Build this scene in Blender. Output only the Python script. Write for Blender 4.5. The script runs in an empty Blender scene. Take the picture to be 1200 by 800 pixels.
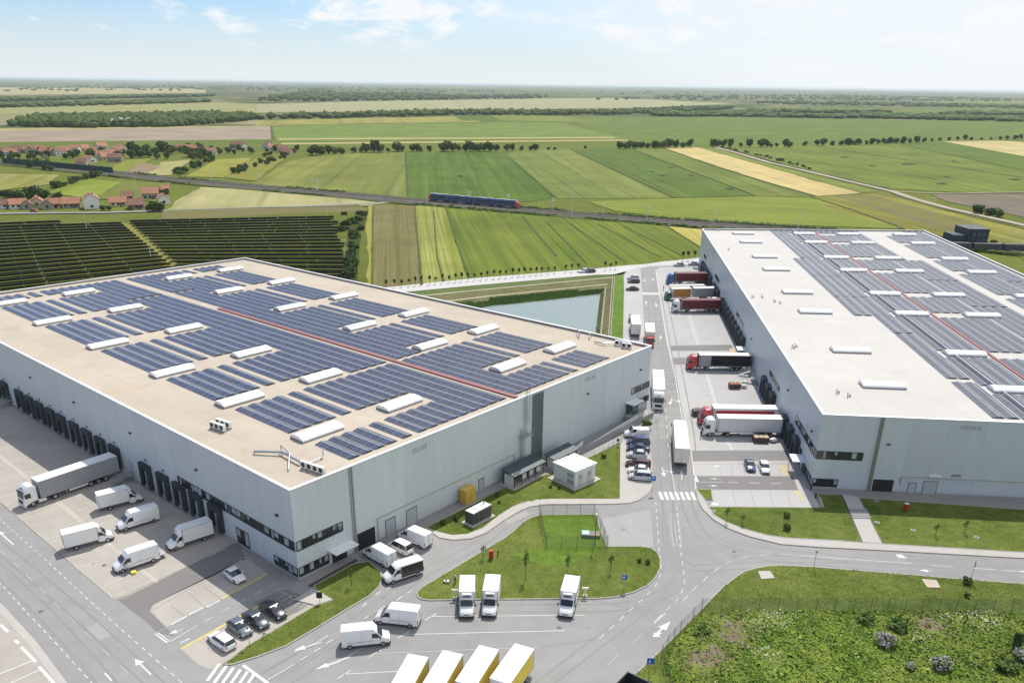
import bpy, bmesh, math, random
from mathutils import Vector, Matrix, noise
from mathutils.geometry import tessellate_polygon

S = bpy.context.scene
COL = S.collection
R = math.radians
random.seed(7)

# ------------------------------------------------------------------ camera
FPX, CY, HOR, ROLL, CAMH = 960.0, 518.0, 98.0, 0.0135, 65.0
TH = math.atan(ROLL)
PITCH = math.atan2((CY - HOR) * math.cos(TH), FPX)
FWD = Vector((0, math.cos(PITCH), -math.sin(PITCH)))
UPV = Vector((0, math.sin(PITCH), math.cos(PITCH)))
RTV = Vector((1, 0, 0))
RT2 = RTV * math.cos(TH) + UPV * math.sin(TH)
UP2 = -RTV * math.sin(TH) + UPV * math.cos(TH)
EYE = Vector((0, 0, CAMH))
cam = bpy.data.cameras.new('camera')
camo = bpy.data.objects.new('camera', cam)
COL.objects.link(camo)
m = Matrix((RT2, UP2, -FWD)).transposed().to_4x4()
m.translation = EYE
camo.matrix_world = m
cam.sensor_width = 36
cam.lens = 36 * FPX / 1200
cam.shift_y = (CY - 400) / 1200
cam.clip_start = 1
cam.clip_end = 120000
S.camera = camo

# ------------------------------------------------------------------ light
SUN = Vector((2.3, 9.2, 14.3)).normalized()
w = bpy.data.worlds.new('World')
S.world = w
w.use_nodes = True
nt = w.node_tree
nt.nodes.clear()
N = nt.nodes.new
Lk = nt.links.new
wo = N('ShaderNodeOutputWorld')
bg = N('ShaderNodeBackground')
bg.inputs[1].default_value = 0.115
sky = N('ShaderNodeTexSky')
sky.sky_type = 'NISHITA'
sky.sun_disc = False
sky.sun_elevation = math.asin(SUN.z)
sky.sun_rotation = math.atan2(SUN.x, SUN.y)
sky.air_density = 1.0
sky.dust_density = 0.6
sky.ozone_density = 3.0
tc = N('ShaderNodeTexCoord')


def wmath(op, a, b=None, c=None, clamp=False):
    n = N('ShaderNodeMath')
    n.operation = op
    n.use_clamp = clamp
    for i, x in enumerate((a, b, c)):
        if x is None:
            continue
        if isinstance(x, (int, float)):
            n.inputs[i].default_value = x
        else:
            Lk(x, n.inputs[i])
    return n.outputs[0]


sep = N('ShaderNodeSeparateXYZ')
Lk(tc.outputs['Generated'], sep.inputs[0])
az = wmath('ARCTAN2', sep.outputs[0], sep.outputs[1])
el = wmath('ARCSINE', sep.outputs[2])
# cumulus: rows of small puffs, flattened, fading towards the horizon
cmb = N('ShaderNodeCombineXYZ')
Lk(wmath('MULTIPLY', az, 12.5), cmb.inputs[0])
Lk(wmath('MULTIPLY', el, 30.0), cmb.inputs[1])
cmb.inputs[2].default_value = 5.2
nz = N('ShaderNodeTexNoise')
nz.inputs['Scale'].default_value = 1.15
nz.inputs['Detail'].default_value = 9
nz.inputs['Roughness'].default_value = 0.62
nz.inputs['Distortion'].default_value = 0.25
Lk(cmb.outputs[0], nz.inputs['Vector'])
cmb2 = N('ShaderNodeCombineXYZ')
Lk(wmath('MULTIPLY', az, 2.2), cmb2.inputs[0])
Lk(wmath('MULTIPLY', el, 9.0), cmb2.inputs[1])
cmb2.inputs[2].default_value = 1.3
nz2 = N('ShaderNodeTexNoise')
nz2.inputs['Scale'].default_value = 1.6
nz2.inputs['Detail'].default_value = 4
Lk(cmb2.outputs[0], nz2.inputs['Vector'])
band = wmath('MULTIPLY', wmath('SMOOTH_MIN', wmath('MULTIPLY', wmath('SUBTRACT', el, 0.025), 40.0, clamp=True), 1.0, 0.1), 1.0)
cov = wmath('ADD', nz.outputs['Fac'], wmath('MULTIPLY', wmath('SUBTRACT', nz2.outputs['Fac'], 0.5), 0.55))
cl = wmath('MULTIPLY', wmath('SUBTRACT', cov, 0.515), 8.0, clamp=True)
cl = wmath('MULTIPLY', cl, band, clamp=True)
# thin bright veil that thickens towards the side of the sun
veil = wmath('MULTIPLY_ADD', wmath('SINE', wmath('SUBTRACT', az, 0.0)), 1.5, 0.55, clamp=True)
veil = wmath('MULTIPLY', veil, wmath('MULTIPLY_ADD', nz2.outputs['Fac'], 0.7, 0.62, clamp=True), clamp=True)
lowv = wmath('MULTIPLY_ADD', el, -9.0, 0.80, clamp=True)
veil = wmath('MAXIMUM', veil, lowv)
mx1 = N('ShaderNodeMix')
mx1.data_type = 'RGBA'
Lk(veil, mx1.inputs[0])
tint = N('ShaderNodeVectorMath')
tint.operation = 'MULTIPLY'
tint.inputs[1].default_value = (0.68, 0.88, 1.14)
Lk(sky.outputs[0], tint.inputs[0])
Lk(tint.outputs[0], mx1.inputs[6])
mx1.inputs[7].default_value = (7.9, 8.3, 8.6, 1)
mx2 = N('ShaderNodeMix')
mx2.data_type = 'RGBA'
Lk(wmath('MULTIPLY', cl, 0.9), mx2.inputs[0])
Lk(mx1.outputs[2], mx2.inputs[6])
mx2.inputs[7].default_value = (8.5, 8.5, 8.6, 1)
Lk(mx2.outputs[2], bg.inputs[0])
Lk(bg.outputs[0], wo.inputs[0])
sl = bpy.data.lights.new('sun', 'SUN')
sl.energy = 4.6
sl.angle = R(0.5)
sl.color = (1.0, 0.955, 0.88)
so = bpy.data.objects.new('sun', sl)
COL.objects.link(so)
so.location = (0, 0, 200)
so.rotation_euler = SUN.to_track_quat('Z', 'Y').to_euler()
S.view_settings.view_transform = 'Standard'
S.view_settings.look = 'None'
S.view_settings.exposure = 0.0
S.view_settings.gamma = 1.0
S.render.engine = 'CYCLES'
S.cycles.use_denoising = True
S.cycles.max_bounces = 6
S.cycles.volume_bounces = 1
S.cycles.transparent_max_bounces = 12


# ------------------------------------------------------------------ helpers
def P(x, y, z=0.0):
    r = FWD * FPX + RT2 * (x - 600) - UP2 * (y - CY)
    return EYE + r * ((z - CAMH) / r.z)


def proj(p):
    d = Vector(p) - EYE
    q = d.dot(FWD)
    return 600 + FPX * d.dot(RT2) / q, CY - FPX * d.dot(UP2) / q


def solve8(src, dst):
    import numpy as np
    A, b = [], []
    for (x, y), (u, v) in zip(src, dst):
        A.append([x, y, 1, 0, 0, 0, -u * x, -u * y]); b.append(u)
        A.append([0, 0, 0, x, y, 1, -v * x, -v * y]); b.append(v)
    h = list(np.linalg.solve(np.array(A, float), np.array(b, float))) + [1.0]
    return h


def happly(h, u, v):
    q = h[6] * u + h[7] * v + h[8]
    return (h[0] * u + h[1] * v + h[2]) / q, (h[3] * u + h[4] * v + h[5]) / q


ORD = ['first', 'second', 'third', 'fourth', 'fifth', 'sixth', 'seventh', 'eighth', 'ninth', 'tenth', 'eleventh', 'twelfth',
       'thirteenth', 'fourteenth', 'fifteenth', 'sixteenth', 'seventeenth', 'eighteenth', 'nineteenth', 'twentieth',
       'twenty-first', 'twenty-second', 'twenty-third', 'twenty-fourth', 'twenty-fifth', 'twenty-sixth', 'twenty-seventh',
       'twenty-eighth', 'twenty-ninth', 'thirtieth']
MATS = {}


def mat(name, col, rough=0.7, metal=0.0, var=0.0, scale=1.0, col2=None, scale2=None, bump=0.0, bscale=None, coat=0.0, spec=0.5,
        stretch=None, rot=0.0, contrast=1.0, detail=5):
    """principled surface with noise between col and col2 (or +-var of col)"""
    if name in MATS:
        return MATS[name]
    M = bpy.data.materials.new(name)
    MATS[name] = M
    M.use_nodes = True
    t = M.node_tree
    b = t.nodes['Principled BSDF']
    b.inputs['Roughness'].default_value = rough
    b.inputs['Metallic'].default_value = metal
    b.inputs['Specular IOR Level'].default_value = spec
    b.inputs['Coat Weight'].default_value = coat
    c = tuple(col) + (1,)
    b.inputs['Base Color'].default_value = c
    if var or col2:
        tcn = t.nodes.new('ShaderNodeTexCoord')
        vec = tcn.outputs['Object']
        if stretch or rot:
            mp = t.nodes.new('ShaderNodeMapping')
            mp.vector_type = 'POINT'
            # rotate first, then stretch: nested mappings
            mp.inputs['Rotation'].default_value = (0, 0, rot)
            t.links.new(vec, mp.inputs[0])
            mp2 = t.nodes.new('ShaderNodeMapping')
            mp2.inputs['Scale'].default_value = stretch or (1, 1, 1)
            t.links.new(mp.outputs[0], mp2.inputs[0])
            vec = mp2.outputs[0]
        n1 = t.nodes.new('ShaderNodeTexNoise')
        n1.inputs['Scale'].default_value = scale
        n1.inputs['Detail'].default_value = detail
        n1.inputs['Roughness'].default_value = 0.62
        t.links.new(vec, n1.inputs['Vector'])
        n2 = t.nodes.new('ShaderNodeTexNoise')
        n2.inputs['Scale'].default_value = scale2 or scale * 0.13
        n2.inputs['Detail'].default_value = 3
        t.links.new(vec, n2.inputs['Vector'])
        ad = t.nodes.new('ShaderNodeMath')
        ad.operation = 'ADD'
        t.links.new(n1.outputs[0], ad.inputs[0])
        t.links.new(n2.outputs[0], ad.inputs[1])
        mr = t.nodes.new('ShaderNodeMapRange')
        w_ = 0.34 / contrast
        mr.inputs[1].default_value = 1 - w_
        mr.inputs[2].default_value = 1 + w_
        t.links.new(ad.outputs[0], mr.inputs[0])
        mx = t.nodes.new('ShaderNodeMix')
        mx.data_type = 'RGBA'
        t.links.new(mr.outputs[0], mx.inputs[0])
        if col2:
            mx.inputs[6].default_value = c
            mx.inputs[7].default_value = tuple(col2) + (1,)
        else:
            mx.inputs[6].default_value = tuple(x * (1 - var) for x in col) + (1,)
            mx.inputs[7].default_value = tuple(min(1, x * (1 + var)) for x in col) + (1,)
        t.links.new(mx.outputs[2], b.inputs['Base Color'])
        if bump:
            n3 = t.nodes.new('ShaderNodeTexNoise')
            n3.inputs['Scale'].default_value = bscale or scale * 3
            n3.inputs['Detail'].default_value = 4
            t.links.new(tcn.outputs['Object'], n3.inputs['Vector'])
            bp = t.nodes.new('ShaderNodeBump')
            bp.inputs['Strength'].default_value = bump
            t.links.new(n3.outputs[0], bp.inputs['Height'])
            t.links.new(bp.outputs[0], b.inputs['Normal'])
    return M


def stripes(name, c1, c2, ang, period, rough=0.9, soft=0.16, blotch=(0.78, 1.18), bl_scale=0.02, extra=None):
    """crop rows: wave bands with direction ang (radians), blotches on top"""
    if name in MATS:
        return MATS[name]
    M = bpy.data.materials.new(name)
    MATS[name] = M
    M.use_nodes = True
    t = M.node_tree
    b = t.nodes['Principled BSDF']
    b.inputs['Roughness'].default_value = rough
    b.inputs['Specular IOR Level'].default_value = 0.1
    tcn = t.nodes.new('ShaderNodeTexCoord')
    mp = t.nodes.new('ShaderNodeMapping')
    mp.inputs['Rotation'].default_value = (0, 0, ang)
    t.links.new(tcn.outputs['Object'], mp.inputs[0])
    mp2 = t.nodes.new('ShaderNodeMapping')
    mp2.inputs['Scale'].default_value = (1.0 / period, 0.012 / 3, 0)
    t.links.new(mp.outputs[0], mp2.inputs[0])
    n1 = t.nodes.new('ShaderNodeTexNoise')
    n1.inputs['Scale'].default_value = 1.0
    n1.inputs['Detail'].default_value = 3
    n1.inputs['Roughness'].default_value = 0.7
    t.links.new(mp2.outputs[0], n1.inputs['Vector'])
    mr = t.nodes.new('ShaderNodeMapRange')
    mr.inputs[1].default_value = 0.5 - soft
    mr.inputs[2].default_value = 0.5 + soft
    t.links.new(n1.outputs[0], mr.inputs[0])
    mx = t.nodes.new('ShaderNodeMix')
    mx.data_type = 'RGBA'
    t.links.new(mr.outputs[0], mx.inputs[0])
    mx.inputs[6].default_value = tuple(c1) + (1,)
    mx.inputs[7].default_value = tuple(c2) + (1,)
    n2 = t.nodes.new('ShaderNodeTexNoise')
    n2.inputs['Scale'].default_value = bl_scale
    n2.inputs['Detail'].default_value = 8
    n2.inputs['Roughness'].default_value = 0.65
    t.links.new(tcn.outputs['Object'], n2.inputs['Vector'])
    m2 = t.nodes.new('ShaderNodeMapRange')
    m2.inputs[1].default_value = 0.3
    m2.inputs[2].default_value = 0.7
    m2.inputs[3].default_value = blotch[0]
    m2.inputs[4].default_value = blotch[1]
    t.links.new(n2.outputs[0], m2.inputs[0])
    # sparse wheel lines of the tractor
    sx = t.nodes.new('ShaderNodeSeparateXYZ')
    t.links.new(mp.outputs[0], sx.inputs[0])
    prev = sx.outputs[0]
    for op, val in (('DIVIDE', max(14.0, period * 5)), ('FRACT', None), ('LESS_THAN', .07), ('MULTIPLY', -.16), ('ADD', 1.0)):
        q = t.nodes.new('ShaderNodeMath')
        q.operation = op
        t.links.new(prev, q.inputs[0])
        if val is not None:
            q.inputs[1].default_value = val
        prev = q.outputs[0]
    q = t.nodes.new('ShaderNodeMath')
    q.operation = 'MULTIPLY'
    t.links.new(prev, q.inputs[0])
    t.links.new(m2.outputs[0], q.inputs[1])
    vm = t.nodes.new('ShaderNodeVectorMath')
    vm.operation = 'SCALE'
    t.links.new(mx.outputs[2], vm.inputs[0])
    t.links.new(q.outputs[0], vm.inputs['Scale'])
    t.links.new(vm.outputs[0], b.inputs['Base Color'])
    return M


class MB:
    """collects faces; build() links them as one mesh object"""
    def __init__(s):
        s.v, s.f, s.mi, s.uv = [], [], [], {}

    def face(s, pts, mi=0, uv=None):
        i = len(s.v)
        s.v += [tuple(p) for p in pts]
        if uv:
            s.uv[len(s.f)] = uv
        s.f.append(tuple(range(i, i + len(pts))))
        s.mi.append(mi)

    def box(s, c, d, mi=0, rz=0.0, ax=None):
        """c centre, d full sizes; ax: (X,Y,Z) axes"""
        if ax is None:
            X = Vector((math.cos(rz), math.sin(rz), 0)); Y = Vector((-math.sin(rz), math.cos(rz), 0)); Z = Vector((0, 0, 1))
        else:
            X, Y, Z = ax
        c = Vector(c)
        i = len(s.v)
        for sz in (-.5, .5):
            for sx, sy in ((-.5, -.5), (.5, -.5), (.5, .5), (-.5, .5)):
                s.v.append(tuple(c + X * (d[0] * sx) + Y * (d[1] * sy) + Z * (d[2] * sz)))
        for q in ((0, 3, 2, 1), (4, 5, 6, 7), (0, 1, 5, 4), (1, 2, 6, 5), (2, 3, 7, 6), (3, 0, 4, 7)):
            s.f.append(tuple(i + k for k in q)); s.mi.append(mi)

    def tube(s, a, b, r, n=8, mi=0, r2=None):
        a, b = Vector(a), Vector(b)
        z = (b - a).normalized()
        x = z.orthogonal().normalized(); y = z.cross(x)
        r2 = r if r2 is None else r2
        i = len(s.v)
        for p, q in ((a, r), (b, r2)):
            for k in range(n):
                t = 2 * math.pi * k / n
                s.v.append(tuple(p + (x * math.cos(t) + y * math.sin(t)) * q))
        for k in range(n):
            k2 = (k + 1) % n
            s.f.append((i + k, i + k2, i + n + k2, i + n + k)); s.mi.append(mi)
        s.f.append(tuple(i + k for k in range(n))[::-1]); s.mi.append(mi)
        s.f.append(tuple(i + n + k for k in range(n))); s.mi.append(mi)

    def loft(s, rings, mi=0, cap=True):
        n = len(rings[0])
        i = len(s.v)
        for r in rings:
            s.v += [tuple(p) for p in r]
        for j in range(len(rings) - 1):
            for k in range(n):
                k2 = (k + 1) % n
                s.f.append((i + j * n + k, i + j * n + k2, i + (j + 1) * n + k2, i + (j + 1) * n + k)); s.mi.append(mi)
        if cap:
            s.f.append(tuple(i + k for k in range(n))[::-1]); s.mi.append(mi)
            s.f.append(tuple(i + (len(rings) - 1) * n + k for k in range(n))); s.mi.append(mi)

    def blob(s, c, r, sub=1, mi=0, jit=0.18, sq=(1, 1, 1)):
        bm = bmesh.new()
        bmesh.ops.create_icosphere(bm, subdivisions=sub, radius=1)
        i = len(s.v)
        for q in bm.verts:
            k = 1 + random.uniform(-jit, jit)
            s.v.append((c[0] + q.co.x * r * k * sq[0], c[1] + q.co.y * r * k * sq[1], c[2] + q.co.z * r * k * sq[2]))
        for f in bm.faces:
            s.f.append(tuple(i + q.index for q in f.verts)); s.mi.append(mi)
        bm.free()

    def card(s, c, size, mi=0, up=0.0):
        d = Vector((random.gauss(0, 1), random.gauss(0, 1), random.gauss(0, 1) + up))
        if d.length < 1e-3:
            d = Vector((0, 0, 1))
        d.normalize()
        x = d.orthogonal().normalized(); y = d.cross(x)
        a = random.uniform(0, 6.28)
        x, y = x * math.cos(a) + y * math.sin(a), y * math.cos(a) - x * math.sin(a)
        c = Vector(c)
        s1, s2 = size * random.uniform(.6, 1.2), size * random.uniform(.4, .9)
        s.face([c - x * s1, c - y * s2, c + x * s1, c + y * s2], mi)

    def build(s, name, mats, parent=None, smooth=False, fix=True):
        me = bpy.data.meshes.new(name)
        me.from_pydata(s.v, [], s.f)
        if not isinstance(mats, (list, tuple)):
            mats = [mats]
        for q in mats:
            me.materials.append(q)
        if len(mats) > 1:
            me.polygons.foreach_set('material_index', s.mi)
        if s.uv:
            ul = me.uv_layers.new(name='UVMap')
            for fi, uv in s.uv.items():
                p = me.polygons[fi]
                for k, li in enumerate(p.loop_indices):
                    ul.data[li].uv = uv[k]
        if fix and len(s.f) < 60000:
            bm = bmesh.new(); bm.from_mesh(me)
            if not s.uv:
                bmesh.ops.recalc_face_normals(bm, faces=bm.faces)
            bm.to_mesh(me); bm.free()
        if smooth:
            me.polygons.foreach_set('use_smooth', [True] * len(me.polygons))
            try:
                me.set_sharp_from_angle(angle=R(32))
            except Exception:
                pass
        me.update()
        o = bpy.data.objects.new(name, me)
        COL.objects.link(o)
        if parent:
            o.parent = parent
        return o


def tag(o, label=None, cat=None, group=None, kind=None):
    if label: o['label'] = label
    if cat: o['category'] = cat
    if group: o['group'] = group
    if kind: o['kind'] = kind
    return o


def thing(name, label, cat, loc=(0, 0, 0), rz=0.0, group=None):
    o = bpy.data.objects.new(name, None)
    COL.objects.link(o)
    o.empty_display_size = 0.3
    o.location = loc
    o.rotation_euler = (0, 0, rz)
    return tag(o, label, cat, group)


def copy_tree(o, parent=None):
    c = o.copy()
    COL.objects.link(c)
    c.parent = parent
    for ch in list(o.children):
        copy_tree(ch, c)
    return c



def sheet(name, px, z, m, label=None, kind='structure', holes=None, world=False):
    """a flat polygon given by its outline on the ground"""
    pts = [Vector((p[0], p[1], z)) for p in px] if world else [Vector((*P(x, y).xy, z)) for x, y in px]
    loops = [pts]
    if holes:
        for h in holes:
            loops.append([Vector((*P(x, y).xy, z)) for x, y in h])
    allp = [p for l in loops for p in l]
    tris = tessellate_polygon(loops)
    me = bpy.data.meshes.new(name)
    fs = []
    for t in tris:
        a, b, c = (allp[i] for i in t)
        fs.append(t if (b - a).cross(c - a).z > 0 else (t[0], t[2], t[1]))
    me.from_pydata([tuple(p) for p in allp], [], fs)
    me.materials.append(m)
    o = bpy.data.objects.new(name, me)
    COL.objects.link(o)
    return tag(o, label, None, None, kind)


def smooth_px(px, it=1, closed=True):
    for _ in range(it):
        q = []
        n = len(px)
        for i in range(n if closed else n - 1):
            a, b = px[i], px[(i + 1) % n]
            q.append((a[0] * .75 + b[0] * .25, a[1] * .75 + b[1] * .25))
            q.append((a[0] * .25 + b[0] * .75, a[1] * .25 + b[1] * .75))
        if not closed:
            q = [px[0]] + q + [px[-1]]
        px = q
    return px


def ribbon_pts(pts, width):
    L_, R_ = [], []
    n = len(pts)
    for i in range(n):
        a = pts[max(i - 1, 0)]; b = pts[min(i + 1, n - 1)]
        d = (b - a); d.z = 0; d.normalize()
        nn = Vector((-d.y, d.x, 0))
        L_.append(pts[i] + nn * width / 2); R_.append(pts[i] - nn * width / 2)
    return L_, R_


def ribbon(name, px, width, z, m, kind='structure', mb=None):
    pts = [Vector((*P(x, y).xy, z)) for x, y in px]
    a, b = ribbon_pts(pts, width)
    M_ = mb or MB()
    for i in range(len(pts) - 1):
        M_.face([b[i], b[i + 1], a[i + 1], a[i]])
    if mb is None:
        return tag(M_.build(name, m), kind=kind)


def kerb(px, m, closed=True, w_=0.22, h=0.13, z=0.0, name='kerb', off=0.0):
    pts = [Vector((*P(x, y).xy, z)) for x, y in px]
    if closed:
        pts = pts + [pts[0]]
    a, b = ribbon_pts(pts, w_)
    up = Vector((0, 0, h))
    M_ = MB()
    for i in range(len(pts) - 1):
        M_.face([a[i] + up, b[i] + up, b[i + 1] + up, a[i + 1] + up])
        M_.face([b[i], b[i + 1], b[i + 1] + up, b[i] + up])
        M_.face([a[i + 1], a[i], a[i] + up, a[i + 1] + up])
    return tag(M_.build(name, m), kind='structure')

# ------------------------------------------------------------------ materials
ASPH = mat('asphalt', (0.272, 0.266, 0.260), .92, var=.12, scale=.35, scale2=.035, bump=.05, bscale=12, detail=9, spec=.3)
ASPH_D = mat('dark_asphalt', (0.195, 0.186, 0.178), .9, var=.07, scale=.6, scale2=.08, spec=.3, detail=9)
CONC = mat('yard_concrete', (0.375, 0.345, 0.305), .9, var=.16, scale=.22, scale2=.03, spec=.3, detail=10)
CONC_G = mat('grey_yard_concrete', (0.41, 0.40, 0.385), .9, var=.08, scale=.3, scale2=.03, spec=.3, detail=9)
WALKM = mat('footpath_concrete', (0.42, 0.395, 0.365), .9, var=.07, scale=.5, scale2=.06, spec=.3)
KERBM = mat('kerb_stone', (0.36, 0.34, 0.31), .9, var=.1, scale=1.5, spec=.3)
PAINT = mat('road_paint', (0.60, 0.60, 0.585), .8, var=.2, scale=2.0, spec=.3)
PAINT_W = mat('worn_road_paint', (0.42, 0.415, 0.40), .85, var=.14, scale=1.5, spec=.3)
YPAINT = mat('yellow_road_paint', (0.62, 0.50, 0.13), .8, var=.15, scale=2.0, spec=.3)
BEIGEP = mat('pale_yellow_paving', (0.5, 0.42, 0.26), .9, var=.1, scale=1.0, spec=.3)
GRASS = mat('lawn_grass', (0.066, 0.100, 0.015), .95, col2=(0.155, 0.185, 0.042), scale=.55, scale2=.07, spec=.1, bump=.5, bscale=6, detail=11, contrast=1.4)
GRASS_L = mat('bright_lawn_grass', (0.058, 0.122, 0.014), .95, col2=(0.15, 0.225, 0.035), scale=.4, scale2=.06, spec=.1, bump=.5, bscale=6, detail=11)
GRASS_W = mat('wild_grass', (0.045, 0.10, 0.012), .95, col2=(0.155, 0.22, 0.045), scale=.42, scale2=.08, spec=.1, bump=.7, bscale=4, detail=12)
SOIL = mat('bare_soil', (0.16, 0.13, 0.10), .95, var=.3, scale=1.2, spec=.1, detail=9)
WHITE = mat('white_paint', (0.80, 0.80, 0.79), .35, var=.03, scale=.8, coat=.3)
WHITE_R = mat('white_metal', (0.78, 0.78, 0.77), .45, var=.04, scale=1.5)
GREYM = mat('grey_metal', (0.38, 0.39, 0.40), .5, metal=.3, var=.08, scale=2)
GALV = mat('galvanised_steel', (0.42, 0.44, 0.45), .45, metal=.6, var=.1, scale=3)
DARKM = mat('dark_metal', (0.035, 0.04, 0.045), .5, var=.2, scale=2)
RUBBER = mat('rubber', (0.018, 0.018, 0.02), .85, var=.2, scale=5)
BLACKP = mat('black_plastic', (0.022, 0.024, 0.027), .6, var=.2, scale=5)
GLASS = mat('dark_glass', (0.018, 0.024, 0.03), .08, spec=.8)
RIM = mat('rim_metal', (0.45, 0.46, 0.47), .35, metal=.7)
LAMPM = mat('lamp_lens', (0.6, 0.62, 0.64), .15, coat=.6)
REDLAMP = mat('tail_lamp', (0.35, 0.02, 0.02), .3, coat=.5)
LEAF = mat('leaf_green', (0.045, 0.085, 0.016), .8, col2=(0.12, 0.17, 0.04), scale=.6, scale2=.1, spec=.2)
LEAF_B = mat('bright_leaf', (0.06, 0.12, 0.02), .8, col2=(0.14, 0.2, 0.05), scale=1.2, spec=.2)
LEAF_D = mat('dark_leaf', (0.032, 0.062, 0.014), .8, col2=(0.085, 0.125, 0.032), scale=.5, spec=.2)
BARK = mat('bark', (0.09, 0.065, 0.045), .9, var=.25, scale=3)


def road_dir(a, b):
    d = P(*b) - P(*a)
    return math.pi / 2 - math.atan2(d.y, d.x)


# ------------------------------------------------------------------ terrain to the horizon
def mosaic_material():
    M = bpy.data.materials.new('farmland')
    M.use_nodes = True
    t = M.node_tree
    b = t.nodes['Principled BSDF']
    b.inputs['Roughness'].default_value = .95
    b.inputs['Specular IOR Level'].default_value = .08
    tcn = t.nodes.new('ShaderNodeTexCoord')
    mp = t.nodes.new('ShaderNodeMapping')
    mp.inputs['Rotation'].default_value = (0, 0, R(14))
    mp.inputs['Scale'].default_value = (1 / 620, 1 / 330, 1)
    t.links.new(tcn.outputs['Object'], mp.inputs[0])
    vo = t.nodes.new('ShaderNodeTexVoronoi')
    vo.distance = 'CHEBYCHEV'
    vo.inputs['Randomness'].default_value = .8
    t.links.new(mp.outputs[0], vo.inputs['Vector'])
    cr = t.nodes.new('ShaderNodeValToRGB')
    cr.color_ramp.interpolation = 'CONSTANT'
    cols = [(0.0, (.06, .078, .025)), (.16, (.09, .11, .035)), (.32, (.04, .06, .022)), (.45, (.15, .145, .065)), (.56, (.075, .1, .03)),
            (.68, (.045, .066, .026)), (.78, (.24, .205, .11)), (.86, (.075, .105, .03)), (.94, (.15, .12, .085))]
    e = cr.color_ramp.elements
    e[0].position, e[0].color = cols[0][0], cols[0][1] + (1,)
    e[1].position, e[1].color = cols[1][0], cols[1][1] + (1,)
    for p, c in cols[2:]:
        q = e.new(p); q.color = c + (1,)
    sx = t.nodes.new('ShaderNodeSeparateColor')
    t.links.new(vo.outputs['Color'], sx.inputs[0])
    t.links.new(sx.outputs[0], cr.inputs[0])
    nn = t.nodes.new('ShaderNodeTexNoise')
    nn.inputs['Scale'].default_value = .02
    nn.inputs['Detail'].default_value = 8
    t.links.new(tcn.outputs['Object'], nn.inputs['Vector'])
    mr = t.nodes.new('ShaderNodeMapRange')
    mr.inputs[1].default_value = .3; mr.inputs[2].default_value = .7
    mr.inputs[3].default_value = .75; mr.inputs[4].default_value = 1.25
    t.links.new(nn.outputs[0], mr.inputs[0])
    vm = t.nodes.new('ShaderNodeVectorMath'); vm.operation = 'SCALE'
    t.links.new(cr.outputs[0], vm.inputs[0]); t.links.new(mr.outputs[0], vm.inputs['Scale'])
    t.links.new(vm.outputs[0], b.inputs['Base Color'])
    return M


FARM = mosaic_material()
RIMPX = [(430, 352), (560, 339), (719, 324), (712, 436), (640, 420)]
outer = [(-45000, -300), (45000, -300), (45000, 60000), (-45000, 60000)]
rim = [P(x, y) for x, y in RIMPX]
loops = [[Vector((x, y, -.5)) for x, y in outer], [Vector((p.x, p.y, -.5)) for p in rim]]
allp = loops[0] + loops[1]
tris = tessellate_polygon(loops)
me = bpy.data.meshes.new('ground')
me.from_pydata([tuple(p) for p in allp], [], [t if (allp[t[1]] - allp[t[0]]).cross(allp[t[2]] - allp[t[0]]).z > 0 else (t[0], t[2], t[1]) for t in tris])
me.materials.append(FARM)
tag(bpy.data.objects.new('ground', me), kind='structure')
COL.objects.link(bpy.data.objects['ground'])

# grass ground right round the site, then the fields
FZ = [-.42]


def field(px, c1, c2, d0=None, d1=None, period=3.0, soft=.16, blotch=(.78, 1.18), bl=.02, name='crop_field', k=[0]):
    k[0] += 1
    FZ[0] += .009
    if c1[1] > c1[0]:
        c1 = (c1[0] * 1.0, c1[1] * .90, c1[2] * .44)
    if c2[1] > c2[0]:
        c2 = (c2[0] * 1.1, c2[1] * .99, c2[2] * .5)
    if d0 is None:
        M = mat('field_%d' % k[0], c1, .95, col2=c2, scale=.05, scale2=.008, spec=.08, detail=10)
    else:
        M = stripes('field_%d' % k[0], c1, c2, road_dir(d0, d1), period, soft=soft, blotch=blotch, bl_scale=bl)
    W_ = [P(x, y) for x, y in px]
    out = []
    for i in range(len(W_)):
        p, q = W_[i], W_[(i + 1) % len(W_)]
        L = (q - p).length
        n = min(90, max(1, int(L / 9)))
        e = (q - p).normalized(); nn = Vector((-e.y, e.x, 0))
        amp = min(1.5, .35 + p.y / 700)
        for j in range(n):
            r = p.lerp(q, j / n)
            if j: r = r + nn * (noise.noise(Vector((r.x * .05, r.y * .05, k[0]))) * 1.3 + random.uniform(-.4, .4)) * amp
            out.append((r.x, r.y))
    return sheet(name, out, FZ[0], M, world=True)


def sc(c, k):
    return tuple(x * k for x in c)


G_OL = (.135, .165, .06); G_DK = (.055, .105, .022); G_MD = (.10, .15, .045); G_LT = (.14, .19, .07); G_YL = (.21, .225, .06); WHEAT = (.40, .32, .13); TAN = (.30, .27, .14)
BRN = (.20, .15, .105)
# wide base of greens out to two kilometres
field([(-400, 345), (-400, 175), (-100, 176), (600, 178), (1300, 176), (1700, 185), (1700, 420), (900, 420), (822, 300), (560, 330), (430, 342)], (.085, .125, .035), (.13, .16, .055))
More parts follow.
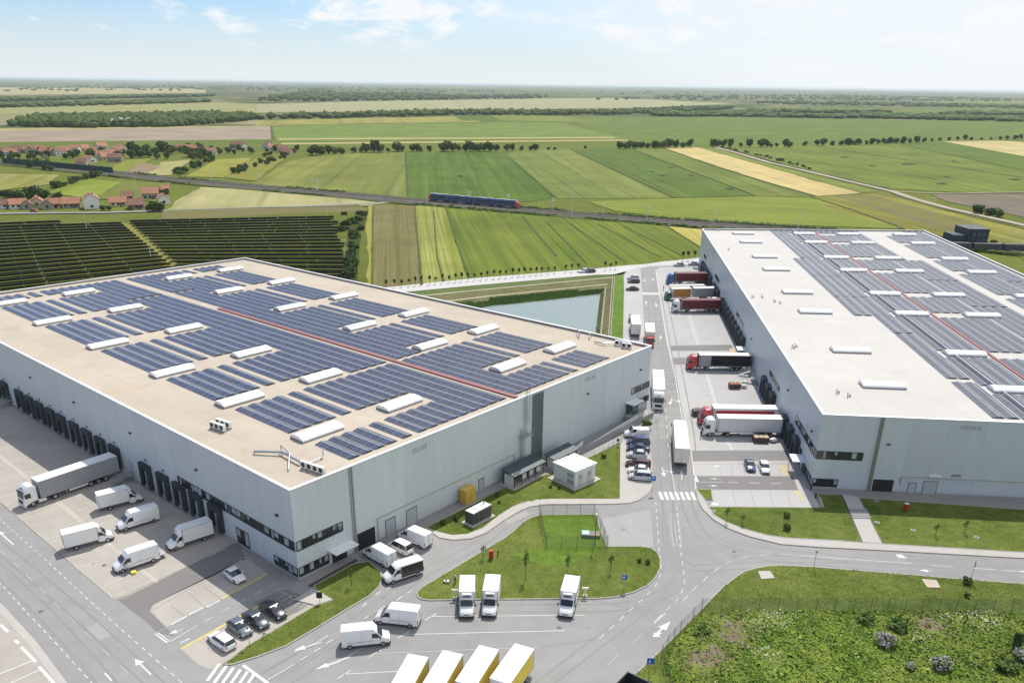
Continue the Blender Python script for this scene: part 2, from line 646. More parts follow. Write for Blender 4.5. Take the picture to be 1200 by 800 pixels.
# beyond the tree line
field([(-100, 176), (-100, 151), (300, 148), (600, 141), (1300, 143), (1300, 176), (600, 178)], (.085, .13, .04), (.115, .155, .055))
field([(-150, 153), (0, 152), (317, 148), (319, 163), (0, 166), (-150, 168)], (.24, .19, .14), (.31, .25, .18), (0, 160), (319, 158), 4)
field([(-150, 151.5), (300, 147.2), (317, 148), (0, 153), (-150, 155)], (.27, .25, .10), (.33, .29, .13), (0, 151), (300, 148), 4)
field([(319, 149), (400, 145.5), (620, 143.5), (655, 143.5), (735, 162), (325, 165)], (.10, .17, .055), (.15, .215, .08), (319, 160), (700, 155), 5)
field([(655, 136), (900, 138), (1250, 143), (1250, 161), (1000, 166), (840, 171), (760, 172), (737, 163)], (.085, .14, .045), (.115, .17, .06), (700, 150), (1200, 152), 9)
field([(325, 161.8), (720, 160.2), (722, 161.6), (325, 163.4)], WHEAT, TAN)
field([(330, 167.2), (735, 163.2), (737, 164.6), (330, 169)], WHEAT, TAN)
field([(300, 141), (535, 136), (565, 142.5), (400, 145), (300, 147)], (.20, .22, .10), (.24, .25, .12), (480, 136), (492, 142), 22)
field([(530, 135.2), (575, 135), (587, 141), (542, 141.6)], (.07, .12, .035), (.09, .14, .04))
field([(575, 135), (655, 136), (700, 143), (587, 141)], (.13, .18, .07), (.16, .2, .08))
field([(-150, 122), (250, 119.5), (300, 122), (300, 132), (150, 131), (35, 133.5), (-150, 137)], (.22, .235, .115), (.26, .26, .13), (0, 128), (300, 126), 8)
field([(300, 122), (420, 119), (640, 115.5), (725, 115), (790, 118), (862, 121.5), (760, 126), (560, 129), (300, 132)], (.25, .25, .13), (.31, .29, .155), (300, 126), (760, 121), 8)
field([(-150, 101), (60, 103), (240, 104.3), (242, 109), (-150, 113)], (.28, .26, .13), (.33, .29, .15), (0, 108), (240, 106), 15)
field([(-150, 137), (35, 133.8), (60, 140), (0, 147), (-150, 150)], (.19, .19, .10), (.23, .21, .11))
field([(880, 125), (1200, 128), (1250, 134), (900, 131)], (.09, .14, .055), (.12, .16, .065))
field([(1100, 118), (1250, 119), (1250, 122), (1100, 121)], (.13, .17, .07), (.15, .18, .08))
# between the tree line and the railway
field([(290, 217), (335, 190), (375, 181.5), (400, 180), (475, 178.5), (478, 232), (400, 225)], (.125, .165, .06), (.165, .195, .08), (340, 215), (395, 181), 9)
field([(335, 190), (375, 181.5), (397, 180), (372, 200), (345, 222), (300, 217)], (.15, .185, .07), (.19, .21, .09), (320, 217), (385, 181), 7)
field([(475, 178.5), (594, 178), (600, 187), (651, 231), (620, 236), (478, 232)], (.055, .115, .022), (.085, .145, .035), (560, 230), (540, 179), 6)
field([(594, 178), (630, 176), (728, 232), (651, 232), (600, 187)], (.10, .155, .055), (.135, .185, .075), (690, 231), (612, 178), 5)
field([(630, 176), (668, 175), (790, 231.5), (728, 232)], (.13, .18, .075), (.165, .21, .09), (750, 231), (650, 176), 5)
field([(668, 175), (740, 174), (885, 229), (790, 231.5)], (.058, .115, .024), (.09, .145, .04), (840, 230), (700, 175), 4)
field([(740, 174), (777, 173), (900, 214), (955, 229.5), (885, 229.5)], (.10, .15, .05), (.14, .185, .07), (900, 228), (758, 174), 5)
field([(777, 173), (817, 172.5), (842, 176), (900, 196), (1008, 226), (955, 229.5), (900, 214)], (.42, .33, .13), (.50, .40, .18), (980, 226), (800, 173), 4)
field([(817, 172.5), (840, 173.5), (870, 183.5), (950, 205), (1030, 224), (1008, 226), (900, 196)], (.13, .18, .06), (.17, .21, .08), (1010, 225), (830, 174), 4)
field([(845, 171.5), (1040, 166), (1250, 212), (1250, 228), (1120, 225), (1045, 221), (930, 195)], (.10, .16, .04), (.15, .20, .06), (1200, 222), (940, 169), 4, blotch=(.65, 1.15), bl=.012)
field([(1040, 166), (1105, 165), (1200, 183), (1250, 192), (1250, 210)], (.075, .13, .032), (.10, .155, .045), (1200, 190), (1070, 166), 4)
field([(1105, 165.5), (1172, 165), (1250, 169), (1250, 192), (1200, 183)], (.40, .33, .15), (.46, .38, .18), (1200, 180), (1140, 166), 4)
field([(1090, 227), (1260, 226), (1260, 262), (1200, 254), (1110, 236)], (.13, .115, .085), (.19, .15, .105), (1200, 250), (1110, 228), 4)
field([(690, 236), (788, 232), (885, 230), (950, 231), (1060, 268), (900, 262), (800, 256.5), (720, 247)], (.13, .19, .045), (.18, .225, .065), (720, 244), (900, 258), 6)
field([(950, 230), (1010, 227.5), (1045, 226.5), (1110, 245.5), (1210, 268), (1250, 292), (1130, 281), (1060, 269), (980, 246)], (.15, .16, .055), (.20, .215, .07), (1180, 275), (980, 229), 14, soft=.08)
field([(975, 229), (1020, 228), (1160, 265), (1110, 270)], (.14, .12, .055), (.155, .17, .06), (1130, 268), (990, 229), 12)
field([(1195, 300), (1160, 296), (1250, 305), (1400, 320), (1400, 400), (1260, 350)], (.10, .19, .03), (.16, .235, .05), (1180, 300), (1300, 360), 5)
# between the railway and the warehouses
field([(236, 219), (300, 222.5), (380, 230), (455, 238), (430, 240.5), (300, 242.5), (195, 246), (210, 233)], (.29, .28, .115), (.35, .32, .15), (250, 243), (270, 221), 9)
field([(432, 241), (437, 240), (436, 334), (419, 329), (421, 300), (428, 262)], (.23, .24, .06), (.28, .27, .08))
field([(437, 240.5), (486, 241), (494, 334), (436, 337)], (.115, .125, .045), (.185, .155, .075), (463, 241), (466, 333), 1.6, soft=.15)
field([(486, 241), (521, 241), (549, 327), (494, 334)], (.13, .19, .03), (.30, .285, .09), (503, 241), (521, 330), 1.5, soft=.15)
field([(521, 241), (600, 250), (700, 257.5), (783, 265), (822, 291), (826, 303), (770, 311), (700, 316), (549, 327)], (.068, .125, .022), (.145, .185, .045), (545, 244), (590, 322), 2.2, soft=.2, blotch=(.8, 1.2))
field([(783, 265), (830, 269), (830, 293), (822, 291)], (.36, .32, .07), (.42, .36, .10), (800, 267), (822, 287), 2)
# village plots
field([(-60, 203), (70, 204.5), (58, 216), (-60, 230)], (.19, .20, .065), (.25, .24, .09), (0, 225), (50, 206), 9)
field([(56, 226), (96, 209), (142, 213), (112, 233)], (.13, .20, .04), (.18, .23, .06), (80, 228), (120, 211), 9)
field([(112, 233), (142, 213), (200, 214), (190, 236)], (.10, .14, .045), (.15, .17, .07))
field([(170, 204.5), (190, 190), (226, 186.5), (200, 205.5)], (.26, .25, .09), (.31, .28, .12), (185, 204), (207, 189), 8)
field([(217, 207), (255, 187), (297, 185), (262, 208)], (.25, .26, .09), (.20, .23, .08), (235, 206), (275, 187), 9)
field([(262, 208), (297, 186), (336, 184), (300, 212)], (.15, .18, .07), (.2, .21, .09))
field([(143, 203), (165, 190), (189, 195), (168, 205)], (.21, .155, .10), (.25, .19, .12))
field([(120, 200), (150, 187), (181, 186), (143, 203)], (.13, .18, .05), (.2, .22, .08))
field([(-60, 254), (430, 246), (432, 330), (300, 345), (-100, 390), (-300, 420), (-300, 262)], (.07, .10, .03), (.12, .15, .05), name='grass_ground')
field([(190, 247), (420, 240), (430, 247), (190, 257)], (.16, .13, .085), (.13, .14, .06), name='bare_bank')
field([(430, 345), (830, 300), (830, 318), (740, 330), (740, 440), (700, 470), (440, 380)], (.09, .13, .035), (.15, .18, .06), name='pond_verge') if 0 else None

# dirt road, village road and railway bed
DIRT = mat('dirt_road', (.36, .31, .25), .95, var=.15, scale=.2, spec=.1)
ribbon('dirt_road', [(838, 172.5), (870, 181), (900, 190), (945, 200.5), (987, 210.5), (1045, 224), (1075, 234), (1112, 244), (1150, 252.5), (1210, 266), (1300, 288)], 5.5, FZ[0] + .02, DIRT)
ribbon('dirt_road', [(1045, 224), (1080, 226), (1120, 226.5), (1260, 224)], 2.2, FZ[0] + .03, DIRT)
VROAD = mat('village_road', (.22, .215, .21), .9, var=.1, scale=.2)
ribbon('village_road', [(-80, 251), (0, 250), (120, 249), (190, 247), (300, 243.5), (420, 239), (470, 236)], 5.0, FZ[0] + .02, VROAD)
BALL = mat('rail_ballast', (.135, .12, .11), .95, var=.25, scale=.3, spec=.1)
RAILPX = [(-120, 181), (0, 190), (60, 196), (130, 203), (200, 210.5), (300, 219.5), (400, 228), (500, 237), (607, 246), (700, 253.5), (800, 261), (900, 268), (1000, 274), (1130, 287), (1250, 300), (1400, 318)]
RAILW = [Vector((*P(x, y).xy, 0)) for x, y in RAILPX]
DKV = mat('rank_verge', (.05, .065, .02), .95, col2=(.115, .12, .05), scale=.25, scale2=.05, spec=.1, detail=9)
ribbon('rail_verge', RAILPX, 27, FZ[0] + .035, DKV)
MARG = mat('field_margin', (.045, .07, .02), .95, col2=(.10, .12, .04), scale=.2, spec=.1)
for px, w_ in (([(669, 175), (790, 231.5)], 2.0), ([(777, 173.3), (838, 195), (900, 214), (957, 230)], 2.2), ([(600, 187), (651, 231)], 1.6), ([(475.5, 178.5), (478, 232)], 1.6), ([(950, 230.5), (1000, 246), (1060, 268)], 2.0), ([(740, 174.2), (885, 229)], 1.2), ([(437, 241), (436, 335)], .8), ([(486, 241), (494, 334)], 1.0), ([(521, 241), (549, 326)], .7), ([(612, 254), (652, 300)], 1.2), ([(640, 260), (688, 309)], 1.0), ([(668, 262), (735, 308)], .8), ([(700, 262), (775, 302)], .9), ([(730, 264), (800, 300)], .7), ([(783, 266), (823, 291)], 1.0), ([(508, 246), (512, 300), (520, 330)], .6), ([(430, 241.5), (300, 243.6), (195, 247)], 2.5), ([(1090, 227), (1200, 226.5), (1260, 226)], 2.0), ([(845, 172), (930, 196), (1045, 222)], 3.0), ([(1045, 227), (1112, 247), (1210, 270)], 3.0), ([(900, 183), (1100, 210)], 1.2), ([(940, 169), (1200, 208)], 1.5), ([(318, 148), (319.5, 163)], 3), ([(545, 216), (600, 187)], .01)):
    if w_ > .05: ribbon('field_margin', px, w_, FZ[0] + .03, MARG)
DMP = mat('damp_crop', (.05, .085, .02), .95, var=.15, scale=.1, spec=.1)
for x, y, sx_, sy_ in ((776, 205, 5, 1.2), (787, 196, 4, .8), (810, 205, 4, .9), (855, 221, 6, 1.4), (1065, 192, 10, 1.3), (1022, 194, 5, .8), (990, 184, 7, .8), (1103, 215, 7, 1.2), (1110, 207, 5, .8), (1118, 189, 4, .7), (540, 206, 4, 1.5), (765, 201, 3, .8), (1190, 210, 8, 1.0)):
    n = 14
    sheet('damp_patch', [(x + math.cos(2 * math.pi * k / n) * sx_ * random.uniform(.6, 1.2), y + math.sin(2 * math.pi * k / n) * sy_ * random.uniform(.6, 1.2)) for k in range(n)], FZ[0] + .025, DMP)
la, lb = ribbon_pts(RAILW, 15)
ia, ib = ribbon_pts(RAILW, 10)
M_ = MB()
for i in range(len(RAILW) - 1):
    u = Vector((0, 0, .6))
    d = Vector((0, 0, -.45))
    M_.face([ib[i] + u, ib[i + 1] + u, ia[i + 1] + u, ia[i] + u])
    M_.face([lb[i] + d, lb[i + 1] + d, ib[i + 1] + u, ib[i] + u])
    M_.face([ia[i] + u, ia[i + 1] + u, la[i + 1] + d, la[i] + d])
tag(M_.build('railway_bed', BALL), kind='structure')
RAILM = mat('rail_steel', (.22, .18, .15), .4, metal=.6)
for off in (-3.1, -1.6, 1.6, 3.1):
    a_, _b = ribbon_pts(RAILW, abs(off) * 2)
    line = a_ if off > 0 else _b
    M_ = MB()
    for i in range(len(line) - 1):
        p, q = line[i] + Vector((0, 0, .72)), line[i + 1] + Vector((0, 0, .72))
        d = (q - p).normalized(); n_ = Vector((-d.y, d.x, 0))
        M_.box((p + q) / 2, ((q - p).length, .09, .16), ax=(d, n_, Vector((0, 0, 1))))
    tag(M_.build('rail', RAILM), kind='structure')

# ------------------------------------------------------------------ the site's paved sheets
sheet('asphalt_yard', [(-400, 1100), (-400, 400), (0, 440), (330, 600), (700, 440), (728, 416), (729, 340), (731, 322), (735, 316), (760, 309), (822, 301), (860, 300), (1000, 570), (1500, 612), (1500, 1100)], 0.0, ASPH)
WR = mat('pale_road', (.47, .46, .44), .9, var=.06, scale=.3)
sheet('access_road', [(440, 338), (560, 325.5), (700, 314.5), (727, 311.5), (760, 309), (775, 306.5), (828, 302), (828, 309), (760, 312), (733, 318), (719, 321.5), (698, 322), (560, 334), (470, 342.5)], .006, WR)
sheet('concrete_yard', [(-140, 470), (0, 588), (130, 699), (137, 700.5), (145, 699.5), (155, 694), (270, 637), (292, 645), (262, 620), (122, 535), (21, 470), (-100, 400)], .008, CONC)
sheet('parking_bay', [(176, 715), (179, 709), (190, 702), (255, 670), (288, 652), (303, 643), (318, 655), (322, 668), (259.5, 701), (195, 734.5)], .012, CONC)
sheet('parking_bay', [(212, 760), (304, 709), (313, 704), (368, 709), (292, 757), (262, 779), (245, 784), (232, 778)], .012, CONC)
sheet('hatched_bay', [(297, 706), (326, 692), (340, 690), (367, 705), (350, 716), (324, 728)], .016, ASPH_D)
sheet('dark_lane', [(285, 690), (335, 662), (352, 684), (367, 687), (336, 690), (304, 707.5), (290, 700)], .016, mat('wall_paving', (.25, .235, .22), .9, var=.1, scale=1)) if 0 else None
sheet('wall_footway', [(281, 633), (350.6, 676), (420, 643), (424, 655), (369, 686), (345, 695), (322, 679), (283, 648)], .018, mat('wall_paving', (.27, .255, .24), .9, var=.1, scale=1))
sheet('entry_lane', [(136, 701), (150, 697), (270, 637.5), (283, 634), (300, 645), (288, 652), (255, 671.5), (190, 702.5), (178, 709.5), (175, 716), (195, 735), (205, 745), (185, 741), (170, 727)], .012, ASPH_D)
sheet('corner_lot', [(-200, 520), (0, 712), (40, 755), (72, 800), (90, 830), (-250, 900)], .010, CONC)
# right yard
sheet('truck_yard', [(768, 317), (775, 313), (826, 313), (960, 575), (925, 527.5), (810, 527.5), (800, 494), (791, 440), (781, 400)], .008, CONC_G)
sheet('yard_lane', [(784.5, 404.8), (857, 404), (861, 410.5), (787, 411)], .014, ASPH_D)
sheet('yard_lane', [(788, 419), (850, 419), (854, 427), (788.5, 427)], .014, mat('mid_asphalt', (.2, .195, .19), .9, var=.08, scale=.4))
sheet('yard_lane', [(809, 528), (927, 528), (935, 538.8), (811, 540)], .014, mat('mid_asphalt', (.2, .195, .19)))
sheet('parking_bay', [(811.5, 543.6), (922.5, 543.6), (930, 557.8), (813.5, 557.2)], .012, CONC_G)
sheet('yard_lane', [(815, 558), (930, 558), (935.5, 573.8), (817, 572.2)], .014, ASPH_D)
sheet('parking_bay', [(834, 574), (936, 574), (962, 595), (830, 593.5), (836, 586)], .012, CONC_G)
sheet('wall_footway', [(922, 540), (934, 539), (949, 573), (962, 595), (950, 588), (935, 573), (929, 557)], .016, WALKM)
sheet('wall_footway', [(813, 540.5), (934, 539.2), (929, 545), (922.5, 543.4), (811.5, 543.4)], .017, WALKM)
sheet('wall_footway', [(941, 570), (1500, 596), (1500, 606), (1200, 597.5), (1008, 583.5), (958, 578.5)], .02, mat('wall_paving', (.27, .255, .24)))
# left of the main road
sheet('parking_lane', [(731, 322), (735, 318), (750, 312.5), (752, 330), (757, 420), (729.5, 420)], .012, CONC_G)
PK = [(727, 520), (733, 505), (741, 497), (760, 493), (764.5, 560), (764.5, 569), (760, 578), (750, 585.5), (738, 589.5), (715, 590.5), (640, 591), (622, 593.5), (610, 598), (590, 610), (570, 624), (552, 631), (532, 632.5), (515, 630), (504, 623), (496, 617), (520, 604), (600, 570)]
sheet('car_park', PK, .10, WALKM)
kerb(PK[2:18], KERBM, closed=False)
sheet('wall_footway', [(420, 648), (600, 560), (727, 497), (757, 481), (762, 493), (741, 497), (727, 519), (697, 532), (640, 556), (590, 571), (504, 616), (480, 627), (428, 657)], .112, mat('wall_paving', (.27, .255, .24)))

# grass areas: raised beds with kerbs
def bed(px, m, z=.12, k=True, it=0, kw=.2):
    px = smooth_px(px, it) if it else px
    o = sheet('lawn', px, z, m)
    if k:
        kerb(px, KERBM, h=z + .015, w_=kw)
    return o


ISLE = [(488.5, 695), (490, 699.5), (494, 702), (503, 703.3), (560, 702.4), (700, 701.4), (722, 699.5), (742, 694), (758, 686.5), (768, 677), (773.5, 666), (774, 656), (770, 647), (763, 642.5), (750, 640.5), (711, 640.5), (703, 620), (697.5, 603), (634, 603.5), (622, 606.5), (613, 612), (603, 621.5), (590, 631.5), (570, 643), (540, 661), (510, 679), (495, 688)]
bed(ISLE, GRASS)
sheet('mown_patch', [(636, 604), (696.5, 603.5), (711, 641), (640, 641.5)], .128, GRASS_L)
sheet('mown_patch', [(600, 650), (640, 642), (700, 641.5), (700, 648), (665, 662), (640, 664)], .128, GRASS_L)
bed([(262, 778.5), (292, 755.5), (320, 739.5), (345, 724), (370, 709), (391, 703.5), (372, 693), (368, 686.5), (415, 660.5), (432, 658), (446, 670), (448, 678), (444, 688), (432, 699), (408, 713), (372, 735), (335, 757), (300, 770), (272, 778.5)], GRASS)
sheet('paved_corner', [(368, 709), (390, 703), (374, 693), (366, 690), (345, 703)], .13, WALKM)
sheet('lawn', [(500, 618.5), (513, 623), (530, 627), (548, 625.5), (566, 618.5), (585, 603.5), (600, 594), (613, 588.5), (630, 585.5), (645, 584.5), (726, 584.5), (727, 520), (697, 533), (640, 557), (590, 573)], .122, GRASS)
bed([(720, 323.5), (731, 322), (731.5, 340), (729.5, 436), (713, 440)], GRASS_L)
bed([(816, 573.5), (833.5, 573.8), (835, 586), (826, 585.5)], GRASS, kw=.15)
bed([(830, 594), (962, 595), (958, 579), (986.5, 580.5), (1010, 635), (960, 632.5), (920, 630.5), (900, 627.5), (872, 620), (850, 611.5), (836, 603)], GRASS)
bed([(1007, 583.5), (1200, 597.5), (1400, 609), (1400, 662), (1200, 647.5), (1034, 637.5)], GRASS)
WALK2 = [(817, 573.5), (816, 574), (818, 586), (824, 597), (836, 608.5), (852, 618.5), (878, 628.5), (915, 637.5), (960, 641), (1040, 645), (1200, 654), (1500, 676), (1500, 668), (1200, 647.5), (1034, 637.5), (960, 632.5), (920, 630.5), (900, 627.5), (872, 620), (850, 611.5), (836, 603), (830, 594), (826, 585.5)]
sheet('sidewalk', WALK2, .10, WALKM)
kerb(WALK2[1:12], KERBM, closed=False, h=.14)
sheet('stepped_path', [(985.5, 579.5), (1007, 583), (1034, 637.6), (1010, 635.6)], .135, WALKM)
VERGE = [(744, 790), (762, 773.5), (782, 754), (803, 733), (820, 716), (835, 700), (848, 687), (860, 678), (871, 670.5), (884, 666), (900, 663.2), (912, 662.5), (950, 664), (1000, 668), (1100, 676.5), (1210, 685), (1500, 708), (1500, 1150), (700, 1150), (640, 1000), (690, 850)]
sheet('verge', VERGE, .10, GRASS)
kerb(VERGE[:17], KERBM, closed=False, h=.12)
sheet('concrete_pad', [(888, 670), (902, 669.5), (908, 678), (892, 679.5)], .19, WALKM)
sheet('concrete_pad', [(1079.5, 679), (1097, 680.5), (1102, 689.5), (1086, 689)], .19, mat('pink_concrete', (.45, .37, .31), .9, var=.1, scale=1))

# steps in the path on the right
STEP = mat('step_concrete', (.33, .32, .31), .9, var=.1, scale=1.5)
st = thing('stone_stair', 'flight of concrete steps in the path between the two lawns by the right warehouse', 'steps', P(1005, 600))
for i in range(6):
    y = 597.8 + i * 1.9
    a = P(994 + i * .85, y); b = P(1015.2 + i * .98, y + .35)
    d = (b - a).normalized(); n_ = Vector((-d.y, d.x, 0))
    M_ = MB(); M_.box((a + b) / 2 + Vector((0, 0, .20 + .0)) - st.location + n_ * 0, ((b - a).length, .32, .16 + .02 * (5 - i)), ax=(d, n_, Vector((0, 0, 1))))
    M_.build('step', STEP, st)

# ------------------------------------------------------------------ pond
ZW = -2.6
WAT = bpy.data.materials.new('pond_water'); WAT.use_nodes = True
_b = WAT.node_tree.nodes['Principled BSDF']
_b.inputs['Base Color'].default_value = (.22, .27, .25, 1); _b.inputs['Roughness'].default_value = .04; _b.inputs['IOR'].default_value = 1.33
_n = WAT.node_tree.nodes.new('ShaderNodeTexNoise'); _n.inputs['Scale'].default_value = .35; _n.inputs['Detail'].default_value = 4
_c = WAT.node_tree.nodes.new('ShaderNodeTexCoord'); WAT.node_tree.links.new(_c.outputs['Object'], _n.inputs['Vector'])
_p = WAT.node_tree.nodes.new('ShaderNodeBump'); _p.inputs['Strength'].default_value = .02
WAT.node_tree.links.new(_n.outputs[0], _p.inputs['Height']); WAT.node_tree.links.new(_p.outputs[0], _b.inputs['Normal'])
rimv = [Vector((*P(x, y).xy, -.3)) for x, y in RIMPX]
cen = sum(rimv, Vector()) / len(rimv)
WPX = [(520, 368), (582, 357.5), (703, 344.5), (692, 432), (640, 412)]
wpts = [P(x, y, ZW) for x, y in WPX]
wp2 = [p + (p - sum(wpts, Vector()) / 5).normalized() * 1.0 for p in wpts]
M_ = MB(); M_.face([wp2[0], wp2[4], wp2[3], wp2[2], wp2[1]]) ; tag(M_.build('water', WAT), kind='structure')
BANK = mat('pond_bank', (.085, .10, .035), .95, col2=(.19, .175, .085), scale=.35, scale2=.08, spec=.1, detail=9)
M_ = MB()
for i in range(5):
    j = (i + 1) % 5
    a, b = rimv[i].copy(), rimv[j].copy(); a.z = b.z = 0.0
    c, d = wpts[j].copy(), wpts[i].copy(); c.z = d.z = ZW - .12
    nseg = 8
    for s_ in range(nseg):
        t0, t1 = s_ / nseg, (s_ + 1) / nseg
        M_.face([a.lerp(d, t0), b.lerp(c, t0), b.lerp(c, t1), a.lerp(d, t1)])
tag(M_.build('pond_bank', BANK), kind='structure')
PATHM = mat('gravel_path', (.38, .34, .24), .95, var=.15, scale=.6)


def bankpt(i, t, k):
    """k 0..1 down the bank of side i"""
    j = (i + 1) % 5
    a = rimv[i].lerp(rimv[j], t); a.z = 0
    c = wpts[i].lerp(wpts[j], t); c.z = ZW - .12
    p = a.lerp(c, k)
    return p + Vector((0, 0, .03))


for side, k0, w_ in ((0, .02, .05), (1, .02, .05), (2, .04, .07), (0, .42, .06), (1, .42, .05), (2, .55, .1)):
    M_ = MB()
    for s_ in range(12):
        t0, t1 = s_ / 12, (s_ + 1) / 12
        M_.face([bankpt(side, t0, k0), bankpt(side, t1, k0), bankpt(side, t1, k0 + w_), bankpt(side, t0, k0 + w_)])
    tag(M_.build('bank_path', PATHM), kind='structure')
sheet('pond_verge', [(400, 352), (470, 343), (560, 334.3), (698, 322.3), (719, 322), (719.5, 324), (560, 339), (430, 352)], -.02, mat('verge_green', (.07, .11, .03), .95, col2=(.13, .16, .05), scale=.4, spec=.1))

# ------------------------------------------------------------------ warehouses
def wall_material(name, c):
    M = bpy.data.materials.new(name); M.use_nodes = True
    t = M.node_tree; b = t.nodes['Principled BSDF']
    b.inputs['Roughness'].default_value = .42
    b.inputs['Metallic'].default_value = .0
    uv = t.nodes.new('ShaderNodeUVMap'); sp = t.nodes.new('ShaderNodeSeparateXYZ')
    t.links.new(uv.outputs[0], sp.inputs[0])

    def mth(op, a, bb=None, c_=None, clamp=False):
        n = t.nodes.new('ShaderNodeMath'); n.operation = op; n.use_clamp = clamp
        for i, x in enumerate((a, bb, c_)):
            if x is None: continue
            if isinstance(x, (int, float)): n.inputs[i].default_value = x
            else: t.links.new(x, n.inputs[i])
        return n.outputs[0]

    def joint(sock, period, width):
        f = mth('FRACT', mth('DIVIDE', sock, period))
        return mth('LESS_THAN', mth('ABSOLUTE', mth('SUBTRACT', f, .5)), width / period)
    big = joint(sp.outputs[0], 6.0, .035)
    fine = joint(sp.outputs[0], 1.1, .012)
    hor = joint(mth('ADD', sp.outputs[1], .4), 4.8, .02)
    dk = mth('MAXIMUM', mth('MULTIPLY', big, .20), mth('MAXIMUM', mth('MULTIPLY', fine, .045), mth('MULTIPLY', hor, .03)))
    cell = mth('FLOOR', mth('DIVIDE', sp.outputs[0], 1.1))
    wn = t.nodes.new('ShaderNodeTexWhiteNoise'); wn.noise_dimensions = '1D'; t.links.new(cell, wn.inputs['W'])
    cell2 = mth('FLOOR', mth('ADD', mth('DIVIDE', sp.outputs[0], 6.0), .5))
    wn2 = t.nodes.new('ShaderNodeTexWhiteNoise'); wn2.noise_dimensions = '1D'; t.links.new(cell2, wn2.inputs['W'])
    nz_ = t.nodes.new('ShaderNodeTexNoise'); nz_.inputs['Scale'].default_value = .25; nz_.inputs['Detail'].default_value = 5
    cb = t.nodes.new('ShaderNodeCombineXYZ'); t.links.new(mth('MULTIPLY', sp.outputs[0], 2.5), cb.inputs[0]); t.links.new(mth('MULTIPLY', sp.outputs[1], .4), cb.inputs[1])
    t.links.new(cb.outputs[0], nz_.inputs['Vector'])
    v = mth('ADD', mth('MULTIPLY', wn.outputs[0], .018), mth('ADD', mth('MULTIPLY', wn2.outputs[0], .05), mth('MULTIPLY', nz_.outputs[0], .18)))
    dirt = mth('MULTIPLY', mth('SUBTRACT', 1.6, sp.outputs[1], clamp=True), mth('MULTIPLY', nz_.outputs[0], .22))
    dk = mth('ADD', dk, dirt)
    v = mth('SUBTRACT', mth('ADD', v, .86), dk)
    vm = t.nodes.new('ShaderNodeVectorMath'); vm.operation = 'SCALE'; vm.inputs[0].default_value = c
    t.links.new(v, vm.inputs['Scale']); t.links.new(vm.outputs[0], b.inputs['Base Color'])
    return M


WALLM = wall_material('wall_cladding', (.555, .605, .625))
WALLM2 = wall_material('wall_cladding_right', (.52, .565, .59))
ROOFL = mat('roof_membrane_beige', (.445, .385, .312), .85, var=.12, scale=.18, scale2=.03, spec=.25, detail=10, stretch=(1, 1.6, 1), rot=.6)
ROOFR = mat('roof_membrane_grey', (.495, .475, .445), .85, var=.06, scale=.15, scale2=.03, spec=.25, detail=10)
PARA = mat('parapet_grey', (.30, .295, .29), .7, var=.12, scale=.8)
TRIMW = mat('white_trim', (.86, .86, .85), .5)
PLINTH = mat('plinth_concrete', (.34, .34, .33), .9, var=.1, scale=1)
SKYL = mat('skylight_plastic', (.80, .81, .82), .3, var=.02, scale=1, coat=.3)


class Wall:
    """vertical face from corner a to corner b (xy); n points out of the building"""
    def __init__(s, a, b, out):
        s.a = Vector((a.x, a.y, 0)); s.L = (Vector((b.x, b.y, 0)) - s.a).length
        s.e = (Vector((b.x, b.y, 0)) - s.a).normalized()
        s.n = Vector((s.e.y, -s.e.x, 0))
        if s.n.dot(out - s.a) < 0: s.n = -s.n
        s.Z = Vector((0, 0, 1))

    def sz(s, x, y, off=0.0):
        """pixel -> (distance along, height) on the plane"""
        r = FWD * FPX + RT2 * (x - 600) - UP2 * (y - CY)
        a = s.a + s.n * off
        t = (a - EYE).dot(s.n) / r.dot(s.n)
        p = EYE + r * t
        return (p - a).dot(s.e), p.z

    def pt(s, d, z, off=0.0):
        return s.a + s.e * d + Vector((0, 0, z)) + s.n * off

    def box(s, mb, d0, d1, z0, z1, o0, o1, mi=0):
        mb.box(s.pt((d0 + d1) / 2, (z0 + z1) / 2, (o0 + o1) / 2), (d1 - d0, z1 - z0, abs(o1 - o0)), mi, ax=(s.e, s.Z, s.n))


def warehouse(name, label, corners, H, wm, rm, ref):
    """corners: roof corners (near, side, far, side) as pixels at height H"""
    V = [P(x, y, H) for x, y in corners]
    cen = sum(V, Vector()) / 4
    th = thing(name, label, 'warehouse', (V[0].x, V[0].y, 0))
    O = Vector(th.location)
    zr = H - .5
    mb = MB()
    for i in range(4):
        a, b = V[i], V[(i + 1) % 4]
        L = (b - a).length
        z0 = Vector((a.x, a.y, -.6)); z1 = Vector((b.x, b.y, -.6))
        out = Vector(((b - a).y, -(b - a).x, 0))
        q = [z0 - O, z1 - O, b - O, a - O]; u = [(0, 0), (L, 0), (L, H), (0, H)]
        if out.dot((a + b) / 2 - cen) < 0:
            q = q[::-1]; u = u[::-1]
        mb.face(q, uv=u)
    mb.build('wall', wm, th)
    mb = MB()
    mb.face([Vector((v.x, v.y, zr)) - O for v in V])
    r = mb.build('roof', rm, th)
    if r.data.polygons[0].normal.z < 0:
        r.data.flip_normals()
    # parapet: thin wall inside the edge with white capping
    mb = MB(); mc = MB()
    for i in range(4):
        a, b = V[i], V[(i + 1) % 4]
        e = (b - a); e.z = 0; L = e.length; e.normalize()
        n_ = Vector((e.y, -e.x, 0))
        if n_.dot((a + b) / 2 - cen) > 0: n_ = -n_
        mid = (a + b) / 2
        mb.box(Vector((mid.x, mid.y, H - .3)) + n_ * .17 - O, (L - .3 - .002 * i, .3, .56), ax=(e, n_, Vector((0, 0, 1))))
        mc.box(Vector((mid.x, mid.y, H + .03 + .004 * i)) + n_ * .13 - O, (L + .1, .44, .09), ax=(e, n_, Vector((0, 0, 1))))
    mb.build('parapet', PARA, th)
    mc.build('parapet_cap', TRIMW, th)
    return th, V, cen, zr


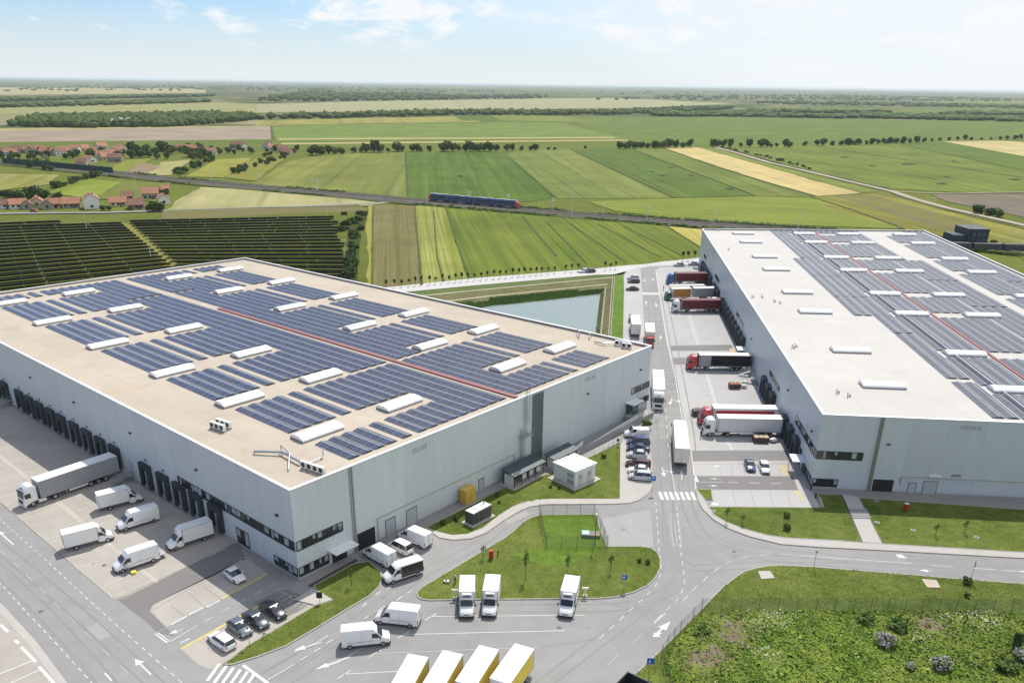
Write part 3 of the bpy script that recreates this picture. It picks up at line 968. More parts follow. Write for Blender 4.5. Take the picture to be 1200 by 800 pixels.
HL, HR = 14.3, 14.0
CL = [(339.25, 574.5), (763.75, 405), (287, 302), (-90.1, 355.2)]
CR = [(964.7, 485.7), (823, 268), (1083, 270), (1630.7, 513.4)]
WL, VL, CENL, ZRL = warehouse('warehouse', 'pale grey warehouse on the left, beige roof full of solar panels, corner ribbon windows', CL, HL, WALLM, ROOFL, None)
WR_, VR, CENR, ZRR = warehouse('warehouse', 'long grey warehouse on the right with a light grey roof beside the truck yard', CR, HR, WALLM2, ROOFR, None)
HOML = solve8([(0, 0), (1, 0), (1, 1), (0, 1)], CL)
HOMR = solve8([(0, 0), (0, 1), (1, 1), (1, 0)], CR)


def RL(u, v, z=0.0):
    return P(*happly(HOML, u, v), ZRL + z)


def RR(u, v, z=0.0):
    return P(*happly(HOMR, u, v), ZRR + z)


WLB = Wall(VL[0], VL[3], Vector((-300, 0, 0)))     # dock side, from the near corner
WLA = Wall(VL[0], VL[1], Vector((0, 0, 0)))        # end wall, from the near corner
WRL = Wall(VR[0], VR[1], Vector((0, 200, 0)))      # dock side of the right one
WRF = Wall(VR[0], VR[3], Vector((60, 0, 0)))       # front of the right one


def add(wall, th, name, mats, items, lab=None, parent=None, smooth=False):
    """items: (d0,d1,z0,z1,o0,o1[,mi])"""
    mb = MB()
    for it in items:
        wall.box(mb, *it)
    O = Vector(th.location)
    mb.v = [tuple(Vector(p) - O) for p in mb.v]
    o = mb.build(name, mats, parent or th, smooth=smooth)
    if lab: o['label'] = lab
    return o


def strip_window(wall, th, x0y0, x1y1, hpx, zfix=None, lab=None, panes=None):
    """ribbon window from pixel of its top-left to pixel of its top-right; hpx = pixel of a bottom corner"""
    d0, zt = wall.sz(*x0y0); d1, zt2 = wall.sz(*x1y1); _, zb = wall.sz(*hpx)
    d0, d1 = max(d0, .12), max(d1, .12)
    zt = (zt + zt2) / 2
    if zfix: zb, zt = zfix
    if d0 > d1: d0, d1 = d1, d0
    fr = add(wall, th, 'window', GLASS, [(d0, d1, zb, zt, -.05, .03)], lab)
    n = panes or max(2, int((d1 - d0) / 1.3))
    it = [(d0, d1, zt - .07, zt + .01, .0, .085), (d0, d1, zb - .01, zb + .07, .0, .085)]
    for i in range(n + 1):
        d = d0 + (d1 - d0) * i / n
        it.append((d - .045, d + .045, zb + .08, zt - .08, .0, .08))
    add(wall, th, 'window_frame', DARKM, it, parent=fr)
    # blinds pulled down behind a few panes
    bl = []
    for i in range(n):
        if random.random() < .55:
            a = d0 + (d1 - d0) * i / n + .1; b = d0 + (d1 - d0) * (i + 1) / n - .1
            h = random.uniform(.35, .95) * (zt - zb - .2)
            if random.random() < .35: b = a + (b - a) * .5
            bl.append((a, b, zt - .1 - h, zt - .1, .032, .045))
    for q in bl:
        add(wall, th, 'blind', mat('blind_fabric', (.34, .36, .37), .8, var=.4, scale=.6), [q], parent=fr)
    return fr


SHB = mat('dock_black', (.02, .028, .032), .75, var=.25, scale=3)
SHI = mat('dock_door_panel', (.36, .38, .385), .6, var=.1, scale=2)


def dock(wall, th, d, w_=3.3, h=4.3, z0=.55, openn=False, num=True, dep=.65):
    """dock shelter: black frame standing out of the wall, door inside, bumpers, number plate"""
    O = Vector(th.location)
    sh = add(wall, th, 'dock_shelter', SHB, [(d - w_ / 2, d - w_ / 2 + .75, z0, z0 + h, .0, dep), (d + w_ / 2 - .75, d + w_ / 2, z0, z0 + h, .0, dep),
                                            (d - w_ / 2 + .75, d + w_ / 2 - .75, z0 + h - 1.0, z0 + h, .0, dep - .01)])
    add(wall, th, 'dock_door', SHI if not openn else GLASS, [(d - w_ / 2 + .75, d + w_ / 2 - .75, z0 + .5, z0 + h - 1.0, .02, .10)], parent=sh)
    add(wall, th, 'shelter_trim', mat('shelter_edge', (.03, .042, .047), .6), [(d - w_ / 2 - .05, d + w_ / 2 + .05, z0 + h + .003, z0 + h + .07, .0, dep + .04), (d + w_ / 2 + .003, d + w_ / 2 + .06, z0, z0 + h, .0, dep),
                                         (d - w_ / 2 - .06, d - w_ / 2 - .003, z0, z0 + h, .0, dep)], parent=sh)
    add(wall, th, 'dock_bumper', GREYM, [(d - w_ / 2 + .2, d + w_ / 2 - .2, .25, z0 + .42, .0, .35), (d - 1.25, d - .9, .3, z0 + .5, .36, .55, ), (d + .9, d + 1.25, .3, z0 + .5, .36, .55)], parent=sh)
    if num:
        add(wall, th, 'number_plate', DARKM, [(d - .42, d - .12, z0 + h + .5, z0 + h + .85, .0, .04), (d + .02, d + .34, z0 + h + .5, z0 + h + .85, .0, .04)], parent=sh)
    return sh


# --- left warehouse, dock side
z_mid = 2.4
ds = [WLB.sz(x, y)[0] for x, y in ((26, 470), (38, 478), (50, 486), (63, 494), (76, 503), (91, 512), (106, 521), (122, 532), (138.5, 542))]
LB = [WLB.sz(x, y)[0] for x, y in ((175, 565.5), (195.5, 577.5), (214.5, 588), (234, 600), (256.5, 613.5))]
for d in ds + [WLB.sz(8, 458)[0], WLB.sz(-2, 452)[0], WLB.sz(-12, 446)[0]]:
    dock(WLB, WL, d)
for d in LB:
    dock(WLB, WL, d)
strip_window(WLB, WL, (208, 557), (344.5, 634), (345, 646), zfix=(4.65, 6.2), panes=26)
strip_window(WLB, WL, (321, 648), (352.5, 669), (353, 679), zfix=(.45, 2.0), panes=5)
strip_window(WLB, WL, (277, 617), (291, 625), (291, 640), zfix=(.3, 2.95), panes=3)
strip_window(WLA, WL, (341, 635), (401, 611), (401, 622), zfix=(4.65, 6.2), panes=9)
strip_window(WLA, WL, (342, 669), (385, 650), (385, 661), zfix=(.45, 2.0), panes=6)
strip_window(WLA, WL, (740, 455), (761, 447), (741, 461), zfix=(5.0, 6.4), panes=6)
strip_window(WLA, WL, (747, 469), (760, 464), (747, 476), zfix=(1.9, 3.2), panes=3)


def canopy(wall, th, d0, d1, z, out, post=True):
    c = add(wall, th, 'canopy', WHITE_R, [(d0, d1, z, z + .18, .02, out)])
    if post:
        add(wall, th, 'post', GREYM, [(d0 + .1, d0 + .2, 0, z - .003, out - .2, out - .1), (d1 - .2, d1 - .1, 0, z - .003, out - .2, out - .1)], parent=c)
    return c


canopy(WLA, WL, 5.2, 9.4, 2.45, 2.0, False)
add(WLA, WL, 'door', GLASS, [(5.9, 8.6, .02, 2.3, .0, .05)])
add(WLA, WL, 'gate', mat('dark_gate', (.012, .013, .015), .7), [(10.7, 14.1, .02, 2.9, .0, .04)])
for k, dd_ in enumerate((9.95, 10.35)):
    add(WLA, WL, 'drainpipe', GALV, [(dd_, dd_ + .2, .1, HL - .1, .02, .22)])
WDOOR = mat('door_grey', (.40, .43, .45), .5, var=.05, scale=1)
for (x0, x1) in ((16.3, 18.2), (20.6, 22.8), (37.4, 38.6)):
    dr = add(WLA, WL, 'door', WDOOR, [(x0, x1, .05, 2.9 if x0 < 30 else 2.2, .0, .05)])
    add(WLA, WL, 'door_frame', DARKM, [(x0 - .08, x0 - .003, .05, 2.9 if x0 < 30 else 2.25, .0, .07), (x1 + .003, x1 + .08, .05, 2.9 if x0 < 30 else 2.25, .0, .07), (x0 - .08, x1 + .08, 2.903 if x0 < 30 else 2.26, 3.0 if x0 < 30 else 2.34, .0, .07)], parent=dr)
GASP = mat('gas_pipe_yellow', (.42, .40, .26), .5)
add(WLA, WL, 'gas_pipe', GASP, [(14.6, 46.5, 3.95, 4.05, .05, .15), (14.6, 14.7, .3, 3.94, .05, .15), (46.6, 46.7, 2.6, 4.05, .05, .15)])
LOUV = mat('louvre_grey', (.20, .225, .225), .5, metal=.3, var=.2, scale=1.5, stretch=(1, 1, .05))
lv = add(WLA, WL, 'louvre', LOUV, [(51.6, 54.6, .3, HL - .35, .0, .18)])
add(WLA, WL, 'louvre_slat', mat('slat_grey', (.15, .17, .17), .5), [(51.75 + i * .33, 51.83 + i * .33, .3, HL - .36, .181, .26) for i in range(9)], parent=lv)
# caged ladder up to the roof
ladd = thing('ladder', 'tall caged steel ladder with a rest platform up the end wall of the left warehouse', 'ladder', WLA.pt(48.6, 0, .5))
Lo = Vector(ladd.location)


def wmb(fn, name, m, parent, O):
    mb = MB(); fn(mb); mb.v = [tuple(Vector(p) - O) for p in mb.v]
    return mb.build(name, m, parent)


def rails_(mb):
    for z0, z1, dx in ((.3, 8.4, 0), (7.2, HL + 1.2, 1.1)):
        for q in (0, .5):
            WLA.box(mb, 48.2 + dx + q, 48.25 + dx + q, z0, z1, .25, .32)


def rungs_(mb):
    for z0, z1, dx in ((.3, 8.4, 0), (7.2, HL + 1.0, 1.1)):
        z = z0 + .2
        while z < z1:
            WLA.box(mb, 48.26 + dx, 48.69 + dx, z, z + .04, .26, .3); z += .3


def cage_(mb):
    for z0, z1, dx in ((2.6, 8.4, 0), (9.4, HL + 1.2, 1.1)):
        z = z0
        while z < z1:
            for a in range(8):
                t0, t1 = math.pi * a / 8, math.pi * (a + 1) / 8
                p = WLA.pt(48.47 + dx - math.cos(t0) * .4, z, .3 + math.sin(t0) * .75); q = WLA.pt(48.47 + dx - math.cos(t1) * .4, z, .3 + math.sin(t1) * .75)
                mb.tube(p, q, .028, 4)
            z += .8
        for a in range(1, 8):
            t0 = math.pi * a / 8
            mb.tube(WLA.pt(48.47 + dx - math.cos(t0) * .4, z0, .3 + math.sin(t0) * .75), WLA.pt(48.47 + dx - math.cos(t0) * .4, z1, .3 + math.sin(t0) * .75), .022, 4)


wmb(rails_, 'side_rail', GALV, ladd, Lo)
wmb(rungs_, 'rung', GALV, ladd, Lo)
wmb(cage_, 'safety_cage', GALV, ladd, Lo)
wmb(lambda mb: (WLA.box(mb, 47.9, 50.6, 7.0, 7.1, .02, 1.3), [WLA.box(mb, 47.9 + k * .9, 47.95 + k * .9, 7.1, 8.1, 1.24, 1.29) for k in range(4)], WLA.box(mb, 47.9, 50.6, 8.1, 8.15, 1.24, 1.29)), 'platform', GALV, ladd, Lo)

# --- right warehouse
for d in (12.5, 17.8, 23.3, 36.8, 42.0, 47.3) + tuple(80 + 5.35 * i for i in range(9)) + tuple(134 + 5.35 * i for i in range(3)) + tuple(155 + 5.35 * i for i in range(6)):
    dock(WRL, WR_, d, w_=3.0, h=4.0, z0=.4, num=False, dep=1.0)
strip_window(WRL, WR_, (958, 530), (933, 487), (956, 537), zfix=(5.75, 7.3), panes=14)
strip_window(WRL, WR_, (950, 566), (942, 553), (950, 575), zfix=(.45, 2.0), panes=4)
for x0, x1 in ((33.5, 45), (84, 97), (137, 148), (176, 184)):
    fr = strip_window(WRL, WR_, (0, 0), (0, 0), (0, 0), zfix=(6.0, 7.2)) if 0 else None
    add(WRL, WR_, 'window', GLASS, [(x0, x1, 5.9, 7.1, -.05, .03)])
    add(WRL, WR_, 'window_frame', DARKM, [(x0 + (x1 - x0) * i / 9 - .04, x0 + (x1 - x0) * i / 9 + .04, 5.9, 7.1, .0, .07) for i in range(10)], parent=WR_.children[-1])
canopy(WRL, WR_, 5.0, 8.4, 2.6, 2.4)
add(WRL, WR_, 'door', GLASS, [(5.6, 7.6, .02, 2.3, .0, .05)])
add(WRL, WR_, 'gate', mat('dark_gate', (.012, .013, .015)), [(9.0, 10.4, .3, 3.4, .0, .06)])
canopy(WRL, WR_, 29.5, 32.5, 2.6, 2.4)
add(WRL, WR_, 'door', WDOOR, [(30.2, 31.6, .02, 2.2, .0, .05)])
canopy(WRL, WR_, 73.5, 77, 2.6, 2.6)
add(WRL, WR_, 'gate', mat('dark_gate', (.012, .013, .015)), [(67, 69.5, .1, 3.6, .0, .06)])
canopy(WRL, WR_, 128.5, 131.5, 2.6, 2.6)
canopy(WRL, WR_, 190, 193, 2.6, 2.6)
strip_window(WRF, WR_, (957, 526.5), (1012, 530), (1012, 540), zfix=(5.75, 7.3), panes=8)
strip_window(WRF, WR_, (952, 560), (982, 562), (982, 571), zfix=(.45, 2.0), panes=6)
add(WRF, WR_, 'gate', mat('dark_gate', (.012, .013, .015)), [(10.5, 14.0, .05, 2.35, .0, .05)])
for x0, x1, hh in ((16.6, 17.9, 1.95), (19.1, 21.4, 2.4)):
    dr = add(WRF, WR_, 'door', WDOOR, [(x0, x1, .05, hh, .0, .05)])
    add(WRF, WR_, 'door_frame', DARKM, [(x0 - .06, x0 - .003, .05, hh, .0, .07), (x1 + .003, x1 + .06, .05, hh, .0, .07), (x0 - .06, x1 + .06, hh + .003, hh + .07, .0, .07)], parent=dr)
for dd_ in (9.7, 10.05):
    add(WRF, WR_, 'drainpipe', mat('pipe_khaki', (.27, .27, .22), .5, metal=.3), [(dd_, dd_ + .2, .1, HR - .1, .02, .22)])
add(WRF, WR_, 'gas_pipe', mat('gas_pipe_yellow', (.42, .40, .26)), [(15.0, 60, 3.05, 3.15, .05, .15), (15.0, 15.1, 1.6, 3.04, .05, .15)])
add(WRF, WR_, 'wall_lamp', WHITE_R, [(19.6, 21.6, 3.35, 3.7, .0, .25)])
add(WRF, WR_, 'vent_grille', mat('vent_grey', (.22, .23, .24), .6), [(23.4, 24.9, 3.6, 4.0, .0, .1)])


def marks(wall, th, x0y0, x1y1, zt, hgt, n):
    """row of small raised letters, too small in the photograph to read"""
    d0, _ = wall.sz(*x0y0); d1, _ = wall.sz(*x1y1)
    LT = mat('lettering_grey', (.34, .375, .39), .6)
    it = []
    step = (d1 - d0) / n
    for i in range(n):
        a = d0 + i * step; w_ = abs(step) * .5; t = .16
        k = (i * 7 + 3) % 5
        zb = zt - hgt
        if k in (0, 2, 3): it.append((a, a + t, zb, zt, .0, .05))
        if k in (0, 1, 4): it.append((a + w_ - t, a + w_, zb, zt, .0, .052))
        if k in (1, 2): it.append((a + .002, a + w_, zb, zb + t, .0, .054))
        if k in (0, 3): it.append((a + .002, a + w_, zt - t, zt, .0, .056))
        if k in (1, 3, 4): it.append((a + .002, a + w_, (zb + zt) / 2 - t / 2, (zb + zt) / 2 + t / 2, .0, .058))
    add(wall, th, 'lettering', LT, it)


marks(WLA, WL, (483, 523), (501, 516), 13.0, .8, 6)
marks(WLA, WL, (686, 441), (699, 436), 13.1, .8, 5)
marks(WRF, WR_, (1127, 498), (1152, 500), 13.1, .75, 8)
for W_, T_, pts in ((WLB, WL, ((36, 442), (87, 471), (153, 507), (230.5, 550), (325, 603))), (WLA, WL, ((688.5, 461), (750.5, 433))), (WRL, WR_, ((881, 397), (924, 457), (952, 505))), (WRF, WR_, ((1041, 520),))):
    for x, y in pts:
        d, z = W_.sz(x, y)
        add(W_, T_, 'wall_camera', DARKM, [(d - .3, d + .3, z - .12, z + .1, .0, .3)])

# plinth strips
for W_, T_ in ((WLB, WL), (WLA, WL), (WRL, WR_), (WRF, WR_)):
    add(W_, T_, 'plinth', PLINTH, [(.03, W_.L - .03, -.5, .25, .0, .035)])

# ------------------------------------------------------------------ skylights
def skylight(th, RF, u0, u1, v, vh, lab=None):
    """curved rooflight whose long axis runs along u"""
    a = (RF(u0, v - vh) + RF(u0, v + vh)) / 2; b = (RF(u1, v - vh) + RF(u1, v + vh)) / 2
    e = (b - a); e.z = 0; L = e.length; e.normalize(); n_ = Vector((-e.y, e.x, 0))
    wd = (RF((u0 + u1) / 2, v + vh) - RF((u0 + u1) / 2, v - vh)).length
    c = (a + b) / 2
    O = Vector(th.location)
    mb = MB(); mb.box(Vector((c.x, c.y, a.z + .16)) - O, (L, wd, .32), ax=(e, n_, Vector((0, 0, 1))))
    cb = mb.build('skylight_kerb', PARA, None)
    cb.name = 'skylight'; cb.parent = th
    mb = MB()
    rings = []
    for k in range(9):
        t = math.pi * k / 8
        yy = -math.cos(t) * wd * .5; zz = .32 + math.sin(t) * .62
        rings.append((yy, zz))
    for k in range(8):
        (y0, z0), (y1, z1) = rings[k], rings[k + 1]
        q = [c + n_ * y0 - e * L / 2, c + n_ * y0 + e * L / 2, c + n_ * y1 + e * L / 2, c + n_ * y1 - e * L / 2]
        zz = [z0, z0, z1, z1]
        mb.face([Vector((p.x, p.y, a.z + z_)) - O for p, z_ in zip(q, zz)])
    for s_ in (-1, 1):
        mb.face([Vector((*(c + n_ * y_ + e * s_ * L / 2).xy, a.z + z_)) - O for y_, z_ in rings])
    for k in range(1, 5):
        cc = c + e * (L * (k / 5 - .5))
        for q in range(8):
            (y0, z0), (y1, z1) = rings[q], rings[q + 1]
            mb.tube(Vector((*(cc + n_ * y0).xy, a.z + z0 + .01)) - O, Vector((*(cc + n_ * y1).xy, a.z + z1 + .01)) - O, .03, 4, 1)
    d = mb.build('skylight_dome', [SKYL, WHITE_R], None, smooth=True)
    d.parent = cb


VK = [.083, .221, .368, .541, .722, .894]
for uc in (.155, .339, .647, .831):
    for v in VK:
        skylight(WL, RL, uc - .042, uc + .042, v, .0105)
VKR = [.078, .186, .346, .45, .601, .7025, .843, .9375]
for i, v in enumerate(VKR):
    for uc in (.168, .435, .625, .865):
        if uc == .168 and i < 0: continue
        skylight(WR_, RR, uc - .045, uc + .045, v, .0075)

# ------------------------------------------------------------------ solar arrays on the roofs
def panel_material(name, base, line, cellc):
    M = bpy.data.materials.new(name); M.use_nodes = True
    t = M.node_tree; b = t.nodes['Principled BSDF']
    b.inputs['Roughness'].default_value = .24
    b.inputs['Coat Weight'].default_value = .1
    b.inputs['IOR'].default_value = 1.5
    uv = t.nodes.new('ShaderNodeUVMap'); sp = t.nodes.new('ShaderNodeSeparateXYZ'); t.links.new(uv.outputs[0], sp.inputs[0])

    def mth(op, a, bb=None, clamp=False):
        n = t.nodes.new('ShaderNodeMath'); n.operation = op; n.use_clamp = clamp
        for i, x in enumerate((a, bb)):
            if x is None: continue
            if isinstance(x, (int, float)): n.inputs[i].default_value = x
            else: t.links.new(x, n.inputs[i])
        return n.outputs[0]
    fx = mth('FRACT', mth('DIVIDE', sp.outputs[0], 1.68))
    j = mth('LESS_THAN', mth('ABSOLUTE', mth('SUBTRACT', fx, .5)), .022)
    fx2 = mth('FRACT', mth('DIVIDE', sp.outputs[0], 1.68 * 3))
    wn = t.nodes.new('ShaderNodeTexWhiteNoise'); wn.noise_dimensions = '2D'
    cb = t.nodes.new('ShaderNodeCombineXYZ'); t.links.new(mth('FLOOR', mth('ADD', mth('DIVIDE', sp.outputs[0], 1.68), .5)), cb.inputs[0]); t.links.new(mth('FLOOR', sp.outputs[1]), cb.inputs[1])
    t.links.new(cb.outputs[0], wn.inputs['Vector'])
    mx0 = t.nodes.new('ShaderNodeMix'); mx0.data_type = 'RGBA'
    t.links.new(wn.outputs[0], mx0.inputs[0]); mx0.inputs[6].default_value = base + (1,); mx0.inputs[7].default_value = cellc + (1,)
    mx = t.nodes.new('ShaderNodeMix'); mx.data_type = 'RGBA'
    t.links.new(j, mx.inputs[0]); t.links.new(mx0.outputs[2], mx.inputs[6]); mx.inputs[7].default_value = line + (1,)
    t.links.new(mx.outputs[2], b.inputs['Base Color'])
    return M


PV = panel_material('solar_glass', (.052, .059, .092), (.20, .21, .24), (.070, .079, .116))
ALU = mat('aluminium_rail', (.42, .43, .45), .5, metal=.3)


def tent(root, RF, uc0, uc1, v0, v1, nm='panel_row'):
    """two panel faces leaning on each other, ridge along v"""
    O = Vector(root.location)
    a0, a1 = RF(uc0, v0), RF(uc1, v0)
    b0, b1 = RF(uc0, v1), RF(uc1, v1)
    L = (b0 - a0).length
    zr = .32; ze = .11
    mb = MB()
    Z = Vector((0, 0, 1))
    g = .06
    A0, A1, Am = a0.lerp(a1, g), a0.lerp(a1, 1 - g), a0.lerp(a1, .54)
    B0, B1, Bm = b0.lerp(b1, g), b0.lerp(b1, 1 - g), b0.lerp(b1, .54)
    Am2, Bm2 = a0.lerp(a1, .575), b0.lerp(b1, .575)
    s_ = random.randint(0, 50) * 2.0
    mb.face([A0 + Z * ze - O, Am + Z * zr - O, Bm + Z * zr - O, B0 + Z * ze - O], uv=[(0, s_), (0, s_ + .99), (L, s_ + .99), (L, s_)])
    mb.face([Am2 + Z * zr - O, A1 + Z * ze - O, B1 + Z * ze - O, Bm2 + Z * zr - O], uv=[(0, s_ + 1.0), (0, s_ + 1.99), (L, s_ + 1.99), (L, s_ + 1.0)])
    mb.face([Am + Z * (zr + .003) - O, Am2 + Z * (zr + .003) - O, Bm2 + Z * (zr + .003) - O, Bm + Z * (zr + .003) - O], 1, uv=[(0, 0)] * 4)
    # frame edge below the glass and end gables
    for q in ((A0 + Z * ze, B0 + Z * ze), (A1 + Z * ze, B1 + Z * ze)):
        mb.face([q[0] - O, q[1] - O, q[1] - Z * .1 - O, q[0] - Z * .1 - O], 1, uv=[(0, 0)] * 4)
    for X0, Xm, X1 in ((A0, Am, A1), (B0, Bm, B1)):
        mb.face([X0 + Z * .02 - O, X1 + Z * .02 - O, X1 + Z * (ze - .02) - O, Xm + Z * (zr - .04) - O, X0 + Z * (ze - .02) - O], 2, uv=[(0, 0)] * 5)
    o = mb.build(nm, [PV, ALU, DARKM], root)
    for p in o.data.polygons:
        if p.material_index == 0 and p.normal.z < 0: p.flip()
    return o


def array(RF, strips, v0, v1, label, group):
    uc = (strips[0][0] + strips[-1][1]) / 2
    c = RF(uc, (v0 + v1) / 2)
    r = thing('solar_array', label, 'solar array', c, 0, group)
    for s0, s1 in strips:
        tent(r, RF, s0, s1, v0, v1)
    return r


PL = .0257
gA = [(.121 + PL * i, .121 + PL * (i + 1)) for i in range(4)]
gB = [(.233, .2575)]
gC = [(.268 + PL * i, .268 + PL * (i + 1)) for i in range(5)]
gD = [(.268 + PL * i, .268 + PL * (i + 1)) for i in range(5, 9)]
gE = [(.524 + PL * i, .524 + PL * (i + 1)) for i in range(3)]
gF = [(.524 + PL * i, .524 + PL * (i + 1)) for i in range(3, 7)]
gG = [(.709, .7335)]
gH = [(.750 + PL * i, .750 + PL * (i + 1)) for i in range(4)]
VI = [(.011, .062)] + [(VK[i] + .021, VK[i + 1] - .021) for i in range(5)] + [(.915, .955)]
GRP_L = 'solar arrays on the left warehouse roof'
DESC = {'A': 'four-row solar array along the dock-side edge of the left roof', 'B': 'single solar row on the left roof behind the dock-side four-row arrays',
        'C': 'five-row solar array inside the single row, dock half of left roof', 'F': 'four-row solar array beyond the red tray, left roof',
        'G': 'single solar row on the pond half of the left roof', 'H': 'four-row solar array along the pond-side edge of the left roof'}
for key, g in (('A', gA), ('B', gB), ('C', gC), ('F', gF), ('G', gG), ('H', gH)):
    for i, (v0, v1) in enumerate(VI):
        if key in 'CF' and i == 1:
            pass
        array(RL, g, v0, v1, DESC[key] + ', ' + (ORD[i] + ' from near'), GRP_L)
for key, g, ds_ in (('D', gD, 'unbroken four-row solar array, dock side of the red tray'), ('E', gE, 'unbroken three-row solar array, pond side of the red tray')):
    for i, (v0, v1) in enumerate(((.011, .2), (.209, .775), (.783, .955))):
        array(RL, g, v0, v1, ds_ + ', ' + ('near piece', 'long middle piece', 'far piece')[i], GRP_L)
# right roof
PR = .0268
GRP_R = 'solar arrays on the right warehouse roof'


def rstr(a, n, p=PR):
    return [(a + p * i, a + p * (i + 1)) for i in range(n)]


VIR = [(.008, .066)] + [(VKR[i] + .012, VKR[i + 1] - .012) for i in range(7)] + [(.950, .985)]


def splitv(v0, v1):
    return [(v0, v1)]


def rarr(s, vs, desc):
    for i, (v0, v1) in enumerate(vs):
        array(RR, s, v0, v1, desc + ', ' + ORD[i] + ' from near', GRP_R)


rarr(rstr(.325, 2), [(.008, .096), (.107, .257), (.261, .335), (.336, .43), (.432, .56), (.562, .70), (.702, .985)], 'two-row solar array at the open side of the right roof')
rarr(rstr(.2705, 2), [(.336, .43), (.432, .56), (.562, .696)], 'two-row solar array jutting onto the bare right roof')
rarr(rstr(.304, 1, .02), [(.702, .985)], 'narrow far solar row at the bare half of the right roof')
rarr(rstr(.380, 4), VIR, 'four-row solar array before the red tray, right roof')
rarr(rstr(.502, 5), VIR, 'five-row solar array behind the red tray, right roof')
rarr(rstr(.640, 4), [(.008, .10), (.104, .255), (.258, .39), (.394, .54), (.544, .69)], 'four-row solar array by the bare corridor, right roof')
rarr(rstr(.640, 2), [(.694, .985)], 'two-row far solar array by the bare corridor')
rarr(rstr(.780, 4), [(.008, .066)] + [(VKR[i] + .012, VKR[i + 1] - .012) for i in range(7)], 'four-row solar array beyond the corridor, right roof')
rarr(rstr(.890, 3), [(.008, .25), (.254, .54), (.544, .985)], 'three-row solar array along the outer edge, right roof')

# cable trays
TRAY = mat('cable_tray_red', (.24, .065, .075), .6, var=.12, scale=1)
TRAYP = mat('cable_tray_pale', (.62, .56, .52), .6, var=.05, scale=1)


def tray(RF, th_label, u0, u1, v0, v1, m, h=.25):
    c = RF((u0 + u1) / 2, v0)
    a, b, c2, d = RF(u0, v0), RF(u1, v0), RF(u1, v1), RF(u0, v1)
    mb = MB(); Z = Vector((0, 0, h)); O = Vector((c.x, c.y, c.z))
    z0 = Vector((0, 0, .03))
    top = [p + Z - O for p in (a, b, c2, d)]; bot = [p + z0 - O for p in (a, b, c2, d)]
    mb.face(top)
    for i in range(4):
        mb.face([bot[i], bot[(i + 1) % 4], top[(i + 1) % 4], top[i]])
    o = mb.build('cable_tray', m)
    o.location = O
    return tag(o, th_label, 'cable tray')


tray(RL, 'long red cable tray between the two halves of the solar roof on the left warehouse',   .508, .5175, .004, .62, TRAY)
tray(RR, 'long red cable tray down the middle of the right warehouse roof', .4915, .4985, .003, .985, TRAY)
tray(RR, 'thin white cable tray between solar rows of the right warehouse roof', .4065, .4085, .003, .985, TRAYP, .55)

# rooftop units
FAN = mat('fan_black', (.03, .03, .03), .6)


def ac_unit(c, rz, n, label):
    t = thing('air_conditioner', label, 'air conditioner', c, rz)
    for i in range(n):
        mb = MB(); mb.box((i * 1.15, 0, .75), (1.0, .5, .95)); b_ = mb.build('housing', WHITE_R, t)
        mb = MB(); mb.tube((i * 1.15, -.255, .75), (i * 1.15, -.275, .75), .38, 16); f = mb.build('fan', FAN, b_)
    mb = MB()
    for i in range(n):
        for sx in (-.4, .4):
            mb.box((i * 1.15 + sx, 0, .13), (.08, .6, .26))
    mb.box((n * 1.15 / 2 - .55, 0, .29), (n * 1.15, .08, .05))
    mb.build('stand', GALV, t)
    return t


def rpipe(pts, label, RZ, r=.11, m=None):
    c = P(*pts[0][:2], RZ)
    t = thing('roof_pipe', label, 'pipe', c)
    O = Vector(t.location)
    w3 = [P(p[0], p[1], RZ) + Vector((0, 0, p[2])) for p in pts]
    mb = MB()
    for a, b in zip(w3, w3[1:]):
        mb.tube(a - O, b - O, r, 8)
    mb.build('pipe_run', m or GALV, t)
    mb = MB()
    for a in w3:
        mb.box(Vector((a.x, a.y, RZ + (a.z - RZ) / 2)) - O, (.1, .3, max(.06, a.z - RZ)))
    mb.build('bracket', GREYM, t)


pa = P(364, 551, ZRL); pb = P(346, 545, ZRL)
ang_ = math.atan2((pa - pb).y, (pa - pb).x)
ac_unit(P(357, 549, ZRL), ang_ - .0, 4, 'bank of four white air conditioner units near the front corner of the left roof')
ac_unit(P(250, 502, ZRL), ang_, 3, 'three white air conditioner units alone on the bare edge of the left roof, front row')
ac_unit(P(257, 498.5, ZRL), ang_, 3, 'three white air conditioner units alone on the bare edge of the left roof, rear row')
ac_unit(P(723, 405, ZRL), ang_ + .2, 3, 'three dark fan units near the right corner of the left warehouse roof')
ac_unit(P(731, 408, ZRL), ang_ + .2, 2, 'two dark fan units beside the duct at the right corner of the left roof')
rpipe([(298, 532, .5), (331, 533.5, .6), (352, 545, .6)], 'grey duct leading to the bank of four units on the left roof', ZRL, .2)
rpipe([(338, 552, .3), (340, 538, 1.0), (330, 530, 1.2)], 'bent pipe standing near the front corner of the left roof', ZRL, .1)
rpipe([(363, 544, .3), (378, 538, .4), (379, 534, 1.3)], 'swan-neck pipe beside the bank of four units on the left roof', ZRL, .1)
rpipe([(677, 397, .1), (679, 396, 1.3), (676, 392, 1.3)], 'small vent pipe on the pond side of the left roof', ZRL, .09)
rpipe([(691, 399, .1), (690, 396, 1.0), (693, 395, 1.0)], 'second small vent pipe on the pond side of the left roof', ZRL, .09)
rpipe([(697, 402, .4), (707, 405, .5), (722, 404, .5)], 'duct leading to the dark fan units of the left roof', ZRL, .16)
k_ = 0
RVL = ['by the far dock-side edge', 'in the far corner', 'beside the far skylight', 'halfway along the dock-side edge', 'left of the fourth skylight', 'right of the fourth skylight', 'near the white canopies', 'beside it', 'near the front corner', 'nearest the front corner', 'at the front corner right of the others']
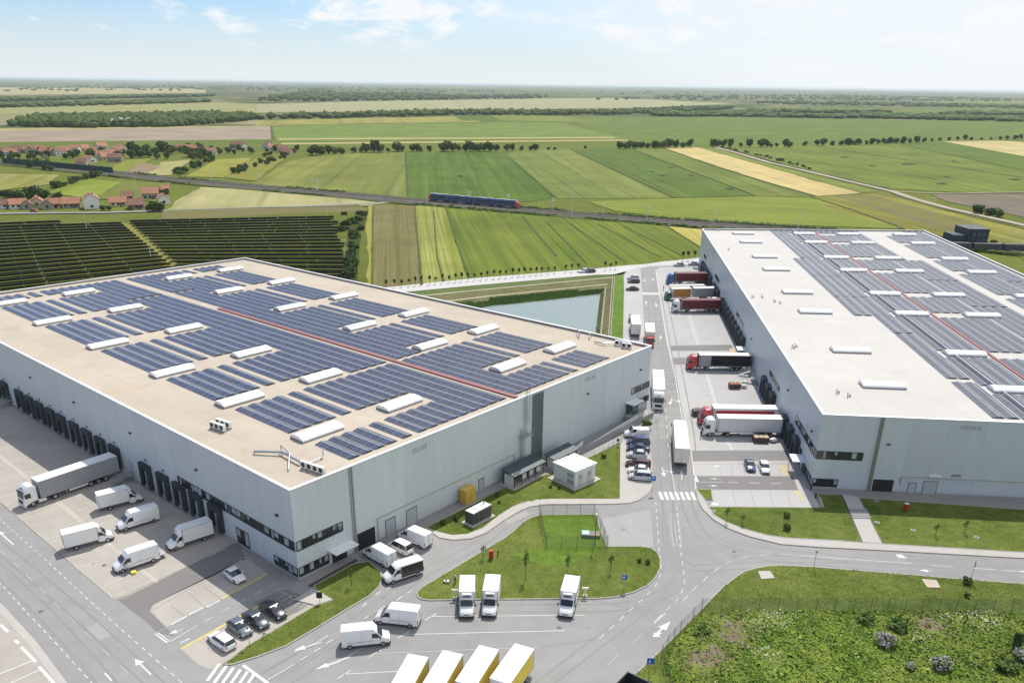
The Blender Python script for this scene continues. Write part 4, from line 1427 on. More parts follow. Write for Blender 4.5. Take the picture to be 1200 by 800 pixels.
for (x, y), lab in zip(((841, 271), (837, 270), (853, 293), (881, 349), (892, 349), (906.5, 354), (913, 356), (928, 408), (931, 407), (980, 461), (993, 465)), RVL):
    k_ += 1
    c = P(x, y, ZRR)
    t = thing('roof_vent', 'small grey roof vent of the right warehouse, ' + lab, 'roof vent', c)
    mb = MB(); mb.tube((0, 0, 0), (0, 0, .8), .09, 8); mb.build('vent_pipe', GREYM, t)
    mb = MB(); mb.tube((0, 0, .8), (0, 0, .9), .18, 10); mb.box((.45, .1, .3), (.32, .28, .4)); mb.build('vent_cap', GREYM, t)

SEAM = mat('membrane_seam', (.40, .335, .265), .85, var=.1, scale=.5); SEAMR = mat('membrane_seam_grey', (.42, .40, .37), .85, var=.1, scale=.5)
PUD = mat('puddle_stain', (.42, .345, .265), .8, var=.16, scale=.5, detail=9); PUDR = mat('puddle_stain_grey', (.475, .45, .415), .8, var=.12, scale=.5, detail=9)
random.seed(41)


def seam(RF, th, u0, v0, u1, v1, m, w_=.10):
    O = Vector(th.location)
    a, b = RF(u0, v0, .006), RF(u1, v1, .006)
    d = (b - a).normalized(); n_ = Vector((-d.y, d.x, 0)) * w_ / 2
    mb = MB(); mb.face([a - n_ - O, b - n_ - O, b + n_ - O, a + n_ - O]); mb.build('roof_seam', m, th)


for i in range(1, 12):
    seam(RL, WL, .012, i / 12 - .03, .118, i / 12 - .03, SEAM)
    seam(RL, WL, .865, i / 12 - .02, .985, i / 12 - .02, SEAM)
seam(RL, WL, .06, .01, .06, .98, SEAM); seam(RL, WL, .93, .02, .93, .98, SEAM)
for i in range(1, 16):
    seam(RR, WR_, .012, i / 16, .25, i / 16 + .002, SEAMR)
for u in (.09, .21):
    seam(RR, WR_, u, .01, u, .985, SEAMR)


def puddle(RF, th, u, v, r, m, k):
    O = Vector(th.location); c = RF(u, v, .003 + .0008 * k)
    n = 14; st = random.uniform(1, 2.2); an = random.uniform(0, 3.1)
    mb = MB(); pts = []
    for i in range(n):
        t = 2 * math.pi * i / n; q = r * random.uniform(.75, 1.15)
        x, y = math.cos(t) * q * st, math.sin(t) * q
        pts.append(Vector((c.x + x * math.cos(an) - y * math.sin(an), c.y + x * math.sin(an) + y * math.cos(an), c.z)) - O)
    mb.face(pts); mb.build('water_stain', m, th)


for k, (u, v, r) in enumerate(((.07, .2, 1.6), (.05, .35, 2.2), (.09, .55, 1.4), (.06, .72, 2.0), (.04, .1, 1.2), (.93, .3, 1.8), (.9, .6, 1.5))):
    puddle(RL, WL, u, v, r, PUD, k % 3)
for k, (u, v, r) in enumerate(((.08, .1, 2.0), (.24, .12, 1.8), (.26, .05, 1.6), (.1, .4, 1.6), (.2, .3, 2.2), (.06, .6, 1.5), (.29, .03, 1.4))):
    puddle(RR, WR_, u, v, r, PUDR, k % 3)

# ------------------------------------------------------------------ painted markings
def line(px, width, m=PAINT, z=.022, name='road_line'):
    return ribbon(name, px, width, z, m)


def dashed(px, n_on, width, m=PAINT, z=.022, duty=.5, n=None, nm='dashed_line'):
    """dashes of n_on metres along the line px"""
    pts = [Vector((*P(x, y).xy, z)) for x, y in px]
    mb = MB()
    seg = [(b - a).length for a, b in zip(pts, pts[1:])]
    tot = sum(seg)
    per = n_on / duty

    def at(s):
        for a, b, L in zip(pts, pts[1:], seg):
            if s <= L: return a.lerp(b, s / L), (b - a).normalized()
            s -= L
        return pts[-1], (pts[-1] - pts[-2]).normalized()
    s = 0
    while s < tot - .2:
        a, d = at(s); b, d2 = at(min(s + n_on, tot))
        q = Vector((-d.y, d.x, 0)) * width / 2; q2 = Vector((-d2.y, d2.x, 0)) * width / 2
        mb.face([a - q, b - q2, b + q2, a + q])
        s += per
    return tag(mb.build(nm, m), kind='structure')


def arrow(a, b, m=PAINT, w_=.18, hw=.55, hl=1.4, z=.023, turn=0):
    """arrow painted from a to b (head at b)"""
    A, B = [Vector((*P(*p).xy, z)) for p in (a, b)]
    d = (B - A).normalized(); n_ = Vector((-d.y, d.x, 0))
    H = B - d * hl
    mb = MB()
    mb.face([A - n_ * w_ / 2, H - n_ * w_ / 2, H + n_ * w_ / 2, A + n_ * w_ / 2])
    mb.face([H - n_ * hw, B, H + n_ * hw])
    if turn:
        C = A.lerp(B, .3); s = Vector(n_) * turn
        e = C + s * 1.4 + d * .5
        mb.face([C - d * .12, e - d * .12, e + d * .12, C + d * .12] if turn > 0 else [C + d * .12, e + d * .12, e - d * .12, C - d * .12])
        mb.face([e - d * .5, e + s * .9, e + d * .5] if turn < 0 else [e - d * .5, e + s * .9, e + d * .5])
    return tag(mb.build('lane_arrow', m), kind='structure')


def zebra(a, b, n, length, sw=.5, z=.023, ldir=None):
    A, B = [Vector((*P(*p).xy, z)) for p in (a, b)]
    d = (B - A).normalized(); L = (B - A).length
    n_ = Vector((-d.y, d.x, 0))
    if ldir is not None: n_ = ldir
    for i in range(n):
        c = A + d * (L * (i + .5) / n)
        mb = MB()
        mb.face([c - d * sw / 2 - n_ * length / 2, c + d * sw / 2 - n_ * length / 2, c + d * sw / 2 + n_ * length / 2, c - d * sw / 2 + n_ * length / 2])
        tag(mb.build('crossing_stripe', PAINT), kind='structure')


# big road lower left
PAINT_M = mat('road_paint_mid', (.55, .545, .53), .85, var=.18, scale=1.2, spec=.3)
BAYP = mat('faded_bay_paint', (.60, .55, .46), .9, var=.2, scale=1.2, spec=.2)
dashed([(-40, 575), (1.5, 609.5), (55.5, 657.5), (99, 698), (135, 731), (168, 759.5), (215, 801)], .9, .13, PAINT_M, duty=.5)
dashed([(-30, 655), (1.5, 684.5), (33, 719), (63, 750.5), (91.5, 782), (115, 808)], .9, .13, PAINT_M, duty=.5)
dashed([(-30, 620), (0, 644), (52, 694), (93, 734), (140, 779), (165, 803)], 2.2, .10, PAINT_W, duty=.45)
line([(-80, 522), (0, 588.5), (60, 640), (130, 700)], .14, PAINT_W)
line([(-60, 660), (0, 711), (38, 753), (75, 803)], .9, WALKM, z=.024, name='kerb_strip')
arrow((177, 790), (158, 771.5), w_=.22)
arrow((16, 638), (-2, 622), w_=.2)
line([(131, 797), (122.5, 788)], .2)
for q in (((17.5, 749.8), (22, 753.5)), ((24.5, 757.5), (42, 775)), ((45.5, 780.5), (66, 803)), ((0.5, 731.5), (9.5, 740))):
    line(q, .38)
line([(-10, 793), (37, 774)], .16); line([(12, 800), (47, 784)], .16)
# concrete yard lines by the docks
line([(-60, 487), (0, 532.8), (36.5, 562), (75, 592), (152, 656.5), (186, 681)], .14, BAYP)
line([(-60, 489.5), (0, 535.3), (34, 563), (73, 594), (150, 658), (184, 682.5)], .12, BAYP)
for i in range(24):
    dd_ = 15.5 + 3.55 * i
    for (s0, s1) in ((2.2, 11.9), (12.7, 18.9)):
        if s0 < 5 and i % 2: continue
        mb = MB()
        a = WLB.pt(dd_, .02, s0) + WLB.e * (.012 * (s0 - 12)); b = WLB.pt(dd_, .02, s1) + WLB.e * (.012 * (s1 - 12))
        mb.face([a - WLB.e * .05, a + WLB.e * .05, b + WLB.e * .05, b - WLB.e * .05])
        tag(mb.build('bay_line', BAYP), kind='structure')
for x0, y0, x1, y1 in ((258, 643, 246, 650), (252, 637, 240, 644), (213, 602, 203, 607), (209, 609, 199, 614), (193, 606, 183, 611)):
    line([(x0, y0), (x1, y1)], .13, YPAINT, name='yellow_line')
line([(0, 588), (66, 644.5), (131, 700)], .16, BAYP)
line([(130, 700.5), (137, 701.8), (146, 700.5), (157, 694.5), (271, 637.5)], .22, KERBM, z=.03, name='kerb_strip')
# parking lot lower left
line([(212, 760), (304, 708.7)], .3, YPAINT, name='yellow_line')
line([(259.5, 701.5), (313, 672.5)], .3, YPAINT, name='yellow_line')
for a, b in (((200.5, 510 + 221.5), (219, 721.5)), ((221, 720), (239, 711)), ((242, 711), (258, 703))):
    line([a, b], .28)
JN = mat('slab_joint', (.2, .19, .18), .9)
for a, b in (((199.5, 708.5), (217, 722.5)), ((220, 693.5), (239.5, 711)), ((236.5, 686), (259.5, 702)), ((177, 715.5), (301, 646))):
    line([a, b], .07, JN, z=.02, name='slab_joint')
line([(196.5, 735), (182, 741), (199, 752.5), (212, 745.5)], .1, PAINT_W)
line([(199, 751.5), (232, 732)], .1)
dashed([(240, 727.5), (330, 679)], 1.3, .10, PAINT, duty=.5)
arrow((215, 736.5), (197.5, 742.5), w_=.14, hw=.4, hl=1.0)
line([(211, 753), (222.5, 747.5)], .2)
line([(183, 741.5), (197, 752)], .5)
for a, b in (((337, 694), (327, 699.5)), ((343, 697), (332, 703.5)), ((349, 700), (338, 706.5)), ((355, 703), (344, 710)), ((361, 706), (350, 713)), ((325, 691), (366, 711.5))):
    line([a, b], .1, PAINT_W, z=.026)
dashed([(282, 741), (300, 757)], 5, .08, PAINT_W) if 0 else None
zebra((246, 786), (296, 800), 6, 3.2, .42, ldir=(P(270, 783) - P(258, 800)).normalized())
line([(285, 779), (315, 801)], .42)
# road south of the left warehouse
dashed([(300, 812), (345, 780), (379, 757), (431, 725), (470, 701), (487, 692)], 1.3, .11, PAINT, duty=.42) if 0 else None
for a, b in (((334, 796.5), (345, 777.5 + 0)), ((343.5, 763), (383, 744.5)), ((369.5, 784), (411, 764.5)), ((395, 795), (412, 784)), ((452.5, 713), (447, 717)), ((466, 702.5), (473, 698))):
    pass
line([(345, 763.5), (370, 753), (384, 744)], .12); arrow((377, 752), (344, 762), w_=.16, hw=.45)
line([(370, 784), (395, 776), (426, 758)], .12); arrow((411, 769), (371, 783), w_=.16, hw=.45)
for a, b in (((368, 763), (376, 758.5)), ((382.5, 753.5), (391, 748.5)), ((352.5, 773), (360, 768)), ((427, 724.5), (432, 721.5)), ((445, 714), (452, 709.5)), ((465, 703), (471, 698.5)), ((477, 694.5), (483, 691.5)), ((425, 710), (430, 706)), ((453, 690), (459, 686)), ((440, 697), (446, 693))):
    line([a, b], .13)
line([(314, 796), (345, 778)], .11)
# parking bays in front of the island
line([(498, 726.5), (511, 718.5)], .13); line([(505, 722), (685, 720.4)], .12)
line([(466, 747.5), (480, 739)], .13); line([(474, 743), (662, 738.5)], .12)
line([(432, 770), (447, 761)], .13); line([(440, 765.5), (570, 760), (634, 758.5)], .12, PAINT_W)
line([(395, 795), (411, 785)], .13); line([(403, 789.5), (478, 785.5)], .12)
# central road: dashes
dashed([(768.5, 588), (772, 640), (775, 662), (774, 672), (769, 685), (756, 699), (737, 716), (700, 750)], 1.25, .11, PAINT_M, duty=.5)
dashed([(793, 593), (797, 640), (801.5, 672), (802, 685), (797, 698), (790, 706), (770, 725)], 1.25, .11, PAINT_M, duty=.5)
dashed([(800, 704), (815, 688), (832, 673), (848, 661), (866, 654), (884, 650.5), (905, 649), (935, 650)], 1.6, .11, PAINT_M, duty=.5)
dashed([(800, 611), (815, 621.5), (828, 628.5), (845, 636), (868, 641.5), (890, 645.5), (915, 649)], 1.8, .12, PAINT_W, duty=.5)
line([(937, 650.5), (1068, 660)], .12)
line([(1091, 662), (1117, 664)], .11); line([(1140, 665.5), (1167, 667.3)], .12)
dashed([(1175, 668), (1300, 677)], 2, .12)
arrow((1050, 650), (1064, 654), w_=.5, hw=.7, hl=1.3); line([(1066, 653.5), (1085, 654.7)], .1, PAINT_W)
arrow((1092, 669), (1077, 667.8), w_=.12, hw=.35, hl=1.2); line([(1055, 666.5), (1070, 667.5)], .09, PAINT_W)
arrow((1300, 676), (1192, 669), w_=.12, hw=.35)
line([(766.5, 729.5), (780, 718)], .13); line([(739.5, 753.5), (754, 741.5)], .09, PAINT_W); line([(710, 780), (724, 767.5)], .09, PAINT_W)
arrow((766, 745), (786, 727.5), w_=.25, hw=.6, hl=2.2); arrow((775, 741), (765, 746), w_=.3, hw=.6, hl=.9, z=.028)
# north-south road
zebra((771.5, 580.7), (815.5, 581), 7, 3.0, .58)
dashed([(763.5, 431), (766, 500), (768, 560), (769, 574)], 2.4, .1, PAINT_W, duty=.2) if 0 else None
dashed([(779.5, 479), (782, 512), (785.5, 545)], 1.9, .11, PAINT, duty=.4)
line([(785.5, 545), (791.5, 576)], .1)
line([(768.5, 317), (781.5, 400), (791, 440), (800, 494), (810, 528), (815.5, 573)], .14)
arrow((799, 562), (798.5, 551), w_=.14, hw=.4, hl=1.8)
arrow((776, 548), (778.5, 558.5), w_=.16, hw=.5, hl=1.6, turn=1)
arrow((787.5, 466), (785, 474), w_=.16, hw=.5, hl=1.6, turn=1)
for a, b in (((757.5, 358), (757, 353)), ((768, 354), (769.5, 359)), ((755, 326.5), (755.5, 330)), ((764, 325), (766, 329)), ((774.5, 393), (774, 397.5))):
    arrow(a, b, w_=.2, hw=.5, hl=2.2)
dashed([(761, 330), (764, 360), (768, 395), (774, 440), (777, 460)], 2.0, .1, PAINT_W, duty=.4)
zebra((752.5, 344), (772.5, 344), 7, 3.2, .6)
line([(757, 320), (758, 343)], .1, PAINT_W)
# right yard bays
WNV = WRL.n
for d in list(range(2)) and [19.5, 25.5, 31, 36, 41.5, 47, 52.5, 58, 63.5] + [84 + 5.35 * i for i in range(9)] + [136.5 + 5.35 * i for i in range(3)] + [157.5 + 5.35 * i for i in range(6)]:
    p = WRL.pt(d, .02, 3.0)
    a, b = p, p + WNV * 22
    mb = MB(); mb.face([a - WRL.e * .05, b - WRL.e * .05, b + WRL.e * .05, a + WRL.e * .05]); tag(mb.build('bay_line', PAINT_M), kind='structure')
line([(829, 395 - 38), (836.5, 400 - .5)], .6, PAINT, z=.02) if 0 else None
for a, b in (((805, 366), (817, 404)), ((827, 437), (839, 478)), ((850, 515), (857.5, 527)), ((829, 437), (841, 478)), ((852.5, 515), (859.5, 527)), ((807.5, 366), (819.5, 404))):
    line([a, b], .14)
# small lots on the right
line([(818, 564.5), (848, 564.8)], .12); dashed([(853, 565), (927, 566.5)], 1.9, .14, PAINT, duty=.5)
arrow((845, 561), (831, 560.5), w_=.1, hw=.3, hl=1.2); arrow((830, 569), (842, 569), w_=.1, hw=.3, hl=1.2)
line([(814.5, 557.5), (817.5, 564.5)], .5)
line([(836.5, 545.8), (844, 546)], .45); line([(834, 590), (842, 590.5)], .7)
for x in (843, 857, 871, 885, 899, 913):
    line([(x, 544), (x + 1.6, 557)], .06, JN, z=.02, name='slab_joint')
for x in (858, 880, 902, 922):
    line([(x, 574.5), (x + 5, 594)], .06, JN, z=.02, name='slab_joint')
sheet('yellow_patch', [(911, 545), (922, 545), (928, 557.3), (919, 557.3)], .021, BEIGEP)
sheet('yellow_patch', [(930, 574.5), (936.5, 574.5), (943.5, 587), (937, 587)], .021, BEIGEP)
sheet('yellow_patch', [(855, 408), (862, 408), (866, 418), (857, 418)], .021, BEIGEP)
sheet('pink_strip', [(959, 582), (962.5, 594.5), (966, 595.5), (962, 583)], .14, mat('pink_paving', (.42, .31, .2), .9, var=.1, scale=1))

random.seed(17)
STAIN = mat('tyre_stain', (.225, .215, .21), .9, var=.1, scale=.6, detail=9)
STAIN_C = mat('concrete_stain', (.325, .30, .265), .9, var=.12, scale=.8, detail=9)
PATCH = mat('asphalt_patch', (.315, .305, .295), .92, var=.08, scale=.6, detail=9)
PATCH_D = mat('asphalt_patch_dark', (.235, .228, .222), .92, var=.08, scale=.6, detail=9)


def blot(x, y, r, m, z):
    c = P(x, y); n = 11; ph = random.uniform(0, 6)
    mb = MB()
    mb.face([Vector((c.x + math.cos(2 * math.pi * k / n) * r * random.uniform(.6, 1.2), c.y + math.sin(2 * math.pi * k / n) * r * random.uniform(.6, 1.2), z)) for k in range(n)])
    tag(mb.build('oil_stain', m), kind='structure')


for poly, n, m_, z in (([(10, 600), (120, 690), (250, 630), (120, 560)], 26, STAIN_C, .0105), ([(0, 480), (60, 520), (150, 570), (20, 540)], 14, STAIN_C, .0105), ([(800, 440), (850, 440), (880, 500), (815, 520)], 10, STAIN, .0105)):
    for i in range(n):
        u, v = random.random(), random.random()
        x = (poly[0][0] * (1 - u) + poly[1][0] * u) * (1 - v) + (poly[3][0] * (1 - u) + poly[2][0] * u) * v
        y = (poly[0][1] * (1 - u) + poly[1][1] * u) * (1 - v) + (poly[3][1] * (1 - u) + poly[2][1] * u) * v
        blot(x, y, random.uniform(.12, .35), m_, z)
for x, y in ((60, 702), (180, 720), (640, 700), (700, 660), (730, 620), (560, 745), (860, 652), (795, 640), (450, 700), (60, 745), (30, 690), (140, 760), (690, 735), (820, 680), (1000, 655)):
    blot(x, y, random.uniform(.2, .45), STAIN, .0045)
for px in (((706, 608), (762, 596), (766, 640), (714, 640)), ((100, 735), (118, 728), (134, 742), (115, 750)), ((590, 610), (616, 596), (620, 602), (600, 616)), ((783, 600), (795, 600), (800, 640), (788, 640)), ((1060, 650), (1120, 654.5), (1122, 661), (1062, 656.5))):
    sheet('asphalt_patch', px, .0042, PATCH if px[0][0] != 1060 else PATCH_D)
for px in ([(60, 590), (20, 560), (-30, 520)],):
    pass
def tracks(px, gap=1.75, w_=.28, k=[0]):
    k[0] += 1
    z = .0048 + .0007 * k[0]
    pts = [Vector((*P(x, y).xy, z)) for x, y in smooth_px(px, 3, False)]
    a, b = ribbon_pts(pts, gap)
    for ln in (a, b):
        p, q = ribbon_pts(ln, w_)
        mb = MB()
        for i in range(len(ln) - 1): mb.face([q[i], q[i + 1], p[i + 1], p[i]])
        tag(mb.build('tyre_track', TRK), kind='structure')
TRK = mat('track_rubber', (.236, .229, .223), .9, var=.10, scale=.9, detail=9)
tracks([(762, 350), (770, 430), (778, 540), (784, 600), (792, 650), (770, 700), (690, 760), (600, 830)])
tracks([(800, 560), (806, 600), (830, 640), (900, 655), (1210, 676)])
tracks([(782, 585), (783, 640), (800, 668), (880, 660), (1210, 668)])
tracks([(640, 596), (600, 606), (560, 640), (500, 668), (470, 690), (400, 740), (300, 800)])
tracks([(-20, 625), (60, 690), (150, 770), (200, 820)])
tracks([(-20, 650), (50, 715), (110, 780), (140, 820)])
tracks([(330, 800), (420, 745), (520, 712), (640, 712), (740, 712), (790, 690)])
tracks([(778, 345), (800, 460), (812, 530), (806, 570)])

CRK = mat('crack_tar', (.17, .165, .16), .9)
random.seed(23)
for (x0, y0, x1, y1) in ((70, 700, 120, 720), (560, 770, 700, 748), (640, 690, 760, 716), (800, 655, 860, 690), (520, 705, 540, 760), (715, 600, 760, 650), (300, 790, 380, 750), (890, 640, 1060, 660), (20, 690, 60, 676), (745, 560, 790, 566), (770, 420, 795, 425), (430, 740, 480, 756)):
    n = 12; px = []
    for i in range(n + 1):
        t = i / n
        px.append((x0 + (x1 - x0) * t + random.uniform(-1.5, 1.5), y0 + (y1 - y0) * t + random.uniform(-1.2, 1.2)))
    ribbon('road_crack', px, .03, .0125, CRK)
for x, y in ((48, 716), (122, 662), (735, 655), (655, 735), (860, 646), (785, 520)):
    p = P(x, y); mb = MB(); mb.tube((p.x, p.y, .004), (p.x, p.y, .017), .34, 16)
    o = mb.build('manhole', mat('iron', (.11, .11, .11), .7)); lab = {48: 'iron manhole between the lanes of the wide road', 122: 'iron manhole at the yard edge of the wide road', 735: 'iron manhole in the road right of the island', 655: 'iron manhole below the single refrigerated van', 860: 'iron manhole where the east road begins', 785: 'iron manhole in the main road beside the car park row'}[x]
    tag(o, lab, 'manhole cover')

# ------------------------------------------------------------------ vehicles (x forward, origin on the ground under the middle)
def ring(x, hb, ht, z0, z1, r=.12):
    """rounded box section at x: half width hb at the bottom, ht at the top"""
    h = z1 - z0
    r = min(r, h * .45)
    zs = z1 - r
    f = lambda z: hb + (ht - hb) * ((z - z0) / h)
    return [(x, -hb + r * .4, z0), (x, hb - r * .4, z0), (x, hb, z0 + r * .5), (x, f(zs), zs), (x, ht - r * .35, z1 - r * .3), (x, ht - r * 1.1, z1),
            (x, -ht + r * 1.1, z1), (x, -ht + r * .35, z1 - r * .3), (x, -f(zs), zs), (x, -hb, z0 + r * .5)]


def wheel(t, x, y, r, w_=.24, far=False):
    mb = MB(); mb.tube((x, y - w_ / 2, r), (x, y + w_ / 2, r), r, 16)
    o = mb.build('wheel', RUBBER, t, smooth=True)
    s = 1 if y > 0 else -1
    mb = MB(); mb.tube((x, y + s * (w_ / 2 - .02), r), (x, y + s * (w_ / 2 + .012), r), r * .6, 12)
    mb.build('rim', RIM, o)
    return o


def quadpair(mb, pts):
    """side pane given on the +y side and mirrored"""
    mb.face(pts); mb.face([(p[0], -p[1], p[2]) for p in pts][::-1])


PAINTS = {}


def paint(name, c, rough=.28):
    return mat('paint_' + name, c, rough, coat=.6, var=.03, scale=.7)


PW = paint('white', (.80, .80, .80)); PSV = paint('silver', (.50, .51, .53)); PDG = paint('dark_grey', (.055, .065, .07)); PGB = paint('grey_blue', (.11, .14, .165))
PBK = paint('black', (.016, .018, .024)); PNV = paint('navy', (.02, .035, .11)); PMR = paint('maroon', (.08, .012, .018)); PRD = paint('red', (.50, .018, .03))
PBL = paint('blue', (.02, .12, .42)); PGN = paint('green', (.02, .14, .10)); PBD = paint('blue_dark', (.04, .06, .17))
TARP_M = mat('tarp_maroon', (.14, .012, .022), .6, var=.12, scale=.8, stretch=(2, 1, .2)); TARP_O = mat('tarp_orange', (.42, .18, .03), .6, var=.1, scale=.8)
TARP_G = mat('tarp_grey', (.30, .31, .33), .65, var=.06, scale=.8, stretch=(2, 1, .2)); TARP_W = mat('tarp_white', (.72, .71, .69), .6, var=.05, scale=.7, stretch=(2, 1, .2))
TARP_Y = mat('tarp_yellow', (.80, .60, .07), .55, var=.08, scale=.8); TARP_R = mat('tarp_red', (.38, .012, .03), .55, var=.08, scale=.8); CREAM = mat('cream_box', (.72, .68, .60), .5, var=.04, scale=.7)
LOGOR = mat('logo_orange', (.65, .22, .03), .5)


def mirrors(t, x, y, z, s=.22, m=None):
    for sg in (-1, 1):
        mb = MB(); mb.box((x, sg * (y + .14), z), (.12, .2, s * 1.4)); mb.build('mirror', m or BLACKP, t)


def lights(t, x, y, z, w_=.3, h=.22, m=None, nm='headlight', d=.08):
    for sg in (-1, 1):
        mb = MB(); mb.box((x, sg * y, z), (d, w_, h)); mb.build(nm, m or LAMPM, t)


def panel_van(label, L=6.0, H=2.55, col=None, side=None, group=None, tail=False):
    col = col or PW
    t = thing('panel_van', label, 'van', group=group)
    x0, x1 = -L / 2, L / 2
    mb = MB()
    st = [(x0, .98, .86, .38, H - .12), (x0 + .12, 1.0, .88, .34, H - .02), (x0 + 1.2, 1.02, .90, .34, H), (x1 - 2.3, 1.02, .90, .34, H), (x1 - 2.05, 1.02, .89, .34, H - .06),
          (x1 - 1.62, 1.02, .86, .34, 2.12), (x1 - 1.0, 1.02, .90, .34, 1.42), (x1 - .8, 1.01, .86, .34, 1.27), (x1 - .25, .97, .80, .34, 1.05), (x1 - .06, .90, .74, .36, .86), (x1, .80, .66, .42, .72)]
    mb.loft([ring(*s, r=.16) for s in st])
    body = mb.build('body', col, t, smooth=True)
    sy = lambda z: 1.02 - (z - .34) / (H - .34) * .12 + .012
    # windscreen
    mb = MB()
    mb.face([(x1 - 1.58, -.80, 2.09), (x1 - .98, -.84, 1.47), (x1 - .98, .84, 1.47), (x1 - 1.58, .80, 2.09)])
    mb.v = [(a + .02, b, c + .03) for a, b, c in mb.v]
    mb.build('windscreen', GLASS, t)
    mb = MB()
    quadpair(mb, [(x1 - 2.25, sy(1.4), 1.38), (x1 - 1.2, sy(1.35) , 1.35), (x1 - 1.72, sy(2.0) , 1.98), (x1 - 2.25, sy(2.0), 2.0)])
    mb.build('side_window', GLASS, t)
    mb = MB()
    mb.loft([ring(x1 - .55, 1.035, .97, .28, .62, .05), ring(x1 - .1, .98, .88, .28, .62, .05), ring(x1 + .03, .86, .76, .30, .58, .05)])
    mb.build('bumper', BLACKP, t)
    mb = MB(); mb.box((0, 1.03, .42), (L - 2.6, .03, .14)); mb.box((0, -1.03, .42), (L - 2.6, .03, .14)); mb.box((x0 + .0, 0, .4), (.1, 1.7, .14)); mb.build('sill_trim', BLACKP, t)
    mb = MB(); mb.box((x1 + .005, 0, .78), (.04, .8, .1)); mb.build('grille', BLACKP, t)
    lights(t, x1 - .22, .78, .93, .24, .2)
    lights(t, x0 + .02, .93, 1.0, .1, .5, REDLAMP, 'tail_light')
    mirrors(t, x1 - 1.25, 1.0, 1.45)
    for y in (-.9, .9):
        wheel(t, x1 - .95, y, .36); wheel(t, x0 + 1.05, y, .36)
    mb = MB()
    for q in (-.01, .01):
        mb.box((x0 - .005, q * 2, 1.4), (.02, .012, 1.9))
    mb.build('rear_door_seam', DARKM, t)
    mb = MB()
    for sg in (-1, 1):
        for xx in (x1 - 1.22, x1 - 2.28, x1 - 3.55):
            mb.face([(xx, sg * (sy(.6) + .004), .6), (xx + .03, sg * (sy(.6) + .004), .6), (xx + .03, sg * (sy(2.2) + .004), 2.2 if xx < x1 - 2 else 1.3), (xx, sg * (sy(2.2) + .004), 2.2 if xx < x1 - 2 else 1.3)])
        mb.box(((x0 + x1) / 2 - .8, sg * 1.015, 1.0), (L - 3.2, .03, .035))
    mb.build('door_seam', mat('seam_grey', (.25, .25, .26), .6), t)
    if side:
        mb = MB()
        for sg in (-1, 1):
            mb.face([(x0 + .1, sg * (sy(.62) + .012), .62), (x1 - 2.32, sg * (sy(.62) + .012), .62), (x1 - 2.32, sg * (sy(H - .22) + .012), H - .22), (x0 + .1, sg * (sy(H - .22) + .012), H - .22)])
        mb.build('side_wrap', side, t)
    if tail:
        mb = MB(); mb.box((x0 - .55, 0, .62), (1.1, 1.5, .06)); mb.build('tail_lift', GREYM, t)
        mb = MB(); mb.box((x0 - 1.1, 0, .72), (.05, 1.5, .12)); mb.build('warning_bar', REDLAMP, t)
    return t


